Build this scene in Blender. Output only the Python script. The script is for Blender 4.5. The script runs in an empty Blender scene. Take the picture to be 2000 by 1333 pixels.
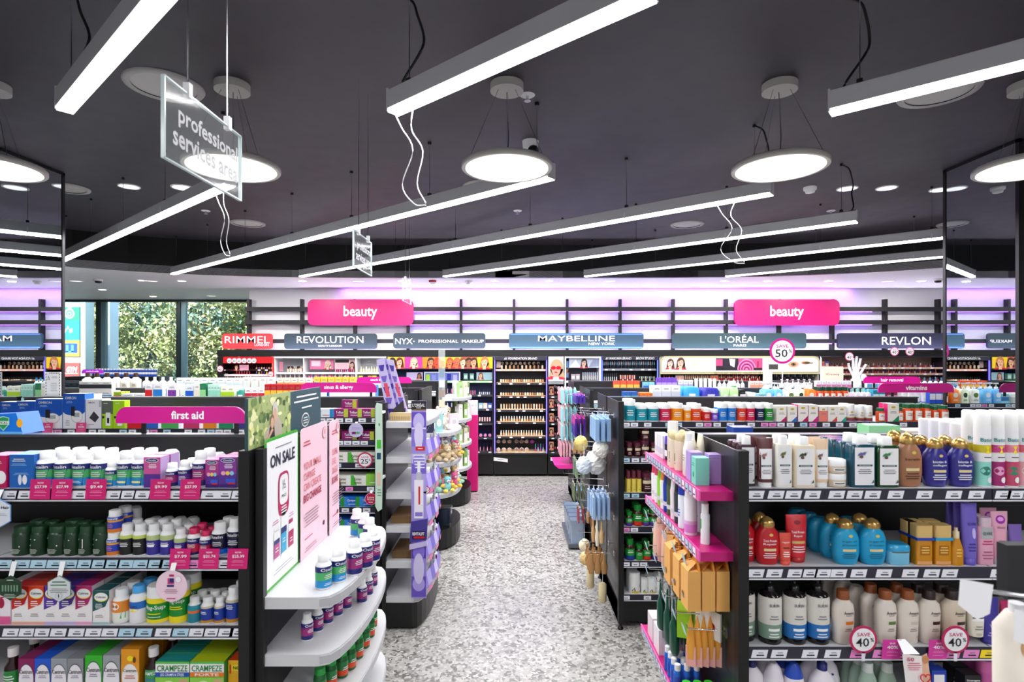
import bpy, math, random
from mathutils import Vector, Matrix
random.seed(7)
PI = math.pi
R = math.radians
scn = bpy.context.scene
C = scn.collection
EYE, F = 2.07, 1090.0          # eye height (m), focal length in pixels of the 2000 px wide frame
def X(px, d): return (px - 1000.0) * d / F
def Z(py, d): return EYE - (py - 694.0) * d / F

# ------------------------------------------------------------------ camera, world, sun, exposure
cam = bpy.data.cameras.new('camera'); camo = bpy.data.objects.new('camera', cam); C.objects.link(camo)
camo.location = (0, 0, EYE); camo.rotation_euler = (R(90), 0, 0)
cam.sensor_width = 36; cam.lens = 36 * F / 2000; cam.shift_y = 27.5 / 2000; cam.clip_start = .05
cam.dof.use_dof = True; cam.dof.focus_distance = 6.0; cam.dof.aperture_fstop = 5.0
scn.camera = camo
scn.view_settings.view_transform = 'Standard'; scn.view_settings.look = 'None'
scn.view_settings.gamma = 1; scn.view_settings.use_curve_mapping = False
scn.view_settings.exposure = 0.3
w = bpy.data.worlds.new('sky'); scn.world = w; w.use_nodes = True
nt = w.node_tree; sky = nt.nodes.new('ShaderNodeTexSky'); sky.sky_type = 'NISHITA'
sky.sun_disc = False; sky.sun_elevation = R(48); sky.sun_rotation = R(200)
nt.links.new(sky.outputs[0], nt.nodes['Background'].inputs[0]); nt.nodes['Background'].inputs[1].default_value = .6
sun = bpy.data.lights.new('sun', 'SUN'); sun.energy = 24; sun.angle = R(1); sun.color = (1, .95, .86)
suno = bpy.data.objects.new('sun', sun); C.objects.link(suno); suno.rotation_euler = (R(48), 0, R(-30))

# ------------------------------------------------------------------ materials
MATS = {}
def lin(h):
    h = h.lstrip('#'); c = [int(h[i:i+2], 16) / 255 for i in (0, 2, 4)]
    return tuple(x / 12.92 if x <= .04045 else ((x + .055) / 1.055) ** 2.4 for x in c)
def M(hexc, rough=.42, metal=0., emit=0., alpha=1., noise=0., coat=0.):
    k = (hexc, rough, metal, emit, alpha, noise, coat)
    if k in MATS: return MATS[k]
    m = bpy.data.materials.new('finish_' + hexc.lstrip('#')); m.use_nodes = True
    t = m.node_tree; b = t.nodes['Principled BSDF']; c = lin(hexc) + (1,)
    b.inputs['Base Color'].default_value = c; b.inputs['Roughness'].default_value = rough
    b.inputs['Metallic'].default_value = metal
    if coat: b.inputs['Coat Weight'].default_value = coat
    if emit:
        b.inputs['Emission Color'].default_value = c; b.inputs['Emission Strength'].default_value = emit
    if alpha < 1: b.inputs['Alpha'].default_value = alpha
    if noise:
        n = t.nodes.new('ShaderNodeTexNoise'); n.inputs['Scale'].default_value = 6; n.inputs['Detail'].default_value = 4
        co = t.nodes.new('ShaderNodeTexCoord'); t.links.new(co.outputs['Object'], n.inputs['Vector'])
        mr = t.nodes.new('ShaderNodeMapRange'); mr.inputs['To Min'].default_value = max(0, rough - noise); mr.inputs['To Max'].default_value = rough + noise
        t.links.new(n.outputs[0], mr.inputs['Value']); t.links.new(mr.outputs[0], b.inputs['Roughness'])
    MATS[k] = m
    return m
def glass_mat(name, tint, alpha_mix=.12, rough=.02):
    if name in MATS: return MATS[name]
    m = bpy.data.materials.new(name); m.use_nodes = True; t = m.node_tree; t.nodes.clear()
    o = t.nodes.new('ShaderNodeOutputMaterial'); tr = t.nodes.new('ShaderNodeBsdfTransparent'); gl = t.nodes.new('ShaderNodeBsdfGlossy')
    tr.inputs[0].default_value = lin(tint) + (1,); gl.inputs['Roughness'].default_value = rough
    fr = t.nodes.new('ShaderNodeFresnel'); fr.inputs[0].default_value = 1.45
    ad = t.nodes.new('ShaderNodeMath'); ad.operation = 'ADD'; ad.inputs[1].default_value = alpha_mix * .3
    t.links.new(fr.outputs[0], ad.inputs[0])
    mx = t.nodes.new('ShaderNodeMixShader'); t.links.new(ad.outputs[0], mx.inputs[0]); t.links.new(tr.outputs[0], mx.inputs[1]); t.links.new(gl.outputs[0], mx.inputs[2])
    t.links.new(mx.outputs[0], o.inputs[0]); MATS[name] = m
    return m
def clear_mat(name, k=.08):
    m = bpy.data.materials.new(name); m.use_nodes = True; t = m.node_tree; t.nodes.clear()
    o = t.nodes.new('ShaderNodeOutputMaterial'); tr = t.nodes.new('ShaderNodeBsdfTransparent'); df = t.nodes.new('ShaderNodeBsdfPrincipled')
    df.inputs['Roughness'].default_value = .08; df.inputs['Base Color'].default_value = (.8, .85, .87, 1)
    mx = t.nodes.new('ShaderNodeMixShader'); mx.inputs[0].default_value = k; t.links.new(tr.outputs[0], mx.inputs[1]); t.links.new(df.outputs[0], mx.inputs[2]); t.links.new(mx.outputs[0], o.inputs[0])
    return m
def terrazzo():
    m = bpy.data.materials.new('terrazzo'); m.use_nodes = True; t = m.node_tree; N = t.nodes; L = t.links; b = N['Principled BSDF']
    co = N.new('ShaderNodeTexCoord'); no = N.new('ShaderNodeTexNoise'); no.inputs['Scale'].default_value = 9
    L.new(co.outputs['Object'], no.inputs['Vector'])
    mixv = N.new('ShaderNodeMix'); mixv.data_type = 'VECTOR'; mixv.inputs[0].default_value = .035
    L.new(co.outputs['Object'], mixv.inputs[4]); L.new(no.outputs['Color'], mixv.inputs[5])
    col = None
    for sc, lo, hi, pal in ((14, .0, .26, ('#a09f9a', '#7c7a75', '#b9b8b2')), (30, .0, .24, ('#96938e', '#b0aea8', '#6c6a65')), (60, .0, .2, ('#c0beb8', '#7e7b76', '#a6a49e'))):
        v = N.new('ShaderNodeTexVoronoi'); v.inputs['Scale'].default_value = sc; v.inputs['Randomness'].default_value = 1
        L.new(mixv.outputs[1], v.inputs['Vector'])
        cr = N.new('ShaderNodeValToRGB'); sep = N.new('ShaderNodeSeparateColor'); L.new(v.outputs['Color'], sep.inputs[0]); L.new(sep.outputs[0], cr.inputs[0])
        cr.color_ramp.interpolation = 'CONSTANT'
        e = cr.color_ramp.elements; e[0].color = lin(pal[0]) + (1,); e[1].position = .45; e[1].color = lin(pal[1]) + (1,)
        x = e.new(.75); x.color = lin(pal[2]) + (1,)
        if col is None:
            base = N.new('ShaderNodeMix'); base.data_type = 'RGBA'; base.inputs[6].default_value = lin('#acaaa5') + (1,)
            th = N.new('ShaderNodeMath'); th.operation = 'LESS_THAN'; th.inputs[1].default_value = .42; L.new(sep.outputs[1], th.inputs[0])
            L.new(th.outputs[0], base.inputs[0]); L.new(cr.outputs[0], base.inputs[7]); col = base.outputs[2]
        else:
            mx = N.new('ShaderNodeMix'); mx.data_type = 'RGBA'
            th = N.new('ShaderNodeMath'); th.operation = 'LESS_THAN'; th.inputs[1].default_value = .45; L.new(sep.outputs[1], th.inputs[0])
            L.new(th.outputs[0], mx.inputs[0]); L.new(col, mx.inputs[6]); L.new(cr.outputs[0], mx.inputs[7]); col = mx.outputs[2]
    L.new(col, b.inputs['Base Color']); b.inputs['Roughness'].default_value = .32
    return m

BLACK = M('#0c0c0e', .45, noise=.1); BLK2 = M('#17171a', .5); SHELF = M('#cfcfd2', .35, noise=.08); RAIL = M('#2b2938', .35)
LIP_SHEEN = M('#e4e4ea', .3); WHITE = M('#f4f4f4', .4); TICK = M('#eeeeF6', .35); INK = M('#1b1b22', .5); PINK = M('#d81a74', .4); MAG = M('#c80084', .4)
GREY = M('#9a9aa0', .35, metal=.8, noise=.1); WIRE = M('#6b6b70', .3, metal=.9); SILV = M('#c8c8cc', .25, metal=.9); CHROME = M('#d8d8dc', .18, metal=1.0)
TBLUE = M('#b5d9ea', .35); TPINK = M('#f08fd0', .4); GOLD = M('#c09a58', .25, metal=.75); CREAM = M('#efe6d6', .45)

# ------------------------------------------------------------------ mesh builder
TXT = {}
def text_geo(s, bold=.012, shear=0.):
    k = (s, bold, shear)
    if k in TXT: return TXT[k]
    cu = bpy.data.curves.new('t', 'FONT'); cu.body = s; cu.size = 1; cu.align_x = 'CENTER'; cu.resolution_u = 2; cu.offset = bold; cu.shear = shear
    cu.fill_mode = 'BOTH'
    o = bpy.data.objects.new('t', cu); C.objects.link(o)
    dg = bpy.context.evaluated_depsgraph_get(); me = bpy.data.meshes.new_from_object(o.evaluated_get(dg))
    v = [(p.co.x, p.co.y) for p in me.vertices]; f = [tuple(p.vertices) for p in me.polygons]
    bpy.data.objects.remove(o); bpy.data.curves.remove(cu); bpy.data.meshes.remove(me)
    if not v: v = [(0, 0)]
    x0 = min(a for a, b in v); x1 = max(a for a, b in v); y0 = min(b for a, b in v); y1 = max(b for a, b in v)
    W, H = max(x1 - x0, 1e-4), max(y1 - y0, 1e-4)
    TXT[k] = ([((a - (x0 + x1) / 2) / W, (b - (y0 + y1) / 2) / H) for a, b in v], f, W / H)
    return TXT[k]

def smooth(pts, k=5):
    P = [Vector(p) for p in pts]; P = [P[0]*2 - P[1]] + P + [P[-1]*2 - P[-2]]; out = []
    for i in range(1, len(P)-2):
        a, b, c, d = P[i-1:i+3]
        for j in range(k):
            t = j/k; out.append(.5*((2*b) + (c-a)*t + (2*a-5*b+4*c-d)*t*t + (3*b-a-3*c+d)*t**3))
    return out + [P[-2]]
class MB:
    def __init__(s): s.v = []; s.f = []; s.mi = []; s.sm = []; s.mats = []
    def add(s, verts, faces, mat, smooth=False):
        if mat not in s.mats: s.mats.append(mat)
        k = s.mats.index(mat); n = len(s.v); s.v.extend(tuple(p) for p in verts)
        for f in faces: s.f.append(tuple(i + n for i in f)); s.mi.append(k); s.sm.append(smooth)
        return s
    def box(s, x0, x1, y0, y1, z0, z1, mat):
        return s.add([(x0,y0,z0),(x1,y0,z0),(x1,y1,z0),(x0,y1,z0),(x0,y0,z1),(x1,y0,z1),(x1,y1,z1),(x0,y1,z1)],
                     [(0,3,2,1),(4,5,6,7),(0,1,5,4),(1,2,6,5),(2,3,7,6),(3,0,4,7)], mat)
    def loft(s, secs, mat, n=18, cap=(True, True), smooth=True):
        rings = []
        for q in secs:
            z, a, b = q[:3]; p = q[3] if len(q) > 3 else 2; cx = q[4] if len(q) > 4 else 0; cy = q[5] if len(q) > 5 else 0
            ring = []
            for i in range(n):
                t = 2 * PI * (i + .5) / n; c_, s_ = math.cos(t), math.sin(t)
                if p != 2: c_ = math.copysign(abs(c_) ** (2 / p), c_); s_ = math.copysign(abs(s_) ** (2 / p), s_)
                ring.append((cx + a * c_, cy + b * s_, z))
            rings.append(ring)
        v = [p for r in rings for p in r]; f = []
        for j in range(len(rings) - 1):
            for i in range(n): f.append((j*n+i, j*n+(i+1) % n, (j+1)*n+(i+1) % n, (j+1)*n+i))
        s.add(v, f, mat, smooth)
        if cap[0]: s.add(rings[0], [tuple(range(n))[::-1]], mat)
        if cap[1]: s.add(rings[-1], [tuple(range(n))], mat)
        return s
    def tube(s, pts, r, mat, n=6):
        P = [Vector(p) for p in pts]; v = []; f = []
        for i, p in enumerate(P):
            d = (P[min(i+1, len(P)-1)] - P[max(i-1, 0)]).normalized()
            a = d.cross(Vector((0, 0, 1)) if abs(d.z) < .9 else Vector((1, 0, 0))).normalized(); b = d.cross(a)
            for k in range(n): t = 2 * PI * k / n; v.append(p + a * (r * math.cos(t)) + b * (r * math.sin(t)))
        for j in range(len(P) - 1):
            for i in range(n): f.append((j*n+i, j*n+(i+1) % n, (j+1)*n+(i+1) % n, (j+1)*n+i))
        f.append(tuple(range(n))); f.append(tuple(range((len(P)-1)*n, len(P)*n))[::-1])
        return s.add(v, f, mat, True)
    def prism(s, pts, y0, y1, mat, plane='xz'):
        n = len(pts)
        if plane == 'xz': v = [(x, y0, z) for x, z in pts] + [(x, y1, z) for x, z in pts]
        elif plane == 'xy': v = [(x, y, y0) for x, y in pts] + [(x, y, y1) for x, y in pts]
        else: v = [(y0, y, z) for y, z in pts] + [(y1, y, z) for y, z in pts]
        f = [tuple(range(n)), tuple(range(2*n-1, n-1, -1))] + [(i, n+i, n+(i+1) % n, (i+1) % n) for i in range(n)]
        return s.add(v, f, mat)
    def ball(s, c, r, mat, n=12, m=8, sc=(1, 1, 1), jit=0):
        secs = []
        v = []; f = []
        for j in range(m + 1):
            t = PI * j / m
            for i in range(n):
                u = 2 * PI * i / n; k = r * (1 + random.uniform(-jit, jit))
                v.append((c[0] + sc[0]*k*math.sin(t)*math.cos(u), c[1] + sc[1]*k*math.sin(t)*math.sin(u), c[2] - sc[2]*k*math.cos(t)))
        for j in range(m):
            for i in range(n): f.append((j*n+i, j*n+(i+1) % n, (j+1)*n+(i+1) % n, (j+1)*n+i))
        return s.add(v, f, mat, jit == 0)
    # decals on a front surface y = surf(x, z)
    def rect(s, x0, x1, z0, z1, mat, surf=None, eps=.0006, nx=1, shear=0, nz=1):
        surf = surf or (lambda x, z: 0)
        if nx == 1 and surf(x0, z0) != surf((x0+x1)/2, z0): nx = 8
        v = []; f = []
        for j in range(nz + 1):
            for i in range(nx + 1):
                x = x0 + (x1-x0)*i/nx; z = z0 + (z1-z0)*j/nz; v.append((x + shear*(z-z0), surf(x, z) - eps, z))
        for j in range(nz):
            for i in range(nx): a = j*(nx+1)+i; f.append((a, a+1, a+nx+2, a+nx+1))
        return s.add(v, f, mat)
    def poly(s, pts, mat, surf=None, eps=.0008):
        surf = surf or (lambda x, z: 0)
        return s.add([(x, surf(x, z) - eps, z) for x, z in pts], [tuple(range(len(pts)))], mat)
    def ell(s, cx, cz, rx, rz, mat, surf=None, eps=.001, n=20, a0=0, a1=2*PI, p=2):
        surf = surf or (lambda x, z: 0); pts = [(cx, cz)]; full = abs(a1 - a0 - 2*PI) < 1e-6
        for i in range(n + (0 if full else 1)):
            t = a0 + (a1-a0)*i/n; c_, s_ = math.cos(t), math.sin(t)
            if p != 2: c_ = math.copysign(abs(c_)**(2/p), c_); s_ = math.copysign(abs(s_)**(2/p), s_)
            pts.append((cx + rx*c_, cz + rz*s_))
        k = len(pts) - 1; f = [(0, i+1, i+2) for i in range(k-1)] + ([(0, k, 1)] if full else [])
        return s.add([(x, surf(x, z) - eps, z) for x, z in pts], f, mat)
    def text(s, t, cx, cz, w, h, mat, surf=None, eps=.0014, bold=.012, rot=0, shear=0.):
        surf = surf or (lambda x, z: 0); v, f, asp = text_geo(t, bold, shear)
        if w is None: w = h * asp
        if h is None: h = w / asp
        c_, s_ = math.cos(rot), math.sin(rot); out = []
        for a, b in v:
            x, z = a*w, b*h; x, z = cx + x*c_ - z*s_, cz + x*s_ + z*c_; out.append((x, surf(x, z) - eps, z))
        return s.add(out, f, mat)
    def lines(s, cx, cz, w, n, mat, surf=None, gap=.004, th=.0014, eps=.0012):
        for i in range(n):
            ww = w * (1 - .25 * ((i * 7 + 3) % 5) / 4); s.rect(cx-ww/2, cx+ww/2, cz-i*gap-th/2, cz-i*gap+th/2, mat, surf, eps)
        return s
    def rot(s, ang, piv=(0, 0), start=0):
        c_, s_ = math.cos(ang), math.sin(ang)
        for i in range(start, len(s.v)):
            x, y, z = s.v[i]; x -= piv[0]; y -= piv[1]; s.v[i] = (piv[0] + x*c_ - y*s_, piv[1] + x*s_ + y*c_, z)
        return s
    def move(s, dx=0, dy=0, dz=0, start=0):
        for i in range(start, len(s.v)): x, y, z = s.v[i]; s.v[i] = (x+dx, y+dy, z+dz)
        return s
    def mesh(s, name):
        me = bpy.data.meshes.new(name); me.from_pydata(s.v, [], s.f)
        for m in s.mats: me.materials.append(m)
        me.polygons.foreach_set('material_index', s.mi); me.polygons.foreach_set('use_smooth', s.sm)
        me.update(); return me
    def build(s, name, parent=None, loc=None, label=None):
        o = bpy.data.objects.new(name, s.mesh(name)); C.objects.link(o)
        if parent: o.parent = parent
        if loc: o.location = loc
        if label: o['label'] = label
        return o

def tag(o, label=None, cat=None, group=None, kind=None):
    for k, v in (('label', label), ('category', cat), ('group', group), ('kind', kind)):
        if v: o[k] = v
    return o
def empty(name, loc, label, cat, group=None, rz=0):
    o = bpy.data.objects.new(name, None); C.objects.link(o); o.location = loc; o.rotation_euler = (0, 0, rz); o.empty_display_size = .05
    return tag(o, label, cat, group)
def struct(name, mb, **k): return tag(mb.build(name, **k), kind='structure')

# ------------------------------------------------------------------ placing products
REG = []
def put(proto, x, y, z, desc, cat, place='', rot=0., parts=True, tilt=None):
    name, me, kids = proto
    o = bpy.data.objects.new(name, me); C.objects.link(o); o.location = (x, y, z + .0008); o.rotation_euler = (0, 0, rot)
    if tilt: o.rotation_euler = tilt
    if parts:
        for kn, km, kl in kids:
            k = bpy.data.objects.new(kn, km); C.objects.link(k); k.parent = o
            if kl: k['label'] = kl
    o['category'] = cat
    REG.append((o, desc, place, x, y, cat)); return o
ORD = 'first second third fourth fifth sixth seventh eighth ninth tenth eleventh twelfth thirteenth fourteenth fifteenth sixteenth seventeenth eighteenth nineteenth twentieth'.split()
ORD += [t + '-' + o for t in ('twenty', 'thirty', 'forty', 'fifty') for o in ORD[:9] + ['tenth']]
ORD = [{'twenty-tenth': 'thirtieth', 'thirty-tenth': 'fortieth', 'forty-tenth': 'fiftieth', 'fifty-tenth': 'sixtieth'}.get(o, o) for o in ORD]
def finalize():
    by = {}
    for r in REG: by.setdefault((r[1], r[2]), []).append(r)
    for (desc, place), rs in by.items():
        base = (desc + ' ' + place).strip()
        cat = rs[0][5]; g = (cat if cat.endswith('s') else cat + 's') + ' ' + place
        xs = []; ys = []; strad = min(r[3] for r in rs) < 0 < max(r[3] for r in rs); A = (lambda v: v) if strad else abs
        for r in rs:
            if not any(abs(A(r[3]) - q) < .018 for q in xs): xs.append(A(r[3]))
            if not any(abs(r[4] - q) < .018 for q in ys): ys.append(r[4])
        xs.sort(); ys.sort(); nw = len(base.split())
        zs = sorted({round(r[0].location.z, 2) for r in rs})
        for r in rs:
            lab = base
            if len(rs) > 1 and len(xs) <= 60:
                i = min(range(len(xs)), key=lambda k: abs(xs[k] - A(r[3]))); j = min(range(len(ys)), key=lambda k: abs(ys[k] - r[4]))
                kz = zs.index(round(r[0].location.z, 2))
                if len(xs) > 1: lab += ', ' + ORD[i] + (' from window side' if strad else ' from aisle')
                if len(ys) > 1: lab += (', front' if j == 0 else ', ' + ORD[min(j, 19)] + ' back')
                if len(zs) > 1: lab += ', ' + ('bottom' if kz == 0 else 'top' if kz == len(zs)-1 else ORD[kz]) + ' one'
            ww = lab.replace(',', ' ,').split()
            r[0]['label'] = ' '.join(lab.split()[:16]).rstrip(',')
            r[0]['group'] = g

# ------------------------------------------------------------------ product protos (front faces -Y, base at z 0)
def interp(secs, z):
    s = sorted(secs, key=lambda q: q[0])
    for a, b in zip(s, s[1:]):
        if a[0] <= z <= b[0]:
            t = (z-a[0]) / max(b[0]-a[0], 1e-6); pa = a[3] if len(a) > 3 else 2; pb = b[3] if len(b) > 3 else 2
            return (a[1]+(b[1]-a[1])*t, a[2]+(b[2]-a[2])*t, pa+(pb-pa)*t)
    q = s[0] if z < s[0][0] else s[-1]; return (q[1], q[2], q[3] if len(q) > 3 else 2)
def surf_of(secs):
    def f(x, z):
        a, b, p = interp(secs, z); u = min(abs(x/a), .999); return -b * (1 - u**p) ** (1/p)
    return f
def decals(mb, secs, dec, surf=None, n=18):
    surf = surf or surf_of(secs)
    for i, d in enumerate(dec):
        k = d[0]; e = .0006 + .00025 * i
        if k == 'w':
            zz = [d[1]] + [q[0] for q in secs if d[1] < q[0] < d[2]] + [d[2]]
            ss = [(z,) + tuple(v + e if j < 2 else v for j, v in enumerate(interp(secs, z))) for z in zz]
            mb.loft(ss, d[3], n, (False, False))
        elif k == 'r': mb.rect(d[1], d[2], d[3], d[4], d[5], surf, e)
        elif k == 'e': mb.ell(d[1], d[2], d[3], d[4], d[5], surf, e)
        elif k == 't': mb.text(d[1], d[2], d[3], d[4], d[5], d[6], surf, e + .0008)
        elif k == 'l': mb.lines(d[1], d[2], d[3], d[4], d[5], surf, eps=e + .0004, gap=d[6] if len(d) > 6 else .004, th=(d[6] if len(d) > 6 else .004) * .4)
        elif k == 'p': mb.poly(d[1], d[2], surf, e)
    return mb
PC = {}
def pack(name, secs, mat, cap=None, capmat=None, dec=(), n=18, capname='cap', key=None, smooth=True):
    b = MB().loft(secs, mat, n, smooth=smooth); kids = []
    if cap: kids.append((capname, MB().loft(cap, capmat, n).mesh(capname), None))
    if dec: kids.append(('label', decals(MB(), secs, dec, n=n).mesh('label'), None))
    return (name, b.mesh(name), kids)
def one(name, secs, mat, cap=None, capmat=None, dec=(), n=12):
    b = MB().loft(secs, mat, n)
    if cap: b.loft(cap, capmat, n)
    if dec: decals(b, secs, dec, n=n)
    return (name, b.mesh(name), [])
def carton(name, w, d, h, mat, dec=(), side=None, top=None, kid=True):
    b = MB().box(-w/2, w/2, -d/2, d/2, 0, h, mat)
    if side: b.add([(w/2+.0004,-d/2,0),(w/2+.0004,d/2,0),(w/2+.0004,d/2,h),(w/2+.0004,-d/2,h)], [(0,1,2,3)], side); b.add([(-w/2-.0004,-d/2,0),(-w/2-.0004,d/2,0),(-w/2-.0004,d/2,h),(-w/2-.0004,-d/2,h)], [(3,2,1,0)], side)
    if top: b.add([(-w/2,-d/2,h+.0004),(w/2,-d/2,h+.0004),(w/2,d/2,h+.0004),(-w/2,d/2,h+.0004)], [(0,1,2,3)], top)
    kids = []
    if dec:
        if kid: kids.append(('printed_front', decals(MB(), [(0,w/2,d/2,9),(h,w/2,d/2,9)], dec, surf=lambda x, z: -d/2).mesh('printed_front'), None))
        else: decals(b, [], dec, surf=lambda x, z: -d/2)
    return (name, b.mesh(name), kids)
def pill(w, h, body, cap, bands, text=None, tcol=None, extra=(), full=True, name='vitamin_bottle', ch=.2, neck=.62):
    """screw-capped supplement bottle: w wide, h tall; bands = ((f0, f1, mat), ...)"""
    r = w/2; H = h
    secs = [(0, r*.93, r*.93), (H*.02, r, r), (H*.64, r, r), (H*.72, r*.92, r*.92), (H*.78, r*neck, r*neck), (H*(1-ch)+.001, r*neck, r*neck)]
    cp = [(H*(1-ch), r*(neck+.06), r*(neck+.06)), (H*.985, r*(neck+.04), r*(neck+.04)), (H, r*neck*.9, r*neck*.9)]
    dec = [('w', H*a, H*b, m) for a, b, m in bands]
    if text: dec.append(('t', text, 0, H*.56, w*.78, H*.07, tcol or WHITE))
    dec += list(extra)
    return (pack if full else one)(name, secs, body, cp, cap, dec, n=18 if full else 12)
def tub(w, h, body, cap, bands, text=None, full=False, name='supplement_tub', extra=()):
    r = w/2; secs = [(0, r*.95, r*.95), (h*.02, r, r), (h*.74, r, r), (h*.8, r*.93, r*.93)]
    cp = [(h*.78, r*.98, r*.98), (h*.98, r*.98, r*.98), (h, r*.93, r*.93)]
    dec = [('w', h*a, h*b, m) for a, b, m in bands]
    if text: dec.append(('t', text, 0, h*.55, w*.7, h*.08, WHITE))
    return (pack if full else one)(name, secs, body, cp, cap, dec + list(extra), n=16 if full else 12)
# ================================================================== the shop shell
CH, LC, WY, WWY = 3.75, 3.255, 9.9, 11.9        # ceiling, lower ceiling, back wall, window wall
XL, XR, YB = -10.5, 10.0, -2.6
struct('floor', MB().box(XL-.1, XR+.1, YB-.1, WWY+.2, -.12, 0, terrazzo()))
CEIL = M('#39353e', .5, noise=.06); UP = M('#08080a', .4); WALLP = M('#dddde0', .6, noise=.05); LOWC = M('#e6e6ea', .6)
arc = []
for i in range(41):
    x = XL + (XR - XL) * i / 40; u = min(abs(x), 7.2) / 5.9; arc.append((x, 8.52 - 1.05 * u ** 4.2))
struct('ceiling', MB().prism([(XL-.1, YB-.1), (XR+.1, YB-.1)] + [(x, y + .1) for x, y in arc[::-1]], CH, CH + .1, CEIL, 'xy'))
m = MB()
for (xa, ya), (xb, yb) in zip(arc, arc[1:]):
    m.add([(xa, ya, LC), (xb, yb, LC), (xb, yb, CH), (xa, ya, CH), (xa, ya+.08, LC), (xb, yb+.08, LC), (xb, yb+.08, CH), (xa, ya+.08, CH)], [(0,1,2,3), (5,4,7,6), (0,4,5,1)], UP)
struct('trim_1', m)
struct('ceiling_soffit', MB().prism(arc + [(XR+.1, WWY+.1), (XL-.1, WWY+.1)], LC + .001, LC + .1, LOWC, 'xy'))
xc = X(487, WY)
struct('wall_back', MB().box(xc, XR, WY, WY+.15, 0, LC, WALLP))
struct('wall_return', MB().box(xc, xc+.15, WY+.15, WWY, 0, LC, WALLP))
struct('wall_right', MB().box(XR, XR+.15, YB, WY+.15, 0, CH, WALLP))
struct('wall_left', MB().box(XL-.15, XL, YB, WWY+.1, 0, CH, WALLP))
struct('wall_front', MB().box(XL, XR, YB-.15, YB, 0, CH, WALLP))
# window wall at the far left
DK = M('#18272c', .35); FR2 = M('#5d7f8b', .35)
GL = glass_mat('window_glass', '#e2f0f8')
xs = [XL, X(187, WWY), X(344, WWY), xc + .1]
for i in range(3):
    a, b = xs[i], xs[i+1]
    wn = bpy.data.objects.new('window_%d' % (i+1), None); C.objects.link(wn); wn.location = (a, WWY, 0); wn['kind'] = 'structure'
    m = MB().box(0, .09, 0, .12, .12, LC-.05, DK).box(.09, .19, .02, .1, .12, LC-.05, FR2).box(0, b-a, 0, .12, 0, .12, DK).box(0, b-a, 0, .12, LC-.05, LC, DK)
    m.build('window_frame', wn)
    MB().box(.19, b-a, .05, .06, .12, LC-.05, GL).build('window_pane', wn)

# mirror clad columns
MIR = M('#bfc4c6', .01, metal=1.0)
for nm, s, xf, ya, yb, lab in (('mirror_column', -1, -4.13, 4.31, 5.15, 'mirror clad square column beside the blue monitor cartons'), ('mirror_column', 1, 3.92, 4.31, 5.07, 'mirror clad square column beside the vitamins shelves')):
    e = empty(nm, (xf, ya, 0), lab, 'column')
    x1 = s * .9
    MB().box(min(.004*s, x1), max(.004*s, x1), .004, yb-ya-.004, 0, CH-.005, BLK2).build('core', e)
    MB().box(min(0, .004*s), max(0, .004*s), .03, yb-ya-.03, .1, CH-.03, MIR).build('mirror_panel', e, label='mirror panel facing the aisle')
    t = MB()
    for y in (0, yb-ya-.03): t.box(min(-.006*s, .02*s), max(-.006*s, .02*s), y, y+.03, 0, CH-.005, BLACK)
    t.box(min(-.006*s, .02*s), max(-.006*s, .02*s), 0, yb-ya, CH-.03, CH-.004, BLACK).box(min(-.006*s, .02*s), max(-.006*s, .02*s), 0, yb-ya, 0, .1, BLACK)
    t.build('edge_frame', e)

# ------------------------------------------------------------------ outside: trees, pylon sign, white pier, ground
PAVE = M('#9fa3a0', .8)
struct('ground_outside', MB().box(-46, 14, WWY+.2, 60, -.4, -.15, PAVE))
e = empty('pylon_sign', (X(143, 13.2)-.15, 13.2, -.15), 'tall white pylon sign with green, blue and red panels outside the window', 'sign')
TEAL = M('#1a7f86', .5); GRN = M('#1f8a5a', .5)
PY = lambda py: Z(py, 13.2) + .15
MB().box(-.75, .42, .02, .3, 0, PY(588), M('#aebcbe', .5)).build('pylon', e)
def flat(mb, name, e, y=0, lab=None): return mb.build(name, e, (0, y, 0), lab)
m = MB().box(-.7, .3, .0, .02, PY(665), PY(600), TEAL).rect(-.7, .3, PY(626), PY(601), GRN, lambda x, z: 0)
sf = lambda x, z: 0
m.ell(.06, PY(613), .12, .12, WHITE, sf).ell(.06, PY(613), .085, .085, GRN, sf, .002).ell(.06, PY(613)-.005, .055, .055, WHITE, sf, .003).ell(.06, PY(613)-.012, .028, .028, GRN, sf, .004).ell(.07, PY(613)+.14, .045, .022, WHITE, sf)
m.text("Jay's", -.07, PY(646), .42, .2, WHITE, sf, .002, .03)
m.build('green_panel', e, label='green and teal panel with a white swirl')
m = MB().box(-.7, .3, .0, .02, PY(697), PY(665), M('#f08a2a', .5)).rect(-.68, .27, PY(693), PY(669), M('#f5d53c', .5), sf, .001).rect(-.66, .25, PY(690), PY(671), M('#1c3fb0', .5), sf, .002).rect(-.02, .04, PY(688), PY(674), M('#4aa0e0', .5), sf, .003).rect(.1, .16, PY(688), PY(674), M('#4aa0e0', .5), sf, .003).rect(-.02, .16, PY(689), PY(686), M('#4aa0e0', .5), sf, .003)
m.build('blue_panel', e, label='blue panel in a yellow and orange frame')
m = MB().box(-.7, .3, .0, .02, PY(736), PY(709), M('#c23a30', .5)).text('FC', -.2, PY(721), .3, .22, WHITE, sf, .002, .04, shear=.3).text('GYM', .12, PY(722), .26, .13, WHITE, sf, .002, .04, shear=.3).rect(-.3, .26, PY(729)-.02, PY(729), WHITE, sf, .002)
m.build('red_panel', e, label='red gym panel')
e = tag(MB().box(X(197, 13), X(214, 13), 13, 13.3, -.15, 4.6, M('#eef4f4', .5)).build('outside_pier'), 'white square pier standing just outside the window', 'pier')
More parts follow.
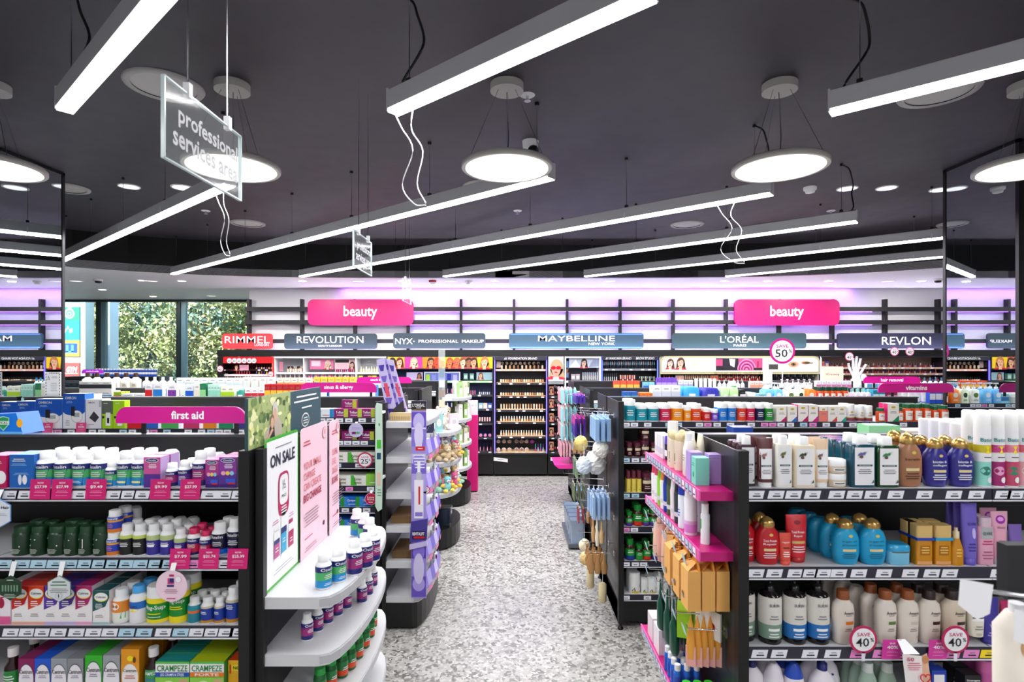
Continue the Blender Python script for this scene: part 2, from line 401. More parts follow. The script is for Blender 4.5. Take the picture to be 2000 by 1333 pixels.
def tree(x, y, h, r, seed, cols, lab):
    rnd = random.Random(seed); e = empty('gum_tree', (x, y, -.15), lab, 'tree', 'trees outside the window')
    bark = M('#7d6a55', .85); m = MB(); tips = []
    top = Vector((rnd.uniform(-.4, .4), 0, h*.75)); m.tube([(0,0,0), (.1,0,h*.3), top], .13, bark, 7)
    for k in range(12):
        a = rnd.uniform(0, 2*PI); z0 = h*rnd.uniform(.12, .6); p = Vector((0, 0, z0)); q = Vector((math.cos(a)*r*.7, math.sin(a)*r*.7, z0 + h*rnd.uniform(.08, .35)))
        m.tube([p, (p+q)/2 + Vector((0,0,.2)), q], .04, bark, 5); tips.append(q); tips.append((p+q)/2)
    m.build('trunk', e)
    mm = [M(c, .7) for c in cols]; lv = MB()
    tips += [Vector((rnd.uniform(-r, r)*.8, rnd.uniform(-r, r)*.8, h*rnd.uniform(.05, .95))) for _ in range(46)]
    for ti, t in enumerate(tips):
        cr = rnd.uniform(.35, .7); mt = mm[ti % len(mm)]; vs = []; fs = []
        for _ in range(200):
            d = Vector((rnd.gauss(0, 1), rnd.gauss(0, 1), rnd.gauss(0, .8))).normalized() * cr * rnd.uniform(.45, 1)
            c = t + d; u = Vector((rnd.gauss(0, 1), rnd.gauss(0, 1), rnd.gauss(0, 1))).normalized(); w_ = u.cross(Vector((rnd.gauss(0, 1), rnd.gauss(0, 1), rnd.gauss(0, 1)))).normalized()
            s = rnd.uniform(.045, .085); n = len(vs); vs += [c - u*s, c + w_*s*.45, c + u*s, c - w_*s*.45]; fs.append((n, n+1, n+2, n+3))
        lv.add(vs, fs, mt)
    lv.build('foliage', e)
tc = (['#949a50', '#6e7d50', '#bcb470', '#cdbf7c'], ['#5c7560', '#8a9052', '#aaa864', '#4c685c'], ['#c8bc7c', '#9a9a5a', '#667c66'])
for i, (x, y, h, r, lab) in enumerate(((-12.6, 16.2, 4.8, 1.7, 'yellow-green bushy gum tree behind the white pier'), (-10.3, 16.6, 5.2, 1.8, 'blue-green gum tree seen through the middle pane'), (-8.6, 15.6, 4.4, 1.4, 'pale yellow gum tree beside the dark mullion'),
        (-6.6, 16.0, 5.0, 1.7, 'dense olive gum tree seen beside the black wall uprights'), (-14.6, 18.5, 5.5, 1.8, 'tall gum tree farthest behind the pylon sign'), (-11.4, 19.5, 6.2, 2.2, 'tall thin gum tree behind the bushy ones'), (-8.0, 19.2, 6.4, 2.3, 'tallest gum tree with pale leaves near the wall end'), (-9.4, 22.5, 7, 2.4, 'hazy gum tree at the very back of the group'))):
    tree(x, y, h, r, i, tc[i % 3], lab)

# ------------------------------------------------------------------ back wall rails, uprights, purple strips
RY = 9.85
ux = [X(487 + 103.4 * i, RY) for i in range(15)]
LED = M('#7a2cff', .4, emit=22)
for i, x in enumerate(ux):
    m = MB().box(x-.022, x+.022, RY-.05, WY-.002, Z(690, RY), Z(585, RY), BLACK)
    for k in range(12): m.box(x-.006, x+.006, RY-.052, RY-.05, Z(685, RY)+k*.07, Z(685, RY)+k*.07+.03, UP)
    tag(m.build('slotted_upright'), 'black slotted steel upright on the pale back wall, %s from the windows' % ORD[i], 'upright', 'uprights on the back wall')
for k, (pa, pb, nm) in enumerate(((600.5, 609, 'topmost'), (626, 634.5, 'middle'), (663, 671, 'lowest, behind the brand signs'))):
    m = MB().box(ux[0]-.05, XR-.05, RY-.075, RY-.05, Z(pb, RY), Z(pa, RY), BLK2)
    o = tag(m.build('wall_rail'), 'long black wall rail, ' + nm, 'rail', 'rails along the back wall')
    if k > 0: pass
    MB().box(ux[3], X(1700, RY), RY-.048, RY-.03, Z(pb, RY)-.012, Z(pb, RY)-.002, M('#9a5cff', .4, emit=5)).build('led_strip', o, label='purple light strip')
def arealight(name, loc, sx, sy, e, col, rx=0, rz=0, spread=None):
    l = bpy.data.lights.new(name, 'AREA'); l.shape = 'RECTANGLE'; l.size = sx; l.size_y = sy; l.energy = e; l.color = col
    if spread: l.spread = spread
    o = bpy.data.objects.new(name, l); C.objects.link(o); o.location = loc; o.rotation_euler = (rx, 0, rz); return o
arealight('purple_cove_light', (1.5, WY-.12, LC-.03), 9, .06, 34, (.5, .2, 1), R(25))

# header sign boards on the rails
def sign(px0, px1, py0, py1, col, texts, lab, y=RY-.12, edge=None, glow=0, rad=.05, name='brand_sign', cat='sign', th=.05):
    x0, x1, z0, z1 = X(px0, y), X(px1, y), Z(py1, y), Z(py0, y); W, H = x1-x0, z1-z0
    e = empty(name, ((x0+x1)/2, y, z0), lab, cat)
    def rr(w_, h_, r_, zo=0):
        pts = []
        for cx, cz, a in ((w_/2-r_, r_, -90), (w_/2-r_, h_-r_, 0), (-w_/2+r_, h_-r_, 90), (-w_/2+r_, r_, 180)):
            for k in range(6): t = R(a + k*18); pts.append((cx + r_*math.cos(t), zo + cz + r_*math.sin(t)))
        return pts
    m = MB().prism(rr(W, H, rad), 0, th, col)
    m.build('board', e)
    if edge: 
        q = MB().rect(-W/2+rad*.5, W/2-rad*.5, H-.026, H-.012, edge, sf).rect(-W/2+rad*.5, W/2-rad*.5, .012, .026, edge, sf); q.build('edge_light', e, label='blue lit edge line')
    t = MB()
    for s, cx, cz, w_, h_ in texts: t.text(s, X(cx, y)-(x0+x1)/2, Z(cz, y)-z0, w_ and w_*y/F, h_*y/F, WHITE, sf, .004, .02 if name == 'department_sign' else .004)
    t.build('lettering', e, label='white letters')
    m = MB()
    for sx in (-W*.3, W*.3): m.box(sx-.01, sx+.01, th, RY-.076-y, H*.4, H*.6, BLACK)
    if RY-.076-y > th: m.build('bracket', e)
    return e
SLATE = M('#2c3a43', .4)
BEA = M('#c90a68', .4)
sign(601, 807, 585, 636, BEA, [('beauty', 704, 611, 66, 27)], 'wide magenta beauty sign above the slate makeup signs, nearer the windows', rad=.1, name='department_sign')
sign(1435, 1640, 585, 636, BEA, [('beauty', 1537, 611, 66, 27)], 'wide magenta beauty sign above the cream lit display', rad=.1, name='department_sign')
sign(434, 531, 652, 682, M('#d8393f', .4), [('RIMMEL', 483, 664, 88, 14), ('LONDON', 511, 674, 27, 5)], 'small red lit brand sign beside the windows')
sign(555, 736, 652, 682, SLATE, [('REVOLUTION', 645, 664, 130, 14), ('BEAUTY LONDON', 645, 676, 46, 3.6)], 'slate sign reading revolution on the wall rail', y=RY-.12)
sign(768, 948, 651, 681, SLATE, [('NYX', 789, 667, 34, 11), ('•  PROFESSIONAL  MAKEUP', 876, 667, 138, 6)], 'slate sign with thin professional makeup lettering')
sign(994, 1257, 651, 681, M('#2d4a5a', .4), [('MAYBELLINE', 1126, 661.5, 150, 11), ('NEW YORK', 1175, 672, 51, 5)], 'longest slate sign with blue lit edges', edge=M('#3a62ff', .4, emit=3))
sign(1313, 1575, 651, 681, M('#2a4146', .4), [("L'ORÉAL", 1444, 662, 75, 16), ('PARIS', 1445, 675, 25, 4.5)], 'slate sign above the cream lit display')
sign(1637, 1903, 651, 681, M('#262a3c', .4), [('REVLON', 1770, 666, 96, 16)], 'dark slate sign beside the mirror column')

# ------------------------------------------------------------------ linear lights
DIF = M('#ffffff', .5, emit=4); ALU = M('#c8c8cc', .4, noise=.08); LITE = M('#dfe2ea', .3)
U = Vector((1.18, -1, 0)).normalized(); ang = math.atan2(U.y, U.x)
def linear(x, d, L, lab, cable=None, white=None, zb=EYE+1.15):
    e = empty('linear_light', (x, d, zb), lab, 'ceiling light', 'linear lights hung across the dark ceiling', ang)
    h = .095; wd = .036
    MB().prism([(-wd, .012), (-wd, h), (-wd*.55, h+.008), (wd*.55, h+.008), (wd, h), (wd, .012)], .004, L-.004, ALU, 'yz').build('housing', e)
    MB().box(0, L, -wd+.004, wd-.004, -.006, .012, DIF).build('diffuser', e, label='white glowing diffuser strip')
    MB().box(-.004, .004, -wd-.002, wd+.002, 0, h+.01, ALU).box(L-.004, L+.004, -wd-.002, wd+.002, 0, h+.01, ALU).build('end_cap', e)
    n = max(2, round(L / 1.15) + 1)
    for i in range(n):
        xx = .12 + (L-.24) * i/(n-1)
        MB().tube([(xx, 0, h), (xx, 0, CH-zb)], .0022, WIRE, 5).box(xx-.012, xx+.012, -.012, .012, h+.006, h+.03, BLACK).box(xx-.01, xx+.01, -.01, .01, CH-zb-.02, CH-zb, BLACK).build('suspension_wire', e)
        if 0 < i < n-1: MB().box(xx-.006, xx+.006, -wd-.003, -wd, .004, h*.6, LITE).build('joint_clip', e)
    H = CH - zb
    if cable:
        for xx in ([.05] if cable == 1 else [L-.05] if cable == 2 else [.05, L-.05]):
            k = xx + (.09 if xx < 1 else -.0)
            MB().tube(smooth([(xx, 0, h), (xx+.02, .01, h+.05), (k, .05, h+.17), (k+.01, .06, h+.24), (k, .03, H*.8), (k-.02, .02, H*.92), (k-.08, 0, H)]), .0062, BLACK, 7).build('black_cable', e)
    if white is not None:
        MB().tube(smooth([(white, 0, 0), (white+.04, .01, -.08), (white+.11, .02, -.2), (white+.02, .03, -.34), (white+.12, .02, -.45), (white+.2, .02, -.47)]), .003, WHITE, 6).tube(smooth([(white+.14, 0, 0), (white+.1, .02, -.1), (white+.18, .02, -.22), (white+.14, .02, -.36), (white+.2, .02, -.46)]), .003, WHITE, 6).build('white_cord', e)
    # the light the strip sheds
    c = Vector((x, d, 0)) + U * (L/2)
    arealight('linear_glow', (c.x, c.y, zb-.012), L, .06, 15 * L, (.97, .98, 1), 0, ang)
    return e
zl = 1.15
def Xl(px, py): d = zl*F/(694-py); return X(px, d), d
def span(pxa, pya, pxb, pyb):
    xa, da = Xl(pxa, pya); xb, db = Xl(pxb, pyb); return xa, da, math.hypot(xb-xa, db-da)
for (a, b, c_, d_, lab, cab, wh) in (
    (338, 536, 1080, 350, 'long linear light passing under the middle round pendant', None, None),
    (588, 541, 1518, 388, 'longest linear light with white cords at its near end', 2, 6.1),
    (868, 541, 1677, 437, 'long linear light ending beside the smoke detector', 2, None),
    (1143, 541, 2130, 437, 'linear light running behind the top of the mirror column, upper', None, None),
    (1418, 541, 2380, 437, 'lowest linear light running behind the mirror column', None, None)):
    x, d, L = span(a, b, c_, d_); linear(x, d, L, lab, cab, wh)
L1 = 5.75; x1, d1 = Xl(450, 362); linear(x1-U.x*L1, d1-U.y*L1, L1, 'linear light running towards the windows from the hanging sign', None, L1-.25)
x, d = Xl(768, 221); linear(x, d, 1.33, 'short bright linear light over the middle of the aisle', 1, .01)
x, d = Xl(135, 217); linear(x-.02, d, 1.5, 'near linear light beside the hanging acrylic sign', 1)
x, d = Xl(1622, 222); linear(x, d, 1.6, 'near linear light over the shampoo shelves', 1)
# fixtures of the same rows behind the viewer
for x, d, q in ((-4.6, 1.2, 'mirrored in the column by the monitor cartons'), (-2.0, .2, 'over the first vitamin shelves'), (1.5, .3, 'over the first shampoo shelves'), (4.3, 1.3, 'mirrored in the column by the vitamins'), (1.6, -1.4, 'farthest behind the viewer')): linear(x, d, 2.2, 'linear light of the row behind the viewer, ' + q, None)

# round pendants, speakers, spots
PD = M('#fffaf0', .5, emit=.78)
for i, px in enumerate((-22, 452, 990, 1524, 2012)):
    x = X(px, 3.44); z = EYE + 367*3.46/F - .016
    e = empty('round_pendant', (x, 3.45, z), ['round flat pendant half hidden at the mirror column over first aid', 'round flat pendant behind the hanging acrylic sign', 'round flat pendant over the middle of the aisle', 'round flat pendant above the near shampoo shelves', 'round flat pendant beside the mirror column over vitamins'][i], 'pendant light', 'round pendants in one row across the shop')
    MB().loft([(0, .276, .276), (.004, .28, .28), (.026, .28, .28), (.036, .27, .27)], M('#b9b7b2', .4), 40, (False, True)).loft([(0, .276, .276), (.002, .256, .256)], M('#c8c6c0', .4), 40, (False, False)).build('rim', e)
    MB().loft([(-.001, .256, .256), (.004, .255, .255)], PD, 40, (True, True)).build('diffuser', e, label='glowing white disc')
    MB().loft([(CH-z-.05, .103, .103), (CH-z-.003, .103, .103)], M('#b4b2ae', .5), 28).build('canopy', e)
    for k in range(3):
        a = R(90 + 120*k); MB().tube([(.255*math.cos(a), .255*math.sin(a), .03), (.06*math.cos(a), .06*math.sin(a), CH-z-.05)], .0016, WIRE, 5).build('wire', e)
    MB().tube([(.0, .0, .03), (.01, 0, .2), (0, .01, CH-z-.05)], .003, WIRE, 5).build('flex', e)
def onceil(px, py, hz): d = hz*F/(694-py); return X(px, d), d
HC = CH - EYE; HL = LC - EYE
for i, (px, py, r, lab) in enumerate(((321, 167, .225, 'wide recessed speaker behind the hanging acrylic sign'), (1833, 179, .225, 'wide recessed speaker behind the near linear light'), (945, 364, .21, 'recessed speaker half hidden by the middle pendant'), (130, 367, .2, 'recessed speaker at the mirror column edge'),
        (1342, 438, .21, 'recessed ceiling speaker between two long linear lights'), (484, 436, .21, 'recessed ceiling speaker under a dangling white cord'), (1866, 437, .2, 'recessed ceiling speaker beside the mirror column over vitamins'))):
    x, d = onceil(px, py, HC); e = empty('ceiling_speaker', (x, d, CH), lab, 'ceiling speaker', 'round ceiling speakers')
    MB().loft([(-.012, r*.8, r*.8), (-.014, r*.97, r*.97), (-.004, r, r), (.0, r, r)], M('#a8a6a4', .5), 36, (False, False)).loft([(-.006, r*.8, r*.8), (-.012, r*.8, r*.8)], UP, 36, (False, False)).build('rim', e)
    MB().loft([(-.007, r*.74, r*.74), (-.006, r*.8, r*.8)], M('#bdbbb8', .6), 36).build('grille', e)
for i, (px, py, r) in enumerate(((252, 364, .1), (357, 366, .11), (1655, 368, .1), (1732, 367, .1), (1837, 370, .1))):
    x, d = onceil(px, py, HC); e = empty('ceiling_downlight', (x, d, CH), ['small round downlight near the windows, first of the pair', 'small round downlight near the windows, beside a suspension wire', 'small round downlight beside the black cable', 'small round downlight between smoke detector and mirror column', 'small round downlight right by the mirror column frame'][i].replace(' right', ''), 'downlight', 'small downlights in the dark ceiling')
    MB().loft([(-.008, r*.85, r*.85), (-.008, r*.98, r*.98), (0, r, r)], WHITE, 28, (False, False)).build('rim', e); MB().loft([(-.006, r*.85, r*.85), (-.004, r*.84, r*.84)], M('#f2f2f4', .5, emit=1.2), 28).build('lens', e)
LEDW = M('#fff6ea', .5, emit=9)
dl = [(148, 549), (278, 548), (355, 549), (412, 578), (299, 579), (200, 566), (296, 549), (590, 549), (785, 549), (880, 549), (966, 549), (1072, 549), (1190, 549), (1415, 549), (1618, 549), (1735, 549), (1800, 549), (1500, 549), (700, 549)]
for i, (px, py) in enumerate(dl):
    x, d = onceil(px, py, HL); r = .07 if i % 3 else .1
    e = empty('soffit_downlight', (x, d, LC), 'small downlight in the white lower ceiling, %s of its row' % ORD[i], 'downlight', 'downlights in the white lower ceiling')
    MB().loft([(-.006, r*.8, r*.8), (-.008, r*.96, r*.96), (0, r, r)], WHITE, 24, (False, False)).build('rim', e); MB().loft([(-.005, r*.8, r*.8), (-.003, r*.79, r*.79)], LEDW if i % 3 else M('#f4f4f6', .5, emit=.8), 24).build('lens', e)
    if i % 3: l = arealight('downlight_glow', (x, d, LC-.012), .1, .1, 16, (1, .96, .92)); l.data.shape = 'DISK'
for i, (px, py, hz, lab) in enumerate(((1030, 186, HC, 'small fire sprinkler beside the middle pendant canopy'), (402, 412, HC, 'small fire sprinkler over the linear light by the windows'), (1011, 412, HC, 'small fire sprinkler between the two middle linear lights'), (1623, 412, HC, 'small fire sprinkler above the long linear light end'))):
    x, d = onceil(px, py, hz); e = empty('fire_sprinkler', (x, d, EYE+hz), lab, 'sprinkler', 'ceiling sprinklers')
    MB().loft([(-.006, .042, .042), (0, .05, .05)], WHITE, 20).build('escutcheon', e); MB().loft([(-.04, .012, .012), (-.04, .024, .024), (-.034, .024, .024), (-.034, .008, .008), (-.006, .01, .01)], SILV, 12).build('nozzle', e)
for (px, py, hz, lab, red) in ((1582, 366, HC, 'white smoke detector near the round pendant over the shampoo', 0), (845, 548, HL, 'red and white fire detector in the lower ceiling', 1), (916, 549, HL, 'white detector next to the red one', 0), (192, 546, HL, 'small dome camera in the lower ceiling near the windows', 2), (1832, 545, HL, 'small dome camera at the mirror column', 2)):
    x, d = onceil(px, py, hz); e = empty('smoke_detector' if red < 2 else 'dome_camera', (x, d, EYE+hz), lab, 'detector' if red < 2 else 'camera')
    MB().loft([(-.03, .05, .05), (-.028, .06, .06), (0, .062, .062)], M('#b5262a', .4) if red == 1 else WHITE, 22).build('base', e)
    MB().loft([(-.06, .02, .02), (-.055, .042, .042), (-.03, .048, .048)], M('#151518', .1) if red == 2 else WHITE, 20).build('sensor', e)
x, d = onceil(1036, 276, HC); e = empty('security_camera', (x, d, CH), 'white turret security camera behind the middle pendant', 'camera')
MB().loft([(-.09, .045, .045), (-.05, .06, .06), (0, .065, .065)], WHITE, 22).build('mount', e); MB().ball((.02, -.04, -.09), .045, M('#16161a', .15)).build('lens', e)

# hanging acrylic signs along the aisle
ACR = clear_mat('clear_acrylic', .07); ACE = M('#cfe0e0', .2)
for k, (y0, px, lab) in enumerate(((1.465, 318, 'clear acrylic professional services sign hanging nearest'), (3.26, 690, 'clear acrylic professional services sign, middle of three'), (5.35, 787, 'clear acrylic professional services sign farthest down the aisle'))):
    x = X(px, y0); e = empty('acrylic_sign', (x, y0, 2.59), lab, 'hanging sign', 'acrylic signs hung above the aisle', R(90))
    W, H = .418, .218
    MB().box(0, W, -.004, .004, 0, H, ACR).build('panel', e)
    fr = MB(); t_ = .0045
    fr.box(-.001, t_, -.005, .005, 0, H, ACE).box(W-t_, W+.001, -.005, .005, 0, H, ACE).box(0, W, -.005, .005, -.001, t_*.7, ACE).box(0, W, -.005, .005, H-t_*.7, H+.001, ACE); fr.build('polished_edge', e)
    ts = lambda x, z: -.005
    MB().text('professional', W*.53, H*.62, W*.78, .062, M('#bdbdc0', .5), ts, bold=.02).text('services area', W*.5, H*.34, W*.84, .052, M('#bdbdc0', .5), ts, bold=.02).build('lettering', e, label='white letters')
    for q in (W*.27, W*.8):
        MB().box(q-.009, q+.009, -.009, .009, H-.012, H+.03, WHITE).build('clamp', e)
        MB().tube([(q, 0, H+.03), (q, 0, CH-2.59)], .003 if k == 0 else .002, SILV if k == 0 else WIRE, 6).build('hanging_wire', e)

# lilac strip added on the canopy to brighten the lower ceiling and wall
tag(MB().box(X(440, 9.66), XR-.1, 9.62, 9.66, Z(693.5, 9.5)+.001, Z(693.5, 9.5)+.014, M('#efe4ff', .4, emit=6)).build('canopy_fill_strip'), 'thin lilac fill strip added on the canopy above the makeup stands', 'added fill strip')
arealight('canopy_fill', (2.3, 9.64, Z(693.5, 9.5)+.03), 13, .05, 75, (.86, .78, 1), R(180))  # added fill lamp just above the strip, shining upwards
# ================================================================== gondolas (double sided shelf units)
def tickets(par, x0, x1, yf, z, spec, w=.058, h=.03, slant=.25):
    """price tickets along a rail; spec: list of (x, mat) or spacing"""
    for x, mt in spec:
        m = MB().rect(x-w/2, x+w/2, z-h/2, z+h/2, mt, lambda a, b: yf, .0015, shear=slant)
        m.lines(x+.008, z+h*.12, w*.42, 1, M('#6a6a78', .5), lambda a, b: yf, th=h*.1, eps=.002).lines(x+.006, z-h*.18, w*.62, 1, INK, lambda a, b: yf, th=h*.16, eps=.002)
        m.build('price_ticket', par)
def gondola(name, x0, x1, y0, y1, top, bays, lab, kick=.16, lipc=RAIL, dark=BLACK, ends=True, rear=True):
    """bays: list of (xa, xb, [(z, depth, ticket_spec or None)])"""
    e = empty('shelf_gondola', (0, 0, 0), lab, 'shelf unit', 'shelf units in rows'); ym = (y0+y1)/2
    sp = MB().box(x0, x1, ym-.02, ym+.02, .06, top-.008, M('#0d0d10', .4, noise=.1)).box(x0, x1, ym-.03, ym+.03, top-.012, top, M('#3a3a40', .3))
    sp.build('back_panel', e)
    MB().box(x0, x1, y0+.03, y1-.03, .05, kick, BLACK).build('base_plinth', e)
    if ends is not False:
        for xe in ([x0, x1] if ends is True else [ends]):
            s = 1 if xe == x0 else -1
            m = MB().box(xe-.0, xe+.04*s, y0-.01, y0+.03, .05, top, BLACK) if s > 0 else MB().box(xe-.04, xe, y0-.01, y0+.03, .05, top, BLACK)
            m.build('end_post', e)
            m = MB().box(min(xe, xe+.006*s), max(xe, xe+.006*s), y0+.03, y1, .05, top, M('#202024', .35, noise=.1))
            xo = xe - .0008*s
            for r in range(int((top-.3)/.09)):
                for q in range(int((y1-y0-.1)/.06)): yy = y0+.08+q*.06; zz = .2+r*.09; m.add([(xo, yy, zz), (xo, yy+.025, zz), (xo, yy+.025, zz+.008), (xo, yy, zz+.008)], [(0,1,2,3)], UP)
            m.build('end_panel', e)
            for yy in (y0+.01, y1-.05): MB().loft([(0, .022, .022), (.012, .022, .022), (.014, .01, .01), (.055, .01, .01)], BLACK, 12).move(xe+.02*s, yy+.01).build('foot', e)
    for xa, xb, shs in bays:
        for q in shs:
            z, dep, spec = q[:3]
            sh = MB().box(xa+.004, xb-.004, y0+.004, y0+dep, z-.022, z, SHELF)
            s = sh.build('shelf', e)
            r = MB().box(xa+.002, xb-.002, y0-.006, y0+.004, z-.041, z-.0, lipc).box(xa+.002, xb-.002, y0-.008, y0+.002, z-.046, z-.041, LIP_SHEEN).box(xa+.002, xb-.002, y0-.007, y0-.004, z-.002, z+.002, lipc)  # pale bottom strip is the lip's reflection put in as colour
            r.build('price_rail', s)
            if spec == 'strip':
                m = MB(); rnd = random.Random(int(z*1000)+int(xa*10)); x = xa+.03
                while x < xb-.06: m.rect(x, x+.055, z-.035, z-.006, rnd.choice([TICK, TICK, TICK, TBLUE, TPINK]), lambda a, b: y0-.006, .001); m.lines(x+.027, z-.022, .034, 1, INK, lambda a, b: y0-.006, th=.005, eps=.002); x += rnd.choice([.062, .07, .1, .16])
                m.build('price_ticket_strip', s)
            elif spec: tickets(s, xa, xb, y0-.006, z-.021, spec)
        if rear:
            for z in (1.5, 1.2, .9, .6, .3): MB().box(xa+.004, xb-.004, y1-.4, y1, z-.03, z, SHELF).build('shelf', e)
    return e
S1 = F / 2.1
def pxx(px, d=2.1): return X(px, d)
def tl(d, *a):
    """ticket spec from pixel centres: 'w' white, 'b' blue, 'p' pink, 'y' yellow"""
    mm = {'w': TICK, 'b': TBLUE, 'p': TPINK, 'y': M('#ffe01a', .4), 'm': PINK}
    return [(X(p, d), mm[c]) for p, c in a]
Y1, YG2, YG3, YG4 = 2.1, 4.2, 5.87, 7.57
def W_(*p): return [(x, 'w') for x in p]
def B_(*p): return [(x, 'b') for x in p]
# near left gondola
xe = -.985
gondola('', X(-330, Y1), xe, Y1, 3.02, 1.71, [
    (X(-330, Y1), X(-10, Y1), [(1.567, .44, 'strip'), (1.307, .44, 'strip'), (1.05, .44, 'strip'), (.79, .44, 'strip'), (.5, .44, None)]),
    (X(-10, Y1), X(470, Y1), [(1.567, .44, tl(Y1, *W_(22, 48, 156, 223, 250, 277, 345, 408, 438, 466))), (1.307, .44, tl(Y1, *B_(8, 44, 76, 108, 138, 166, 193, 219, 245, 276, 303, 327), (376, 'p'), (437, 'w'))),
      (1.05, .44, tl(Y1, *W_(22, 54, 82, 115, 150, 183, 215), (248, 'b'), (282, 'b'), (319, 'w'), (353, 'b'), *W_(385, 412, 440, 464))), (.79, .44, 'strip'), (.5, .44, 'strip'), (.25, .44, None)])],
    'near black shelf unit stocked with vitamin bottles under the first aid sign', ends=xe)
# near right gondola
xr = X(1440, Y1)
gondola('', xr, X(2330, Y1), Y1, 3.02, 1.71, [
    (xr, X(1935, Y1), [(1.567, .44, tl(Y1, *W_(1473, 1512, 1546, 1583, 1630, 1665, 1700, 1745, 1801, 1858, 1902))), (1.272, .44, tl(Y1, *W_(1473, 1509, 1550, 1577, 1603, 1634, 1673, 1722, 1773, 1815, 1850))), (.970, .44, tl(Y1, *W_(1480, 1518, 1578, 1622), *[(p, 'p') for p in (1672, 1716, 1757, 1830, 1855, 1892)], (1925, 'y'))), (.67, .44, 'strip'), (.4, .44, 'strip')]),
    (X(1935, Y1), X(2330, Y1), [(1.567, .44, tl(Y1, *W_(1954, 1978, 2010, 2060))), (1.272, .44, tl(Y1, *W_(1945, 1980), (2010, 'p'))), (.970, .44, tl(Y1, (1971, 'p'), (2010, 'w'))), (.67, .44, 'strip'), (.4, .44, None)])],
    'near black shelf unit stocked with shampoo and body wash', ends=xr)
# second gondolas
g2 = [1.567, 1.30, 1.033, .777, .518, .266]
gondola('', .80, X(1885, YG2), YG2, 5.22, 1.72, [(.80, 1.74, [(z, .45, 'strip') for z in g2]), (1.74, 2.6, [(z, .45, 'strip') for z in g2]), (2.6, X(1885, YG2), [(z, .45, 'strip') for z in g2])],
    'black shelf unit with a row of coloured supplement tubs on top shelf', kick=.22, ends=.80)
gl = [1.60, 1.43, 1.26, 1.085, .925, .75, .58, .41, .25]
gondola('', -4.1, -.99, YG2, 5.22, 1.72, [(-1.93, -.99, [(z, .40, 'strip') for z in gl])] + [(a, a+.72, [(z, .45, 'strip') for z in (1.515, 1.25, 1.0, .75, .5, .25)]) for a in (-4.09, -3.37, -2.65)],
    'black shelf unit with allergy tablets and blood pressure monitor cartons', kick=.2, ends=-.99)
for (a, b, y0, y1, n, lab) in ((.82, 6.6, YG3, 6.75, 6, 'black shelf unit behind the vitamins sign, full of wipes and soaps'), (-9.4, -.99, YG3, 6.75, 9, 'black shelf unit behind the first aid sign, full of skin care'),
                               (.84, 6.6, YG4, 8.35, 6, 'black shelf unit nearest the makeup wall, below the lit cream display'), (-9.4, -.99, YG4, 8.35, 9, 'black shelf unit nearest the windows, behind the skin care row')):
    wbay = (b-a)/n
    gondola('', a, b, y0, y1, 1.70, [(a+i*wbay, a+(i+1)*wbay, [(1.56, .4, 'strip'), (1.2, .4, None), (.9, .4, None), (.5, .4, None)]) for i in range(n)], lab, ends=(a if a > 0 else b), rear=False)

# ------------------------------------------------------------------ half round end displays on the aisle side of the near gondolas
def d_outline(w1, w2, L, off=0):
    pts = [(0, 0), (w1, 0)]
    for k in range(1, 12):
        t = k/12*PI; pts.append((w1 + (w2-w1)*math.sin(t)**.8, L*(1-math.cos(t))/2))
    return pts + [(w1, L), (0, L)]
def end_display(x, y0, L, zs, lab, w1=.235, w2=.345, base=.22, basem=None, th=.045, post=True, mat=None):
    e = empty('end_display', (x, y0, 0), lab, 'end display'); sm = mat or M('#d4d4d6', .35, noise=.05)
    if post: MB().box(0, .012, .02, L-.02, .05, 1.70, M('#1d1d20', .4)).box(-.0, .03, -.012, .02, .05, 1.71, BLACK).build('backing_panel', e)
    if base: MB().prism(d_outline(w1-.01, w2-.01, L), .02, base, basem or M('#070708', .35), 'xy').build('base_plinth', e)
    for z in zs:
        s = MB().prism(d_outline(w1, w2, L), z-th, z, sm, 'xy').build('shelf', e)
        MB().prism([(a+.004 if a > w1*.99 else a, b) for a, b in d_outline(w1, w2, L)][1:], z-th*.85, z-.008, M('#b9b9bd', .3), 'xy').build('shelf_lip', s)
    return e
end_display(-.978, 2.14, .9, [1.14, .92, .69, .46], 'half round end display of vitamin bottles under the pink charity posters')
end_display(-.978, YG2, 1.0, [1.565, 1.30, 1.03, .777, .51, .25], 'half emptied half round end display with a purple serum panel', base=.205)
end_display(-.978, YG3, .88, [1.25, .93, .60], 'half round end display stacked with soft toys', w1=.16, w2=.40, base=.22)
end_display(-.978, YG4, .8, [1.49, 1.19, .85, .52], 'half round end display with green skin care cartons', w1=.16, w2=.40, base=.22)

# pink shelves and pegs on the near right end panel
e = empty('pink_end_shelf', (xr, 2.14, 0), 'two magenta shelves and lower tray on the near right end panel'.replace(' right', ''), 'end shelf')
PK = M('#c21072', .35); PK2 = M('#ee5fae', .35)
for z, L, wd in ((1.545, .86, .125), (1.313, .86, .125), (.62, .86, .15)):
    s = MB().box(-wd, 0, 0, L, z-.035, z, PK).build('shelf', e)
    MB().box(-wd-.006, -wd, 0, L, z-.037, z+.006, PK2).build('price_rail', s)
    n = 17
    for i in range(n):
        yy = .03 + i*(L-.06)/n; m = MB().add([(-wd-.008, yy, z-.033), (-wd-.008, yy+.034, z-.033), (-wd-.008, yy+.04, z+.002), (-wd-.008, yy+.006, z+.002)], [(0,1,2,3)], TBLUE if i % 3 or i > 9 else TICK)
        m.add([(-wd-.009, yy+.01, z-.024), (-wd-.009, yy+.03, z-.024), (-wd-.009, yy+.03, z-.019), (-wd-.009, yy+.01, z-.019)], [(0,1,2,3)], INK); m.build('price_ticket', s)
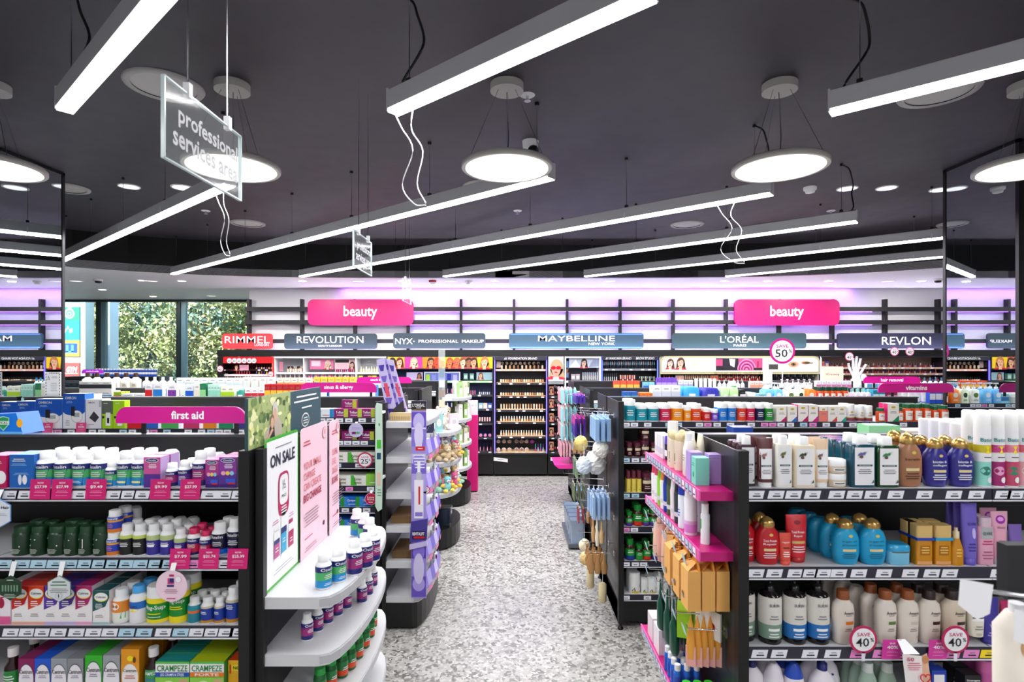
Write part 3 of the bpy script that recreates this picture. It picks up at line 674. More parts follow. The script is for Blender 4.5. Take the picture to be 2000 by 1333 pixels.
# topic signs on stems
def topic(px0, px1, py0, py1, d, t, lab, stems=2, zbase=1.70, col=MAG, rad=.06, tcx=None):
    x0, x1, z0, z1 = X(px0, d), X(px1, d), Z(py1, d), Z(py0, d); W, H = x1-x0, z1-z0
    e = empty('topic_sign', ((x0+x1)/2, d, zbase), lab, 'sign'); r = min(H*.7, rad*2)
    pts = [(-W/2, 0), (W/2, 0)] + [(W/2-r+r*math.cos(R(a)), H-r+r*math.sin(R(a))) for a in range(0, 91, 15)] + [(-W/2+r-r*math.sin(R(a)), H-r+r*math.cos(R(a))) for a in range(0, 91, 15)]
    zo = z0-zbase
    MB().prism([(a, b+zo) for a, b in pts], -.006, .006, col).build('board', e)
    MB().text(t, (X(tcx, d)-(x0+x1)/2) if tcx else 0, zo+H*.5, None, H*.5, WHITE, lambda a, b: -.0065, bold=.03).build('lettering', e, label='white letters')
    for sx in ((-W*.3, W*.42) if stems == 2 else (0,)): MB().box(sx-.01, sx+.01, .006, .014, 0, zo+.05, BLACK).build('stem', e)
    return e
# near one stands on the left near gondola
topic(228, 480, 795, 827, 2.56, 'first aid', 'wide magenta first aid sign on black stems', zbase=1.71, tcx=368)
topic(588, 736, 748, 767, 4.71, 'sinus & allergy', 'magenta sinus and allergy sign on the black shelf unit', zbase=1.72)
topic(697, 804, 737, 749, 6.31, 'cough & cold', 'magenta sign partly hidden by the leaning purple card', tcx=740)
topic(1715, 1862, 749, 767, 4.71, 'vitamins', 'magenta vitamins sign above the supplement tubs', zbase=1.72)
topic(1686, 1797, 736, 749, 6.31, 'hair removal', 'magenta hair removal sign behind the vitamins sign')
topic(160, 202, 722, 730, 7.96, 'coughs & colds', 'small violet sign near the windows', col=M('#b02ad0', .35), stems=1)
# ================================================================== products on the near left unit
c = lambda h, r=.35: M(h, r)
NAVY, CYAN, GRNB, TEA, PUR, CRI, ORA, YEL, RED, LIM = c('#1d2370'), c('#1f8fd0'), c('#4fb56a'), c('#149aa8'), c('#5b2f93'), c('#b51d5c'), c('#f08a1d'), c('#f7e11e'), c('#d81f2a'), c('#9bd31f')
DG, MAR, SIL = c('#17361f', .3), c('#4a1528', .3), c('#b8bcc2', .3)
VIO, LIL, SKY = c('#4a3bb5'), c('#b79be0'), c('#4aa8e8')
CAPW = c('#f2f2f2', .45)
def T(s, x, z, w, h, m_): return ('t', s, x, z, w, h, m_)
def facing(proto, px, y0, z, desc, cat, place, deep=1, step=None, w=.06, dpt=None, off=.012, dx=0, parts=True, jit=0, d=None):
    d = d or y0; dp = dpt or w; x = X(px, d); outs = []
    for k in range(deep):
        outs.append(put(proto, x + dx*k, y0 + off + dp/2 + k*((step or dp) + .004), z, desc, cat, place, rot=random.uniform(-jit, jit), parts=parts and k < 2))
    return outs
def ost(w, h, kind):
    b = {'g': ((.05, .27, CYAN), (.27, .5, GRNB), (.5, .66, NAVY)), 'p': ((.05, .3, c('#3f74c8')), (.3, .5, PUR), (.5, .66, NAVY)), 'm': ((.05, .2, NAVY), (.2, .5, c('#a02a78')), (.5, .66, NAVY)), 'n': ((.05, .2, c('#1670d8')), (.2, .66, c('#14153c'))), 'r': ((.05, .14, NAVY), (.14, .44, c('#c4214f')), (.44, .64, NAVY)),
         'k': ((.04, .55, c('#1a1719')), (.55, .66, c('#c7d36a'))), 'v': ((.04, .5, c('#3a2f95')), (.5, .66, c('#b9c98a')))}[kind]
    r = w/2; ex = [('r', -r*.5, r*.55, h*.36, h*.46, WHITE) if kind in 'gpm' and 0 else ('l', 0, h*.42, w*.6, 3, WHITE, h*.05)]
    if kind in 'g': ex.append(('p', [(r*.45, h*.06), (r*.93, h*.06), (r*.93, h*.6), (r*.7, h*.5)], NAVY)); ex.append(('l', -w*.05, h*.18, w*.5, 2, WHITE, h*.04))
    if kind == 'g' and w < .064: ex.append(('r', -r*.7, r*.5, h*.13, h*.18, YEL))
    if kind == 'v': ex.append(('r', -r*.5, r*.5, h*.3, h*.36, WHITE))
    t = 'Ostelin' if kind in 'gpmnr' else None
    return pill(w, h, c('#f6f6f6', .4), c('#d81f5e', .4) if kind == 'r' else CAPW, b, None, None, extra=ex + ([T('Ostelin', -w*.05, h*.58, w*.8, h*.09, WHITE)] if t else []), ch=.22, neck=.66)
Z1, Z2, Z3, Z4 = 1.567, 1.307, 1.05, .79
s1 = 'on top vitamin shelf'
bigo = ost(.068, .135, 'g'); smo = ost(.05, .098, 'g'); tallo = ost(.06, .135, 'g'); magb = ost(.058, .135, 'm'); sp = ost(.046, .09, 'm'); sp2 = ost(.046, .1, 'p')
for px, pr, w_, n in ((73, bigo, .068, 2), (109, bigo, .068, 3), (145, bigo, .068, 3), (180, tallo, .06, 3), (232, tallo, .06, 3), (261, tallo, .06, 4)):
    facing(pr, px, Y1, Z1, 'white capped bottle with blue-green label', 'vitamin bottle', s1, n, w=w_)
facing(smo, 207, Y1, Z1, 'short bottle with blue-green label', 'vitamin bottle', s1, 2, w=.05)
facing(sp, 326, Y1, Z1, 'small bottle with magenta label beside purple carton', 'vitamin bottle', s1, 1, w=.046)
facing(sp2, 351, Y1, Z1, 'small bottle with violet-blue label', 'vitamin bottle', s1, 2, w=.046)
facing(magb, 381, Y1, Z1, 'taller bottle with magenta label', 'vitamin bottle', s1, 3, w=.058)
def kidsbox(w, h, top, mid, bot, t='Ostelin', kids='KIDS'):
    d = [('r', -w/2, w/2, h*.45, h, mid), ('r', -w/2, w/2, 0, h*.12, bot), ('e', 0, h*.9, w*.4, h*.08, WHITE), ('e', 0, h*.9, w*.37, h*.065, NAVY), T(t, 0, h*.9, w*.5, h*.06, WHITE), ('l', w*.05, h*.76, w*.5, 3, WHITE, h*.05)]
    if kids: d += [('e', -w*.25, h*.48, w*.13, h*.07, c('#f5a9c8')), ('e', -.0, h*.48, w*.12, h*.07, c('#f8d25a')), ('e', w*.24, h*.48, w*.12, h*.07, c('#8fd0e8'))]
    return carton('vitamin_carton', w, .055, h, top, d + [('r', -w*.1, w*.45, h*.16, h*.3, c('#2f5bd0')), ('r', 0, w*.45, h*.12, h*.17, RED)], side=c('#caa9dc'), top=c('#e8a0c8'))
facing(kidsbox(.062, .115, PUR, c('#d1569c'), PUR, kids=0), 293, Y1, Z1, 'pink and purple carton with navy badge', 'carton', s1, 2, w=.062, dpt=.055, step=.06)
facing(kidsbox(.05, .105, PUR, c('#b33a8c'), c('#3f1f77')), 411, Y1, Z1, 'slim purple children vitamin carton', 'carton', s1, 2, w=.05, dpt=.055)
facing(kidsbox(.066, .115, PUR, c('#8e3aa0'), c('#3f1f77')), 442, Y1, Z1, 'wider purple children vitamin carton', 'carton', s1, 2, w=.066, dpt=.055)
facing(ost(.05, .12, 'g'), 472, Y1, Z1, 'bottle half hidden by black end post', 'vitamin bottle', s1, 1, w=.05, off=.036)
bx = carton('supplement_carton', .092, .09, .125, c('#1b63b8'), [('l', -.01, .108, .05, 2, WHITE, .007), ('l', -.01, .09, .06, 2, c('#8ab8e8'), .005), ('e', .012, .03, .009, .018, WHITE), ('e', -.006, .03, .007, .02, c('#dfe9f5')), ('l', .0, .055, .06, 2, c('#8ab8e8'), .005)], side=c('#2a72c8'), top=c('#9cc4ea'))
facing(bx, 37, Y1, Z1, 'plain blue supplement carton beside crimson carton', 'carton', s1, 1, w=.09)
facing(carton('supplement_carton', .08, .09, .122, c('#c0185a'), [('e', .02, .04, .02, .025, WHITE), ('l', 0, .1, .05, 2, WHITE, .006)], top=c('#f2a8c4')), -12, Y1, Z1, 'crimson supplement carton cut by picture edge', 'carton', s1, 1, w=.08)
# second shelf
s2 = 'on second vitamin shelf'
def jar_dg(w, h, k):
    r = w/2; secs = [(0, r*.94, r*.94), (.003, r, r), (h*.7, r, r), (h*.76, r*.92, r*.92), (h*.8, r*.84, r*.84)]
    cp = [(h*.77, r*.86, r*.86), (h*.98, r*.86, r*.86), (h, r*.82, r*.82)]
    seg = (([(-.4, .55), (-.4, .33)], [(-.4, .33), (.2, .33)]), ([(-.3, .58), (.1, .58)], [(.1, .58), (-.35, .36)]), ([(-.35, .62), (.25, .36)],), ([(-.4, .55), (-.4, .32)], [(-.4, .32), (.1, .56)]), ([(-.35, .58), (.05, .58)], [(.05, .58), (.05, .3)]), ([(-.4, .58), (.05, .58)], [(.0, .58), (-.4, .38)]))[k]
    d = []
    for a, b in seg:
        (x0, z0), (x1, z1) = a if isinstance(a, list) else (a, b), None or (0, 0)
        (x0, z0), (x1, z1) = a, b
        n = Vector((z1-z0, -(x1-x0)*w/h, 0)).normalized()*.0013
        d.append(('p', [(x0*w*.9 - n.x, z0*h - n.y*1.0), (x0*w*.9 + n.x, z0*h + n.y), (x1*w*.9 + n.x, z1*h + n.y), (x1*w*.9 - n.x, z1*h - n.y)], WHITE))
    d += [('e', x0*w*.9, z0*h, .002, .002, WHITE), ('e', x1*w*.9, z1*h, .002, .002, WHITE), ('l', -w*.08, h*.24, w*.6, 4, c('#c8d0c4'), h*.045)]
    return pack('supplement_jar', secs, DG, cp, c('#1b4526', .35), d, n=20)
for k, (px, w_) in enumerate(((25, .068), (60, .056), (96, .07), (127, .054), (155, .052), (184, .054))):
    facing(jar_dg(w_, .108, k), px, Y1, Z2, 'dark green supplement jar with thin white lines' if w_ < .06 else 'wide dark green supplement jar', 'supplement jar', s2, 2, w=w_)
bet = pill(.05, .085, c('#f6f6f6'), CAPW, ((.04, .2, c('#e07a20')), (.2, .5, c('#1d3fb8')), (.5, .58, c('#f5a81c')), (.58, .72, c('#1d3fb8'))), extra=[T('Betavit', 0, .085*.655, .042, .009, WHITE), ('l', -.006, .036, .028, 3, c('#c9889a'), .006)], ch=.24, neck=.8)
facing(bet, 210, Y1, Z2, 'blue and orange label bottle in a stack of two', 'vitamin bottle', s2, 2, w=.05)
facing(bet, 212, Y1, Z2+.0855, 'blue and orange label bottle in a stack of two', 'vitamin bottle', s2, 3, w=.05)
kb, vb = ost(.052, .118, 'k'), ost(.052, .118, 'v')
for px, pr, dsc in ((236, kb, 'white bottle with black label'), (262, kb, 'white bottle with black label'), (289, vb, 'white bottle with violet label'), (316, vb, 'white bottle with violet label')): facing(pr, px, Y1, Z2, dsc, 'vitamin bottle', s2, 4, w=.052)
facing(ost(.048, .1, 'v'), 343, Y1, Z2, 'shorter white bottle with violet-green label', 'vitamin bottle', s2, 3, w=.048)
facing(ost(.05, .103, 'r'), 369, Y1, Z2, 'bottle with crimson cap', 'vitamin bottle', s2, 2, w=.05)
facing(ost(.043, .093, 'r'), 393, Y1, Z2, 'smaller bottle with crimson cap', 'vitamin bottle', s2, 2, w=.043)
facing(ost(.06, .124, 'n'), 419, Y1, Z2, 'bottle with black-navy label', 'vitamin bottle', s2, 3, w=.06)
facing(ost(.062, .138, 'n'), 450, Y1, Z2, 'taller bottle with navy and bright blue label', 'vitamin bottle', s2, 3, w=.062)
# third shelf
s3 = 'on third vitamin shelf'
def cal(main, foot, w=.063, h=.145):
    d = [('r', -w/2, w/2, 0, h*.5, c('#f4f0f0')), ('p', [(-w/2, h*.38), (w*.25, h*.52), (w/2, h*.78), (w/2, h), (-w/2, h)], main), ('e', 0, h*.8, w*.42, h*.135, YEL), ('e', 0, h*.81, w*.4, h*.12, WHITE), T('Caltrate', 0, h*.81, w*.6, h*.055, INK), ('l', -w*.12, h*.6, w*.45, 3, WHITE, h*.055), ('l', -w*.1, h*.27, w*.5, 2, c('#9a8a8a'), h*.05), ('r', -w/2, w/2, 0, h*.07, foot)]
    return carton('calcium_carton', w, .06, h, c('#f4f0f0'), d, side=c('#e6dede'), top=main)
for px, mn, ft, nm in ((34, c('#cf1b1b'), c('#f0b09a'), 'red'), (66, c('#e03a1c'), c('#f0b09a'), 'orange-red'), (97, c('#5a2fa0'), c('#c9b4e0'), 'purple'), (127, c('#4a2a92'), c('#c9b4e0'), 'deep purple'), (159, c('#b01d68'), c('#f0a8c8'), 'magenta')):
    facing(cal(mn, ft), px, Y1, Z3, nm + ' and white calcium carton with yellow-rimmed oval', 'carton', s3, 5, w=.063, dpt=.06)
facing(cal(c('#12555a'), c('#a8c8c8'), .062, .128), 193, Y1, Z3, 'dark teal calcium carton', 'carton', s3, 3, w=.062, dpt=.06)
facing(carton('supplement_carton', .05, .06, .14, c('#f2e8ee'), [('e', -.01, .08, .012, .02, c('#a81a44')), ('l', 0, .11, .03, 2, CRI, .008), ('r', -.025, .025, 0, .03, c('#e8609a'))]), 2, Y1, Z3, 'white carton with crimson mark cut by picture edge', 'carton', s3, 3, w=.06)
def pillx(w, h, cap, bands, extra, nk=.66): return pill(w, h, c('#f4f4f2'), cap, bands, extra=extra, ch=.2, neck=nk)
facing(pillx(.062, .125, CAPW, ((.06, .34, c('#eef0e4')), (.34, .68, ORA)), [('e', -.008, .066, .017, .014, WHITE), T('Caltrate', -.008, .066, .024, .006, INK), ('p', [(.012, .02), (.026, .02), (.028, .08), (.02, .08)], GRNB)]), 223, Y1, Z3, 'white bottle with orange label', 'vitamin bottle', s3, 3, w=.062)
facing(pillx(.062, .138, SKY, ((.06, .4, c('#eeeaf0')), (.4, .6, c('#1f6fc8'))), [('e', -.004, .052, .02, .006, YEL), T('Calci', -.004, .066, .03, .01, NAVY)]), 257, Y1, Z3, 'white bottle with bright blue cap', 'vitamin bottle', s3, 4, w=.062)
mg = tub(.09, .136, c('#f4f4f2'), CAPW, ((.02, .12, YEL), (.12, .56, c('#0f8f2c')), (.56, .7, YEL)), full=True, extra=[T('Mag-Sup', 0, .06, .074, .02, WHITE), ('l', 0, .038, .06, 1, YEL, .008), ('l', 0, .026, .06, 1, WHITE, .006)])
facing(mg, 295, Y1, Z3, 'wide green and yellow magnesium tub', 'supplement tub', s3, 3, w=.09)
mg2 = tub(.072, .155, c('#f4f4f2'), CAPW, ((.02, .18, YEL), (.18, .62, c('#0f8f2c')), (.62, .76, YEL)), full=True, extra=[T('Mag-Sup', 0, .084, .06, .018, WHITE), ('l', 0, .064, .05, 2, YEL, .008)])
facing(mg2, 337, Y1, Z3, 'narrow green and yellow magnesium tub', 'supplement tub', s3, 2, w=.072)
facing(pillx(.047, .098, CAPW, ((.04, .4, c('#1b7f92')), (.4, .5, c('#e06a28')), (.5, .7, c('#1f8ea0'))), []), 370, Y1, Z3, 'small bottle with teal and orange label', 'vitamin bottle', s3, 3, w=.047)
eq = ((.04, .14, c('#c98a2a')), (.14, .6, c('#14389c')), (.6, .68, c('#c9bfa0')))
facing(pillx(.05, .096, CAPW, eq, [('l', -.006, .045, .026, 2, WHITE, .006)]), 396, Y1, Z3, 'small bottle with royal blue and gold label', 'vitamin bottle', s3, 3, w=.05)
facing(pillx(.038, .097, CAPW, eq, [('l', -.004, .045, .02, 2, WHITE, .006)]), 421, Y1, Z3, 'narrow bottle with royal blue and gold label', 'vitamin bottle', s3, 2, w=.038)
facing(pillx(.056, .132, CAPW, eq, [('l', -.006, .07, .03, 3, WHITE, .006)]), 447, Y1, Z3, 'tallest bottle with royal blue and gold label', 'vitamin bottle', s3, 2, w=.056)
facing(pillx(.05, .13, c('#e8e8ea'), ((.05, .4, c('#1d3fb8')), (.4, .68, CRI)), []), 472, Y1, Z3, 'bottle half hidden behind black end post', 'vitamin bottle', s3, 1, w=.05, off=.036)
# fourth shelf
s4 = 'on lowest vitamin shelf'
def cen(main, w=.062, h=.13, t='Centrum'):
    return carton('multivitamin_carton', w, .062, h, main, [('e', 0, h*.43, w*.48, h*.42, c('#2c2c5a')), ('e', 0, h*.42, w*.46, h*.405, c('#f2eef2')), ('r', -w*.46, w*.46, .002, h*.42, c('#f2eef2')), T(t, 0, h*.62, w*.78, h*.12, INK), ('l', 0, h*.5, w*.5, 2, c('#8a7a9a'), h*.05)], side=main, top=main)
for px, mn, nm, h in ((46, c('#8a1458'), 'maroon', .13), (78, c('#1558d0'), 'royal blue', .13), (110, c('#9aa0a8'), 'silver-blue', .13), (142, c('#8d8f94'), 'silver-grey', .13), (178, c('#35b52a'), 'bright green', .142), (213, c('#9ea3a6'), 'pale silver', .142)):
    facing(cen(mn, .064 if h > .135 else .06, h), px, Y1, Z4, nm + ' multivitamin carton with white oval', 'carton', s4, 4, w=.062, dpt=.062)
facing(carton('multivitamin_carton', .068, .068, .165, c('#e89a1a'), [('e', .0, .13, .012, .01, YEL), ('e', .016, .125, .006, .012, c('#6a3a12')), ('e', 0, .06, .031, .05, c('#f4ecea')), T('Centrum', 0, .085, .05, .012, INK), ('l', 0, .065, .04, 2, c('#c05a5a'), .008)], side=c('#c07a14'), top=c('#d88a1a')), 250, Y1, Z4, 'tall orange multivitamin carton', 'carton', s4, 3, w=.068)
def syr(lbl): 
    w = .056; h = .16; r = w/2; secs = [(0, r, r), (h*.55, r, r), (h*.68, r*.55, r*.55), (h*.8, r*.5, r*.5)]
    return pack('syrup_bottle', secs, c('#2a1210', .12), [(h*.8, r*.62, r*.62), (h, r*.62, r*.62)], c('#e4dede', .4), lbl)
facing(syr([('w', .01, .085, c('#3fa05a')), T('CRAMPEZE', 0, .072, .05, .012, WHITE), ('l', 0, .05, .04, 2, c('#3f6fd0'), .01)]), 287, Y1, Z4, 'brown syrup bottle with green label', 'syrup bottle', s4, 2, w=.056, step=.12)
facing(syr([('w', .01, .08, c('#1f8a3a')), ('l', 0, .06, .04, 3, WHITE, .01)]), 8, Y1, Z4, 'brown syrup bottle with dark green label', 'syrup bottle', s4, 2, w=.056, step=.09)
def crz(t2, topc, lowc, w=.128):
    h = .118
    return carton('cramp_relief_carton', w, .06, h, c('#5cc04a'), [('r', -w/2, w/2, h*.66, h*.93, WHITE), T('CRAMPEZE', 0, h*.79, w*.9, h*.2, c('#1c7f34')), ('r', -w/2, w/2, h*.52, h*.66, lowc), T(t2, 0, h*.59, w*.7, h*.09, WHITE), ('r', -w/2, w/2, 0, h*.5, c('#8ccf4a')), ('r', w*.2, w*.45, 0, h*.45, c('#c9a878')), ('e', -w*.1, h*.2, w*.2, h*.2, c('#d4e9a8'))], side=c('#2f9a48'), top=topc)
facing(crz('LEG CRAMPS & STRESS', c('#1f8f8a'), c('#1d4fb8')), 333, Y1, Z4, 'green leg cramp carton with blue line', 'carton', s4, 5, w=.128, dpt=.06)
facing(crz('FORTE', c('#b8c81a'), c('#e87a1a')), 401, Y1, Z4, 'green leg cramp carton with orange line', 'carton', s4, 5, w=.128, dpt=.06)
facing(carton('cramp_relief_carton', .08, .06, .11, c('#f5b81a'), [('r', -.04, .04, .07, .094, YEL), ('r', -.035, -.028, .06, .094, RED), T('NO-', -.005, .082, .03, .012, INK)], side=c('#e89a14'), top=c('#d8481a')), 457, Y1, Z4, 'orange-yellow carton with red tab at the end post', 'carton', s4, 3, w=.08, dpt=.06, off=.036)
# promotional tickets and wobblers on the left unit
def promo(px, z, t, place, d=Y1, w=.076, h=.076, col=PINK, t2='NOW'):
    m = MB().rect(-w/2, w/2, 0, h, col, sf, 0, nx=1, shear=.08); m.add([(a, b+.0006, e_) for a, b, e_ in m.v[:]], [f[::-1] for f in m.f[:]], col)
    m.text(t, .006, h*.62, w*.6, h*.17, WHITE, sf, .001, .02).text(t2, .006, h*.82, w*.3, h*.09, WHITE, sf, .001).lines(.004, h*.42, w*.6, 2, c('#f8a8d0'), sf, h*.07).lines(.002, h*.2, w*.7, 1, c('#f8a8d0'), sf, h*.07)
    put(('price_card', m.mesh('price_card'), []), X(px, d), d-.014, z-.038, 'pink price card reading ' + t.replace('$', '').replace('%', ' percent'), 'price card', place)
for px, t in ((83, '$27.99'), (125, '$27.99'), (191, '$9.49'), (316, '$9.99'), (374, '$27.99')): promo(px, Z1, t, 'on top vitamin rail')
for px, t in ((354, '$7.99'), (410, '$21.74'), (466, '$25.99')): promo(px, Z2, t, 'on second vitamin rail')
def wob(shape, r, col, edge, dec, x, y, z, lab, drop=.05):
    e = empty('shelf_wobbler', (x, y, z), lab, 'wobbler', 'hanging wobblers on the shelf rails')
    MB().add([(-.01, 0, 0), (.01, 0, 0), (.006, -.012, -drop), (-.012, -.012, -drop), (-.01, .001, 0), (.01, .001, 0), (.006, -.011, -drop), (-.012, -.011, -drop)], [(0,1,2,3), (7,6,5,4), (0,3,7,4), (1,5,6,2)], WHITE).build('strap', e)
    n = 6 if shape == 'hex' else 32; a0 = PI/6 if shape == 'hex' else 0
    pts = lambda k: [(-.003 + k*math.cos(a0+2*PI*i/n), -drop-r*.92 + k*math.sin(a0+2*PI*i/n)) for i in range(n)]
    b = MB().prism(pts(r), -.0145, -.0125, edge); b.poly(pts(r*.95), col, lambda a, b_: -.0145, .0005); b.build('card', e)
    m = MB(); decals(m, [], dec, surf=lambda a, b_: -.0152); m.move(-.003, 0, -drop-r*.92); m.build('print', e)
    return e
wob('hex', .047, c('#24402c'), c('#2f5038'), [('l', 0, .03, .03, 1, WHITE, .006)] + [('r', -.03+k*.011, -.024+k*.011, -.012, .012, c('#7a9a80')) for k in range(6)] + [('l', 0, -.022, .045, 3, c('#b8c8b8'), .006)], X(34, Y1), Y1-.012, Z2-.01, 'dark green hexagonal wobbler hanging under the green jars')
wob('hex', .05, c('#d9dde0'), c('#5f8a78'), [('l', 0, .026, .06, 2, c('#5f8a6a'), .012), ('l', 0, .0, .07, 3, c('#8a9088'), .006), ('e', 0, -.026, .013, .013, c('#b9c0bc')), ('e', 0, -.026, .011, .011, c('#d9dde0')), ('e', 0, -.026, .002, .008, INK)], X(128, Y1), Y1-.012, Z2-.01, 'pale grey hexagonal wobbler with a thin drawn circle')
wob('round', .058, c('#f5d5e4'), c('#f5d5e4'), [('r', -.008, .01, .036, .044, CRI), ('r', -.014, .01, .008, .03, c('#c83a78')), ('r', -.006, .01, .014, .03, NAVY), ('r', -.016, .01, -.002, .006, c('#2c2c6a')), ('e', .026, .026, .012, .013, c('#e8a0b8')), ('e', .026, .026, .0105, .0115, WHITE), ('l', 0, -.012, .05, 3, c('#b08aa0'), .006), ('l', 0, -.045, .04, 1, CRI, .008)], X(345, Y1), Y1-.012, Z2-.008, 'round pale pink wobbler above the magnesium tubs', .035)
wob('hex', .06, c('#dfe4ee'), c('#6aa0d8'), [T('Fancy Hair', .01, .02, .075, .014, INK), ('l', 0, -.002, .08, 2, c('#a0a4ac'), .006), ('e', .004, -.028, .006, .012, c('#6a5a3a'))], X(8, Y1), Y1-.012, Z1+.0, 'white hexagonal wobbler at the crimson carton shelf edge', .03)
# blue lozenge display wedge on top, and flat stock behind the sign
e = empty('lozenge_display', (X(20, 2.56), 2.56, 1.71), 'blue wedge shaped lozenge display with a green shield on the shelf top', 'display carton'); bl = c('#1273d8', .25)
MB().prism([(-.12, 0), (.075, 0), (.045, .095), (-.12, .085)], -.02, .1, bl).prism([(-.12, 0), (.075, 0), (.07, .01), (-.12, .012)], -.021, -.02, c('#6ab8f4')).build('carton', e)
m = MB(); su = lambda a, b: -.0215
m.poly([(-.04, .075), (-.012, .082), (.016, .075), (.016, .045), (-.012, .014), (-.04, .045)], c('#9fd0c0'), su).poly([(-.036, .072), (-.012, .078), (.012, .072), (.012, .047), (-.012, .02), (-.036, .047)], c('#1d8f4a'), su, .0012).rect(-.036, .012, .044, .06, WHITE, su, .0014).text('VICKS', -.012, .052, .042, .012, c('#0f6a34'), su, .0018, .03).ell(.062, .05, .014, .02, c('#f5b020'), su, .0005); m.build('printed_front', e)
for px, w_, h_, cc, lab in ((278, .16, .012, '#e8e4da', 'low flat white carton on the shelf top behind the first aid sign'), (345, .12, .03, '#e9efe8', 'low white and green carton standing on the shelf top'), (418, .14, .01, '#a9d8b8', 'flat pale green carton lying on the shelf top'), (375, .08, .035, '#f2ead8', 'cream rounded carton with a red stripe on the shelf top')):
    o = MB().box(-w_/2, w_/2, -.05, .05, 0, h_, c(cc)); 
    if h_ > .02: o.rect(-w_*.3, w_*.3, h_*.3, h_*.6, GRNB if px == 345 else RED, lambda a, b: -.05)
    o = o.build('carton', loc=(X(px, 2.68), 2.68, 1.71-.0)); tag(o, lab, 'carton'); o.location.y = 2.78; o.location.z = 1.567+.12 if 0 else 1.502
for i, z in enumerate((1.5, )): pass
# charity posters, photo board and sale board on the end display
e = empty('photo_board', (-1.0, 2.1, 1.71), 'topper board with a couple photo and dark teal panel above the sale poster', 'sign', None, R(90))
MB().box(0, .80, -.006, .006, 0, .195, c('#2c5058', .5)).build('board', e)
m = MB(); su = lambda a, b: -.007; m.rect(0, .40, 0, .195, c('#a8b878', .7), su)
rnd = random.Random(3)
for k in range(90): m.ell(rnd.uniform(.01, .39), rnd.uniform(.01, .185), rnd.uniform(.006, .022), rnd.uniform(.006, .02), c(rnd.choice(['#6f8a45', '#d8dc8a', '#e9e8b0', '#4f6a35', '#9aa860', '#3f5a30']), .7), su, .0008 + k*.00001, 9)
SK = c('#d8a888', .6)
m.poly([(.13, 0), (.31, 0), (.30, .07), (.27, .1), (.22, .09), (.18, .075), (.14, .05)], c('#c0b0a0', .6), su, .0022).poly([(.17, 0), (.235, 0), (.225, .07), (.2, .08), (.18, .06)], c('#3a2f3c'), su, .0024)
m.ell(.235, .125, .026, .04, c('#c8c8c4', .7), su, .0026).ell(.232, .112, .019, .028, SK, su, .003).ell(.205, .085, .02, .03, c('#8a6a52'), su, .0032).ell(.204, .08, .016, .022, SK, su, .0036).poly([(.13, .0), (.15, .0), (.215, .05), (.2, .06)], SK, su, .004)
m.build('photo', e, label='photo of two people hugging before leaves')
MB().lines(.6, .165, .32, 2, WHITE, su, .022, .008).lines(.6, .11, .16, 1, WHITE, su, .02, .007).ell(.58, .05, .05, .034, WHITE, su).ell(.58, .05, .044, .028, c('#2c5058'), su, .0014).lines(.58, .06, .06, 3, WHITE, su, .012, .005, .002).build('print', e)
def poster(x, y, w, h, z, col, edge, lab, name='poster', tilt=0, lean=.03):
    e = empty(name, (x, y, z), lab, 'poster', None, R(90)); e.rotation_euler = (0, 0, R(90))
    r = .025; pts = [(0, 0), (w, 0), (w, h-r)] + [(w-r+r*math.sin(R(a))*1.0, h-r+r*math.cos(R(a))) for a in range(90, -1, -30)] + [(r-r*math.sin(R(a)), h-r+r*math.cos(R(a))) for a in range(0, 91, 30)] + [(0, h-r)]
    MB().prism(pts, -.002, .002, edge or col).build('board', e)
    if edge: MB().rect(.012, w-.012, .012, h-.012, col, lambda a, b: -.0022).build('face', e)
    return e
e = poster(-.955, 2.155, .335, .60, 1.141, c('#f5f5f7', .4), c('#3fae2a', .4), 'tall white on sale poster with green border on the half round shelf')
m = MB(); su = lambda a, b: -.0035
m.lines(.17, .555, .2, 1, c('#7a7a84'), su, .01, .004).text('ON SALE', .165, .505, .245, .052, c('#23233c'), su, bold=.022)
m.ell(.17, .355, .055, .09, c('#c01d5c'), su, .001, p=4).ell(.17, .372, .044, .062, WHITE, su, .0016, p=4).text('½', .17, .392, .03, .04, INK, su, .002).text('PRICE', .17, .345, .045, .013, INK, su, .002).lines(.17, .30, .06, 3, WHITE, su, .011, .005, .002)
for x_, a, b_, h_ in ((.1, c('#c04a8a'), NAVY, .12), (.17, c('#2fa8d8'), NAVY, .165), (.245, CRI, CRI, .11)):
    m.rect(x_-.027, x_+.027, .1, .1+h_, WHITE, su, .001).rect(x_-.027, x_+.027, .11, .1+h_*.6, a, su, .0016).rect(x_-.027, x_+.027, .1+h_*.55, .1+h_*.7, b_, su, .002).rect(x_-.02, x_+.02, .1+h_*.98, .1+h_*1.14, WHITE if a != CRI else CRI, su, .001).lines(x_, .1+h_*.4, .03, 2, WHITE, su, .012, .004, .0024)
m.lines(.09, .26, .06, 2, c('#c04a8a'), su, .01, .003).lines(.25, .25, .05, 2, c('#c04a8a'), su, .01, .003).lines(.17, .06, .2, 2, c('#a0a0a8'), su, .012, .003); m.build('print', e)
PKP = c('#f6cfdc', .45)
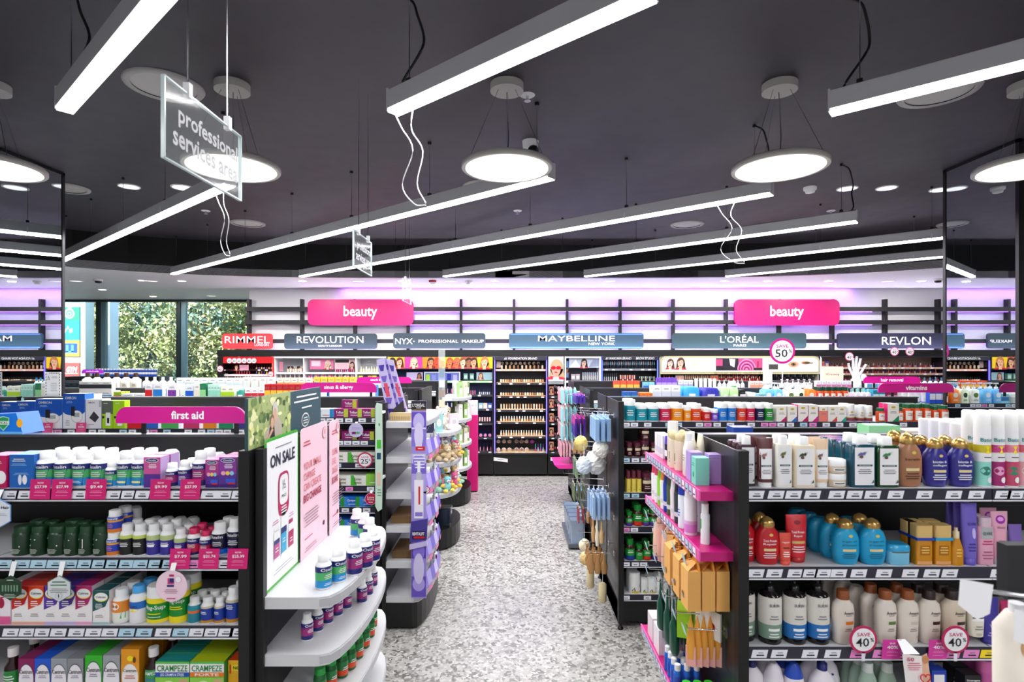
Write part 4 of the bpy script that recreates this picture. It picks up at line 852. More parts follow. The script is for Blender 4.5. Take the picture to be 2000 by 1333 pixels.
def charity(e, s=1):
    m = MB(); cc = c('#c8505f')
    m.ell(.31*s, .54, .03, .03, c('#e08a98'), su).ell(.31*s, .54, .027, .027, PKP, su, .0014).ell(.31*s, .545, .012, .014, c('#e8a0ac'), su, .002).lines(.07, .53, .09, 2, cc, su, .014, .006)
    for i, t in enumerate(('YOUR SMALL', 'CHANGE', 'CAN CREATE')): m.text(t, .03 + (.23, .145, .23)[i]*s/2, .42-.048*i, (.23, .145, .23)[i]*s, .034, c('#d86a72'), su, bold=.01)
    m.text('BIG CHANGE', .03+.115*s, .272, .23*s, .036, c('#b02446'), su, bold=.03)
    m.lines(.13, .2, .2, 5, c('#8a6a78'), su, .014, .004).lines(.09, .085, .12, 1, cc, su, .01, .005).ell(.3*s, .09, .012, .012, c('#5a2a4a'), su).lines(.12, .04, .16, 2, c('#b08a98'), su, .012, .004)
    m.build('print', e)
e = poster(-.948, 2.50, .36, .595, 1.141, PKP, None, 'pink charity poster reading big change beside the on sale poster'); charity(e)
e = poster(-.941, 2.875, .155, .585, 1.141, PKP, None, 'second pink charity poster overlapped at the far end'); charity(e, .42)
# bottles on the half round shelf
ed = 'on the half round end shelf'
ob = ost(.064, .135, 'g'); oc = ost(.066, .145, 'm'); os_ = ost(.046, .105, 'm'); og = pill(.05, .115, c('#1d5f2c', .25), c('#1f9a3c', .4), ((.1, .3, c('#d8481a')), (.3, .6, c('#1d7a3a'))), extra=[('l', 0, .045, .03, 2, WHITE, .008)], ch=.22, neck=.8)
def endput(p, px, py, d, z, desc, place=ed, cat='vitamin bottle'): put(p, X(px, d), d, z, desc, cat, place, rot=R(58))
for px, d in ((632, 2.235), (660, 2.30)): endput(ob, px, 0, d, 1.14, 'blue-green label bottle below the on sale poster')
for px, d in ((692, 2.375), (713, 2.45), (728, 2.53)): endput(oc, px, 0, d, 1.14, 'magenta label bottle at the curved edge')
for px, d in ((697, 2.88), (712, 2.80), (722, 2.72)): endput(ob, px, 0, d, 1.14, 'blue-green bottle by the farther curved edge')
for i, (px, d) in enumerate(((600, 2.26), (620, 2.33), (640, 2.40), (659, 2.47), (677, 2.54), (707, 2.60), (719, 2.68), (728, 2.78))): endput(os_, px, 0, d, .92, 'small magenta label bottle', 'on second half round shelf')
for i, (px, d) in enumerate(((625, 2.26), (646, 2.33), (668, 2.40), (684, 2.46), (699, 2.55), (712, 2.64), (722, 2.74), (727, 2.84))): endput(og, px, 0, d, .69, 'green capped bottle', 'on third half round shelf')
# ================================================================== products on the near right unit
R1, R2, R3, R4 = 1.567, 1.272, .970, .67
r1, r2, r3, r4 = 'on top shampoo shelf', 'on second shampoo shelf', 'on third shampoo shelf', 'on lowest shampoo shelf'
TEALD = c('#1d4a4c'); LAB = c('#f1f0f2', .4)
def klo(w, h, body, cap, leafc=None, tube=False, bodyr=.35):
    a = w/2; b = w*.32
    if not tube:
        secs = [(0, a*.96, b*.96, 5), (.004, a, b, 5), (h*.8, a, b, 5), (h*.835, a*.93, b*.93, 4)]
        cp = [(h*.835, a*.5, b*.78, 3), (h*.99, a*.46, b*.72, 3), (h, a*.42, b*.66, 3)]
    else:
        secs = [(h*.1, a*.82, b*1.1, 3), (h*.14, a*.84, b*1.1, 3), (h*.9, a*1.0, b*.35, 3), (h, a*1.02, b*.12, 3)]
        cp = [(0, a*.74, b*1.05, 2.5), (h*.1, a*.76, b*1.05, 2.5)]
    d = [('r', -a*.78, a*.78, h*(.05 if not tube else .17), h*.78, LAB), ('r', -a*.62, a*.62, h*.415, h*.45, TEALD), T('KLORANE', 0, h*.433, a*.9, h*.016, WHITE), ('l', 0, h*.35, a*1.1, 3, c('#7a7a80'), h*.035)]
    if leafc:
        for q in range(5): d.append(('p', [(-a*.6+q*a*.13, h*(.62+.02*q)), (-a*.48+q*a*.13, h*(.67+.02*(q % 2))), (-a*.3+q*a*.13, h*(.66+.015*q)), (-a*.45+q*a*.1, h*.62)], leafc))
        d.append(('e', -a*.3, h*.60, a*.16, h*.03, c('#6a4a4a')))
        d.append(('p', [(a*.5, h*.08), (a*.74, h*.1), (a*.7, h*.16), (a*.6, h*.12)], c('#3a5a3a')))
    return pack('conditioner_tube' if tube else 'shampoo_bottle', secs, body, cp, cap, d, n=28)
CW = c('#f0f0f0')
facing(klo(.062, .19, c('#3c1f28', .2), CW, c('#8a4a5a')), 1470, Y1, R1, 'dark burgundy bottle with white label at the end post', 'shampoo bottle', r1, 3, w=.062, dpt=.045, off=.036)
facing(klo(.062, .185, c('#5a2a2c', .3), CW, c('#b06a6a'), tube=True), 1502, Y1, R1, 'burgundy tube standing on white cap', 'conditioner tube', r1, 2, w=.062, dpt=.05)
facing(klo(.062, .195, c('#ece8de'), CW, c('#6a7a3a')), 1537, Y1, R1, 'pearl white bottle with fig leaf label', 'shampoo bottle', r1, 4, w=.062, dpt=.045)
facing(klo(.084, .19, c('#e3d5b8'), CW, c('#3f4f2a')), 1577, Y1, R1, 'cream bottle with dark leaf label', 'shampoo bottle', r1, 3, w=.08, dpt=.055)
facing(klo(.058, .182, c('#e8c9a8'), CW, c('#7a5a4a'), tube=True), 1613, Y1, R1, 'peach tube standing on white cap', 'conditioner tube', r1, 2, w=.058, dpt=.05)
jr = pack('hair_mask_jar', [(0, .034, .034), (.004, .038, .038), (.028, .038, .038)], c('#e2cfb4'), [(.028, .0385, .0385), (.049, .0385, .0385), (.051, .036, .036)], CW, [('r', -.022, .022, .009, .021, LAB), ('r', -.018, .018, .013, .017, TEALD)], n=24)
for z in (0, .052): facing(jr, 1645, Y1, R1+z, 'squat cream hair mask jar in a stack of two', 'hair mask jar', r1, 1, w=.076)
facing(klo(.094, .195, c('#174a5c', .12), CW, c('#6a6aa8')), 1693, Y1, R1, 'dark teal bottle with lavender label', 'shampoo bottle', r1, 4, w=.09, dpt=.06)
facing(klo(.09, .19, c('#153f1e', .12), CW, c('#2f8a4a')), 1742, Y1, R1, 'dark green bottle with mint leaf label', 'shampoo bottle', r1, 4, w=.09, dpt=.06)
def ogx(w, h, body, txt, lab=None, cap=GOLD):
    a = w/2; b = w*.3
    secs = [(0, a*.7, b*.75, 2.4), (h*.03, a*.84, b*.88, 2.4), (h*.25, a, b, 2.3), (h*.55, a*.99, b, 2.2), (h*.68, a*.84, b*.92, 2.2), (h*.76, a*.6, b*.8, 2.1), (h*.79, a*.52, b*.74, 2)]
    cp = [(h*.79, a*.56, b*.86, 2), (h*.83, a*.6, b*.92, 2), (h*.9, a*.55, b*.88, 2), (h*.96, a*.38, b*.6, 2), (h, a*.08, b*.12, 2)]
    d = [('e', a*.1, h*.64, a*.16, h*.03, c('#d8c060'))] + [T(t, 0, h*(.52-.075*i), a*1.1, h*.05, lab or WHITE) for i, t in enumerate(txt)] + [('r', -a*.5, a*.5, h*.3, h*.355, c('#e2cf9a')), ('l', 0, h*.25, a*1.1, 3, lab or WHITE, h*.045)]
    return pack('shampoo_bottle', secs, body, cp, cap, d, n=28)
facing(ogx(.1, .205, c('#a5714f', .3), ('keratin',), c('#4a2a1a')), 1790, Y1, R1, 'glossy brown oval bottle with gold cap', 'shampoo bottle', r1, 2, w=.07)
pb = ogx(.095, .185, c('#2f2a86', .25), ('biotin &', 'collagen'))
facing(pb, 1844, Y1, R1, 'indigo oval bottle with gold cap', 'shampoo bottle', r1, 4, w=.07)
facing(pb, 1894, Y1, R1, 'indigo oval bottle with gold cap', 'shampoo bottle', r1, 4, w=.07)
def can(b1, b2, b3, r=.027, h=.286):
    secs = [(0, r*.96, r*.96), (.004, r, r), (h*.76, r, r), (h*.79, r*.96, r*.96)]
    return pack('aerosol_can', secs, LAB, [(h*.78, r*.98, r*.98), (h*.985, r*.95, r*.95), (h, r*.8, r*.8)], c('#f3f3f0', .45),
        [('w', h*.02, h*.34, b1), ('w', h*.46, h*.56, b2), ('e', 0, h*.5, r*.8, h*.05, YEL if b1 != b2 else c('#e87aa8')), ('e', -r*.2, h*.22, r*.6, h*.06, b3), ('e', r*.3, h*.1, r*.4, h*.04, WHITE), T('Batiste', 0, h*.63, r*1.6, h*.05, c('#1d8f8a')), ('l', 0, h*.4, r*1.2, 1, INK, h*.03)], n=22)
for px, (a1, a2, a3, nm) in ((1935, (c('#8fd8c8'), c('#c8b820'), c('#2f7f70'), 'mint and yellow')), (1962, (c('#a01d6a'), c('#c83a8a'), c('#e8a0c8'), 'magenta floral')), (1989, (c('#c8486a'), c('#e87a9a'), c('#3a8a6a'), 'rose floral')), (2017, (c('#e8b0b8'), c('#d86a7a'), c('#fff0e0'), 'pale coral')), (2045, (c('#e8b0b8'), c('#d86a7a'), c('#fff0e0'), 'pale coral'))):
    facing(can(a1, a2, a3), px, Y1, R1, 'tall ' + nm + ' dry shampoo can', 'aerosol can', r1, 6, w=.054)
# second shelf
rd = ogx(.092, .178, c('#c41424', .3), ('Total Protein', 'Repair'))
facing(rd, 1467, Y1, R2, 'red oval bottle with gold cap', 'shampoo bottle', r2, 2, w=.06, off=.036); facing(rd, 1508, Y1, R2, 'red oval bottle with gold cap', 'shampoo bottle', r2, 2, w=.06)
def tubep(w, h, body, dec=(), cap=None, up=False, n=24, capf=.12, nm='hair_tube'):
    a = w/2; b = w*.36
    secs = [(h*capf, a*.85, b, 2), (h*.5, a*.93, b*.8, 2.2), (h*.9, a, b*.3, 2.5), (h, a*1.02, .0015, 3)]
    cp = [(0, a*.78, b*.95, 2), (h*capf*.95, a*.82, b, 2), (h*capf, a*.6, b*.7, 2)]
    return pack(nm, secs, body, cp, cap or body, dec, n=n)
facing(tubep(.044, .12, c('#e0503f'), [T('repair', 0, .085, .03, .008, WHITE), ('r', -.012, .012, .062, .068, c('#7a2a1a')), ('l', 0, .05, .026, 3, WHITE, .008)]), 1540, Y1, R2, 'small coral tube beside red bottles', 'hair tube', r2, 1, w=.04, dpt=.03)
facing(tubep(.08, .178, c('#d0202e'), [T('Total Protein', 0, .115, .05, .009, WHITE), T('Repair', 0, .1, .034, .01, WHITE), ('r', -.024, .024, .072, .082, c('#d8b870')), ('l', 0, .06, .05, 3, WHITE, .009), ('e', 0, .15, .012, .008, c('#8a1018'))], c('#b0141e')), 1564, Y1+.03, R2, 'wide red tube standing on its cap', 'hair tube', r2, 1, w=.06, dpt=.05)
bo = ogx(.1, .172, c('#1a9fcf', .28), ('argan oil', 'of morocco'), c('#1c5f7a'))
facing(bo, 1664, Y1, R2, 'turquoise oval bottle with gold cap', 'shampoo bottle', r2, 5, w=.062, dx=-.012); facing(bo, 1717, Y1, R2, 'turquoise oval bottle with gold cap', 'shampoo bottle', r2, 3, w=.062, dx=-.005)
facing(pack('hair_mask_jar', [(0, .04, .03, 3), (.004, .042, .032, 3), (.05, .043, .033, 3)], c('#7ac4e4'), [(.05, .044, .034, 3), (.056, .045, .035, 3), (.07, .043, .033, 3), (.075, .036, .028, 3)], c('#2fa0d0', .2), [('r', -.043, .043, .046, .051, c('#7a5a2a'))], n=26), 1766, Y1, R2, 'squat light blue hair mask jar', 'hair mask jar', r2, 1, w=.07)
AMB = c('#c8860f', .12)
def oilb(w, h, band):
    a = w/2
    return pack('hair_oil_bottle', [(0, a, a*.7, 6), (h*.6, a, a*.7, 6), (h*.64, a*.9, a*.6, 5)], AMB, [(h*.64, a*1.02, a*.74, 6), (h, a*1.02, a*.74, 6)], c('#d9b672', .3), [('r', -a*.9, a*.9, h*.02, h*.1, c('#e0a06a')), ('r', -a*.6, a*.6, h*.25, h*.5, c('#a86a0a', .15)), ('l', 0, h*.45, a, 3, c('#f0c868'), .01)], n=24)
for px, bnd, nm in ((1813, c('#1d3fb0'), 'royal blue'), (1850, c('#1fa0d8'), 'cyan')):
    p = oilb(.062, .15, bnd); p[2].append(('band', MB().box(-.0325, .0325, -.0245, .0245, .094, .104, bnd).mesh('band'), None))
    facing(p, px, Y1, R2, 'amber hair oil bottle with gold top and ' + nm + ' band', 'hair oil bottle', r2, 2, w=.05)
facing(carton('hair_oil_carton', .03, .05, .15, c('#1c1a12'), [('r', -.013, .013, .1, .14, c('#6a5a1a')), ('r', -.015, .015, .09, .1, NAVY)]), 1788, Y1+.05, R2, 'black carton behind the gold topped oil bottles', 'carton', r2, 1, w=.05)
facing(pack('spray_bottle', [(0, .024, .016, 3), (.06, .023, .015, 3), (.1, .012, .01, 2)], AMB, [(.1, .011, .011), (.125, .011, .011), (.127, .006, .006), (.14, .006, .006)], c('#d8c8a0', .2), [('l', 0, .06, .02, 3, c('#f0c868'), .012)]), 1878, Y1, R2, 'small amber pump spray bottle', 'spray bottle', r2, 1, w=.03)
facing(tubep(.06, .232, c('#6f5fc0'), [T('ELVIVE', .004, .155, .032, .01, c('#3a2a80')), ('e', .008, .12, .008, .02, c('#c8b8f0')), ('l', 0, .08, .03, 3, c('#3a2a80'), .012)], c('#5a4ab0')), 1905, Y1, R2, 'tall violet tube', 'hair tube', r2, 3, w=.045, dpt=.04, dx=.006)
facing(pack('shampoo_bottle', [(0, .027, .018, 3), (.004, .03, .02, 3), (.115, .03, .02, 3), (.116, .03, .02, 3), (.145, .029, .019, 3)], c('#e8a8c0'), [(.145, .022, .018, 3), (.178, .022, .018, 3)], c('#d8c0cc', .3), [('r', -.029, .029, .1, .143, c('#b4b4b8', .25)), T('ELVIVE', 0, .12, .034, .012, c('#2f5a50')), ('l', 0, .09, .04, 2, CRI, .01), ('l', 0, .05, .04, 3, c('#a85a7a'), .012)], n=24), 1936, Y1, R2, 'pink bottle with silver shoulder', 'shampoo bottle', r2, 2, w=.045)
facing(pack('hair_tube', [(.02, .022, .018, 2), (.1, .026, .016, 2.2), (.17, .032, .008, 3), (.2, .033, .002, 3)], c('#e3a6bc'), [(0, .02, .017, 2), (.02, .022, .018, 2)], c('#c8c8cc'), [('e', 0, .17, .018, .016, c('#9a2aa8')), ('e', 0, .172, .012, .008, c('#e8a0e8')), T('Glossy', 0, .14, .03, .01, c('#8a5a7a')), ('l', 0, .09, .03, 3, c('#9a4a6a'), .012)]), 1966, Y1, R2, 'pink tube with a shiny purple circle', 'hair tube', r2, 2, w=.045)
facing(tubep(.05, .15, c('#7a5fb0'), []), 1998, Y1, R2, 'purple tube cut by black display corner', 'hair tube', r2, 1, w=.045)
# third shelf
def suk(col):
    w = .084; a = w/2; h = .215
    secs = [(0, a*.96, a*.9), (.004, a, a*.93), (h*.78, a, a*.93), (h*.86, a*.85, a*.8), (h*.9, a*.4, a*.4), (h*.93, a*.36, a*.36)]
    m = [('w', h*.1, h*.35, col), ('w', h*.35, h*.82, c('#dcd8d0', .45)), ('p', [(-.001, h*.7), (.001, h*.7), (0, h*.78)], c('#6a6a70')), T('SUKIN', 0, h*.69, .036, .011, c('#55555c')), ('l', 0, h*.5, .034, 2, c('#77777c'), .01), ('r', -a*.5, a*.5, h*.24, h*.285, WHITE), ('l', 0, h*.19, .04, 2, WHITE, .01)]
    p = pack('pump_bottle', secs, c('#141013', .15), [(h*.9, a*.42, a*.42), (h*1.0, a*.42, a*.42), (h*1.01, .006, .006), (h*1.1, .006, .006), (h*1.1, .016, .012), (h*1.14, .016, .012)], c('#0d0d0f', .25), m, capname='pump_head', n=26)
    return p
for px, col, nm in ((1468, '#7d9a86', 'sage green'), (1516, '#7d9a86', 'sage green'), (1565, '#1f6fb8', 'blue'), (1611, '#1f6fb8', 'blue')):
    facing(suk(c(col, .45)), px, Y1, R3, 'dark pump bottle with pale label and ' + nm + ' band', 'pump bottle', r3, 1, w=.08, off=.036 if px < 1500 else .012)
def ave(body, cap, bar, w=.082, h=.2):
    a = w/2; b = w*.3
    secs = [(0, a*.78, b*.8, 2.6), (h*.03, a*.88, b*.9, 2.6), (h*.3, a*.93, b, 2.5), (h*.6, a, b, 2.4), (h*.74, a*.9, b*.95, 2.4), (h*.8, a*.6, b*.85, 2.2), (h*.835, a*.5, b*.8, 2)]
    return pack('body_wash_bottle', secs, body, [(h*.835, a*.52, b*.82, 2.4), (h*.99, a*.5, b*.8, 2.4), (h, a*.46, b*.74, 2.4)], cap,
        [T('Aveeno', a*.25, h*.6, a*.95, h*.06, c('#4a4244')), ('l', a*.25, h*.55, a*.7, 1, c('#8a8080'), h*.03), ('r', -a*.05, a*.7, h*.38, h*.44, bar), ('l', a*.2, h*.3, a*.7, 2, c('#8a7a70'), h*.035), ('e', a*.6, h*.14, a*.12, h*.03, c('#c8b8a0'))], n=26)
AC = c('#e3d9cd', .4); BR = c('#8f4a1f', .4)
facing(ave(AC, BR, c('#e87a2a')), 1658, Y1, R3, 'cream bottle with brown cap and orange bar', 'body wash bottle', r3, 1, w=.055)
facing(ave(AC, BR, c('#5a7a35')), 1742, Y1, R3, 'cream bottle with brown cap and green bar', 'body wash bottle', r3, 5, w=.055, dx=-.018)
facing(ave(AC, BR, c('#cfc4b8')), 1786, Y1, R3, 'cream bottle with brown cap and plain front', 'body wash bottle', r3, 2, w=.055)
facing(ave(AC, c('#2a1a18'), c('#3a2226')), 1829, Y1, R3, 'cream bottle with black cap and dark bar', 'body wash bottle', r3, 2, w=.055)
facing(ave(c('#d6c6b0', .4), c('#2a1a18'), c('#3a2226'), .09), 1876, Y1, R3, 'beige bottle with black cap behind round sale sign', 'body wash bottle', r3, 2, w=.055)
facing(pack('lotion_tube', [(.03, .026, .02, 2.2), (.08, .029, .02, 2.4), (.17, .033, .012, 3)], c('#e8e2d2'), [(.17, .034, .018, 3), (.2, .034, .018, 3)], c('#141214', .3), [('r', -.022, .022, .09, .165, WHITE), ('r', -.02, .022, .16, .168, c('#c83a9a')), T('MOOGOO', 0, .132, .04, .01, INK), ('r', -.022, .022, .1, .104, INK), ('l', 0, .07, .03, 2, c('#8a8a80'), .01), ('e', 0, .04, .012, .006, c('#c8c0b0'))]), 1918, Y1, R3, 'white and cream lotion tube with black top', 'lotion tube', r3, 1, w=.04)
facing(tubep(.068, .17, c('#3f3796'), [T('Viti', 0, .07, .03, .014, LIL), ('l', 0, .045, .04, 2, LIL, .01)], capf=.1), 1948, Y1, R3, 'dark violet tube', 'lotion tube', r3, 2, w=.05)
facing(tubep(.06, .16, CRI), 1985, Y1, R3, 'crimson tube at the shelf end', 'lotion tube', r3, 1, w=.05)
# lowest shelf (tops)
def hns(kind):
    h = .222; a = .055; b = .034
    if kind == 'pump':
        secs = [(0, a*.9, b, 2.5), (.01, a, b, 2.5), (h*.5, a*1.02, b, 2.4), (h*.72, a*.8, b*.9, 2.3), (h*.84, a*.42, b*.6, 2.1), (h*.87, a*.3, b*.5, 2)]
        return pack('shampoo_bottle', secs, c('#efe8f0'), [(h*.86, a*.33, a*.33), (h*.97, a*.33, a*.33), (h*.98, .01, .01), (h*1.06, .01, .01), (h*1.06, a*.38, a*.3), (h*1.1, a*.36, a*.28)], NAVY, [('e', 0, h*.5, a*.6, h*.14, c('#f8f8fb')), ('l', 0, h*.55, a*.7, 2, c('#2a4ab8'), .012), ('e', a*.2, h*.62, a*.15, h*.02, NAVY)], capname='pump_head', n=24)
    secs = [(0, a*.6, b*.8, 2.4), (h*.1, a*.7, b, 2.4), (h*.5, a*.75, b, 2.4), (h*.75, a*.62, b*.9, 2.3)]
    return pack('shampoo_bottle', secs, c('#efe8f0'), [(h*.75, a*.62, b*.9, 2.3), (h*.9, a*.45, b*.7, 2.2), (h*.98, a*.2, b*.4, 2)], c('#1d4ab8') if kind == 'blue' else c('#e8e0ea'), [('l', 0, h*.6, a*.7, 2, c('#2a4ab8'), .012), ('e', a*.1, h*.66, a*.2, h*.015, NAVY)], n=24)
for px, k, dsc in ((1483, 'pump', 'white bottle with navy pump at the end post'), (1522, 'plain', 'white bottle with pale cap leaning beside pump'), (1562, 'blue', 'white bottle with bright blue flip cap'), (1619, 'pump', 'white bottle with navy pump near green bottles'), (1650, 'pump', 'white bottle with navy pump nearest green bottles')):
    facing(hns(k), px, Y1, R4-.02+.02, dsc, 'shampoo bottle', r4, 2, w=.07, off=.036 if px < 1500 else .1 if px == 1650 else .012)
sg = pack('body_wash_bottle', [(0, .035, .022, 2.4), (.1, .038, .024, 2.4), (.16, .032, .022, 2.3), (.195, .019, .018, 2)], c('#9db5a4'), [(.19, .02, .02), (.225, .019, .019)], c('#ccd2ce'), [('e', 0, .12, .016, .014, c('#3a7a8a'))], n=22)
for px in (1706, 1745): facing(sg, px, Y1, R4, 'pale sage green bottle with grey cap', 'body wash bottle', r4, 3, w=.05)
facing(carton('shampoo_carton', .055, .04, .2, c('#1d3fb0'), [('r', -.02, .02, .1, .185, LAB), ('l', 0, .15, .03, 3, c('#2a4ab8'), .01)]), 1842, Y1, R4, 'royal blue carton with white panel', 'carton', r4, 2, w=.055)
facing(carton('shampoo_carton', .062, .05, .185, c('#1a1a1c'), [('r', -.028, .028, .0, .13, LAB), ('r', -.028, .028, .14, .145, c('#8a8a8a')), T('Neutrogena', 0, .165, .05, .01, WHITE), T('T/Gel', 0, .115, .05, .02, INK)]), 1907, Y1, R4, 'black and white carton', 'carton', r4, 2, w=.055)
facing(pack('shampoo_bottle', [(0, .034, .024, 2.6), (.19, .036, .026, 2.6)], c('#c0589a', .3), [(.19, .037, .027, 2.6), (.235, .037, .027, 2.6)], c('#c8609c', .3), [('l', 0, .14, .04, 1, c('#8a1d5a'), .03), ('l', 0, .1, .05, 2, c('#8a1d5a'), .012)]), 1946, Y1, R4, 'hot pink bottle', 'shampoo bottle', r4, 2, w=.06)
# round sale signs, tickets, leaflets
def saver(px, py, r_px, d, t1, t2, lab, rim=c('#c01d5a'), hold=None, name='round_sale_sign'):
    x, z, r = X(px, d), Z(py, d), r_px*d/F
    e = empty(name, (x, d, z), lab, 'sale sign', 'round sale signs')
    MB().loft([(-.001, r, r), (.001, r, r)], rim, 36).build('disc', e).rotation_euler = (R(90), 0, 0)
    m = MB().ell(0, 0, r*.83, r*.83, LAB, sf, .002, 32).text(t1, 0, r*.38, r*.95, r*.26, rim, sf, .003, .01).text(t2, -r*.08, -r*.18, r*.95, r*.62, INK, sf, .003, .008).text('%', r*.62, 0, r*.26, r*.28, INK, sf, .003)
    m.build('face', e, label='white face with the saving')
    if hold: MB().box(-.006, .006, -.001, .001, -hold, -r*.9, c('#e8e8ee', .3)).build('stem', e)
    return e
saver(1686, 1250, 27, Y1-.03, 'SAVE', '40', 'round save 40 percent sign under the orange bar bottle', hold=.08)
saver(1866, 1250, 27, Y1-.03, 'SAVE', '40', 'round save 40 percent sign under the beige bottle', hold=.08)
for px in (1735, 1825): promo(px, R3, '40%', 'on third rail of shampoo unit', w=.07, h=.072, col=c('#d83aa0'), t2='SAVE')
e = empty('hanging_leaflet', (X(1786, Y1-.06), Y1-.06, Z(1262, Y1)), 'white folded leaflet with a red heart hanging from the lower rail', 'leaflet')
MB().add([(-.03, .05, .03), (.0, .05, .03), (.02, 0, 0), (-.04, 0, 0)], [(0,1,2,3)], LAB).build('strap', e)
m = MB().add([(-.045, 0, 0), (.025, 0, -.006), (.03, -.004, -.12), (-.03, 0, -.125)], [(0,1,2,3)], c('#f4ecea')).add([(.025, 0, -.006), (.055, .012, -.002), (.072, .012, -.125), (.03, -.004, -.12)], [(0,1,2,3)], c('#e8b898')); m.build('card', e)
m = MB().text('50', -.018, -.016, .026, .014, CRI, sf, .006, .02).lines(-.005, -.03, .05, 4, c('#d86a8a'), sf, .008, .003, .006).ell(.042, -.02, .012, .014, c('#c88a5a'), sf, .0).rect(.03, .07, -.125, -.105, c('#7a3a2a'), sf, .006)
hp = [(.032 + .018*math.sin(t)**3*1.0, -.083 + .017*(13*math.cos(t)-5*math.cos(2*t)-2*math.cos(3*t)-math.cos(4*t))/13) for t in [2*PI*i/26 for i in range(26)]]
m.tube(smooth([(a, -.012, b) for a, b in hp] + [(hp[0][0], -.012, hp[0][1])], 2), .0022, RED, 5); m.build('print', e)
# things on the top ledge behind the near right unit
for px, w_, h_, dp, cc, lab, y in ((1728, .16, .085, .1, '#8fcf9a', 'pale green carton lying on the ledge above the navy bottle', 2.86), (1795, .14, .06, .1, '#ead8cc', 'peach and white carton lying beside the green carton', 2.86), (1640, .16, .02, .1, '#d8dde4', 'flat grey white carton on the ledge behind the jars', 2.9), (1500, .1, .018, .1, '#dfe0e4', 'flat white carton on the ledge behind the burgundy tube', 2.9), (1452, .1, .07, .1, '#1d3f92', 'navy striped carton on the ledge by the end panel', 2.9)):
    m = MB().box(-w_/2, w_/2, 0, dp, 0, h_, c(cc)); 
    if h_ > .04: m.rect(-w_*.2, w_*.25, h_*.3, h_*.6, c('#5fae78' if 'green' in lab else '#c8a890' if 'peach' in lab else '#5a7ac8'), sf)
    tag(m.build('carton', loc=(X(px, y), y, 1.623)), lab, 'carton')
tag(MB().box(X(1420, 2.83), X(1840, 2.83), 2.82, 3.0, 1.60, 1.622, SHELF).build('ledge_shelf'), 'narrow shelf ledge behind the near shampoo unit', 'shelf')
tag(MB().box(-.09, .12, 0, .1, 0, .13, c('#f2cf1c')).box(-.091, -.085, -.001, .1, 0, .13, c('#f6e05a')).build('carton', loc=(X(1985, 2.9)-.0, 2.9, 1.62)), 'bright yellow carton beyond the dry shampoo cans', 'carton')
tag(MB().box(X(1900, 2.83), X(2120, 2.83), 2.82, 3.0, 1.60, 1.619, SHELF).build('ledge_shelf'), 'short shelf ledge under the yellow carton', 'shelf')
# bracket hooks with label holders close by, black corner and cream bottle
hk = lambda: 0
e = empty('label_hook', (X(2004, 1.12), 1.1, Z(1160, 1.1)), 'near blurred wire hook with white label holder, upper one', 'label hook', 'near wire hooks')
MB().tube([(.02, 0, -.01), (-.1, -.02, .012), (-.128, -.02, .02)], .0045, SILV).build('wire', e)
MB().add([(-.166, -.022, .038), (-.105, -.026, .028), (-.112, -.026, -.028), (-.135, -.024, -.04), (-.17, -.022, -.012)], [(0,1,2,3,4)], LAB).build('label_holder', e)
e = empty('label_hook', (X(2010, 1.12), 1.08, Z(1228, 1.1)), 'near blurred wire hook with white label holder, lower one', 'label hook', 'near wire hooks')
MB().tube([(.04, 0, -.008), (-.03, -.02, .012), (-.05, -.02, .02)], .0045, SILV).build('wire', e)
m = MB().add([(-.085, -.022, .058), (-.01, -.026, .03), (-.012, -.026, -.022), (-.03, -.024, -.028), (-.088, -.022, -.0)], [(0,1,2,3,4)], LAB).lines(-.045, .014, .03, 3, c('#8a8a92'), lambda a, b: -.027, .008, .003); m.build('label_holder', e)
e = empty('display_stand', (X(2050, 1.12), 1.12, 0), 'black wire stand corner cut by the picture edge', 'display stand')
MB().box(-.085, .12, 0, .025, Z(1172, 1.12), Z(1066, 1.12), c('#1a1a1c', .5)).build('crossbar', e)
MB().box(.06, .12, .04, .1, 0, Z(1150, 1.12), c('#1a1a1c', .5)).build('post', e); MB().box(-.03, .3, -.05, .4, 0, .03, BLK2).build('base', e)
MB().box(-.075, .12, .0, .1, 1.18, 1.20, BLK2).build('tray', e)
put(pack('bath_brush', [(0, .04, .03, 2.6), (.3, .042, .03, 2.6), (.33, .02, .02, 2)], CREAM, [(.33, .014, .014), (.35, .014, .014)], LAB, [('e', .0, .27, .018, .022, c('#c89a6a'))], n=24), X(2030, 1.12), 1.17, 1.20, 'cream bottle with wooden disc at the picture edge', 'bottle')
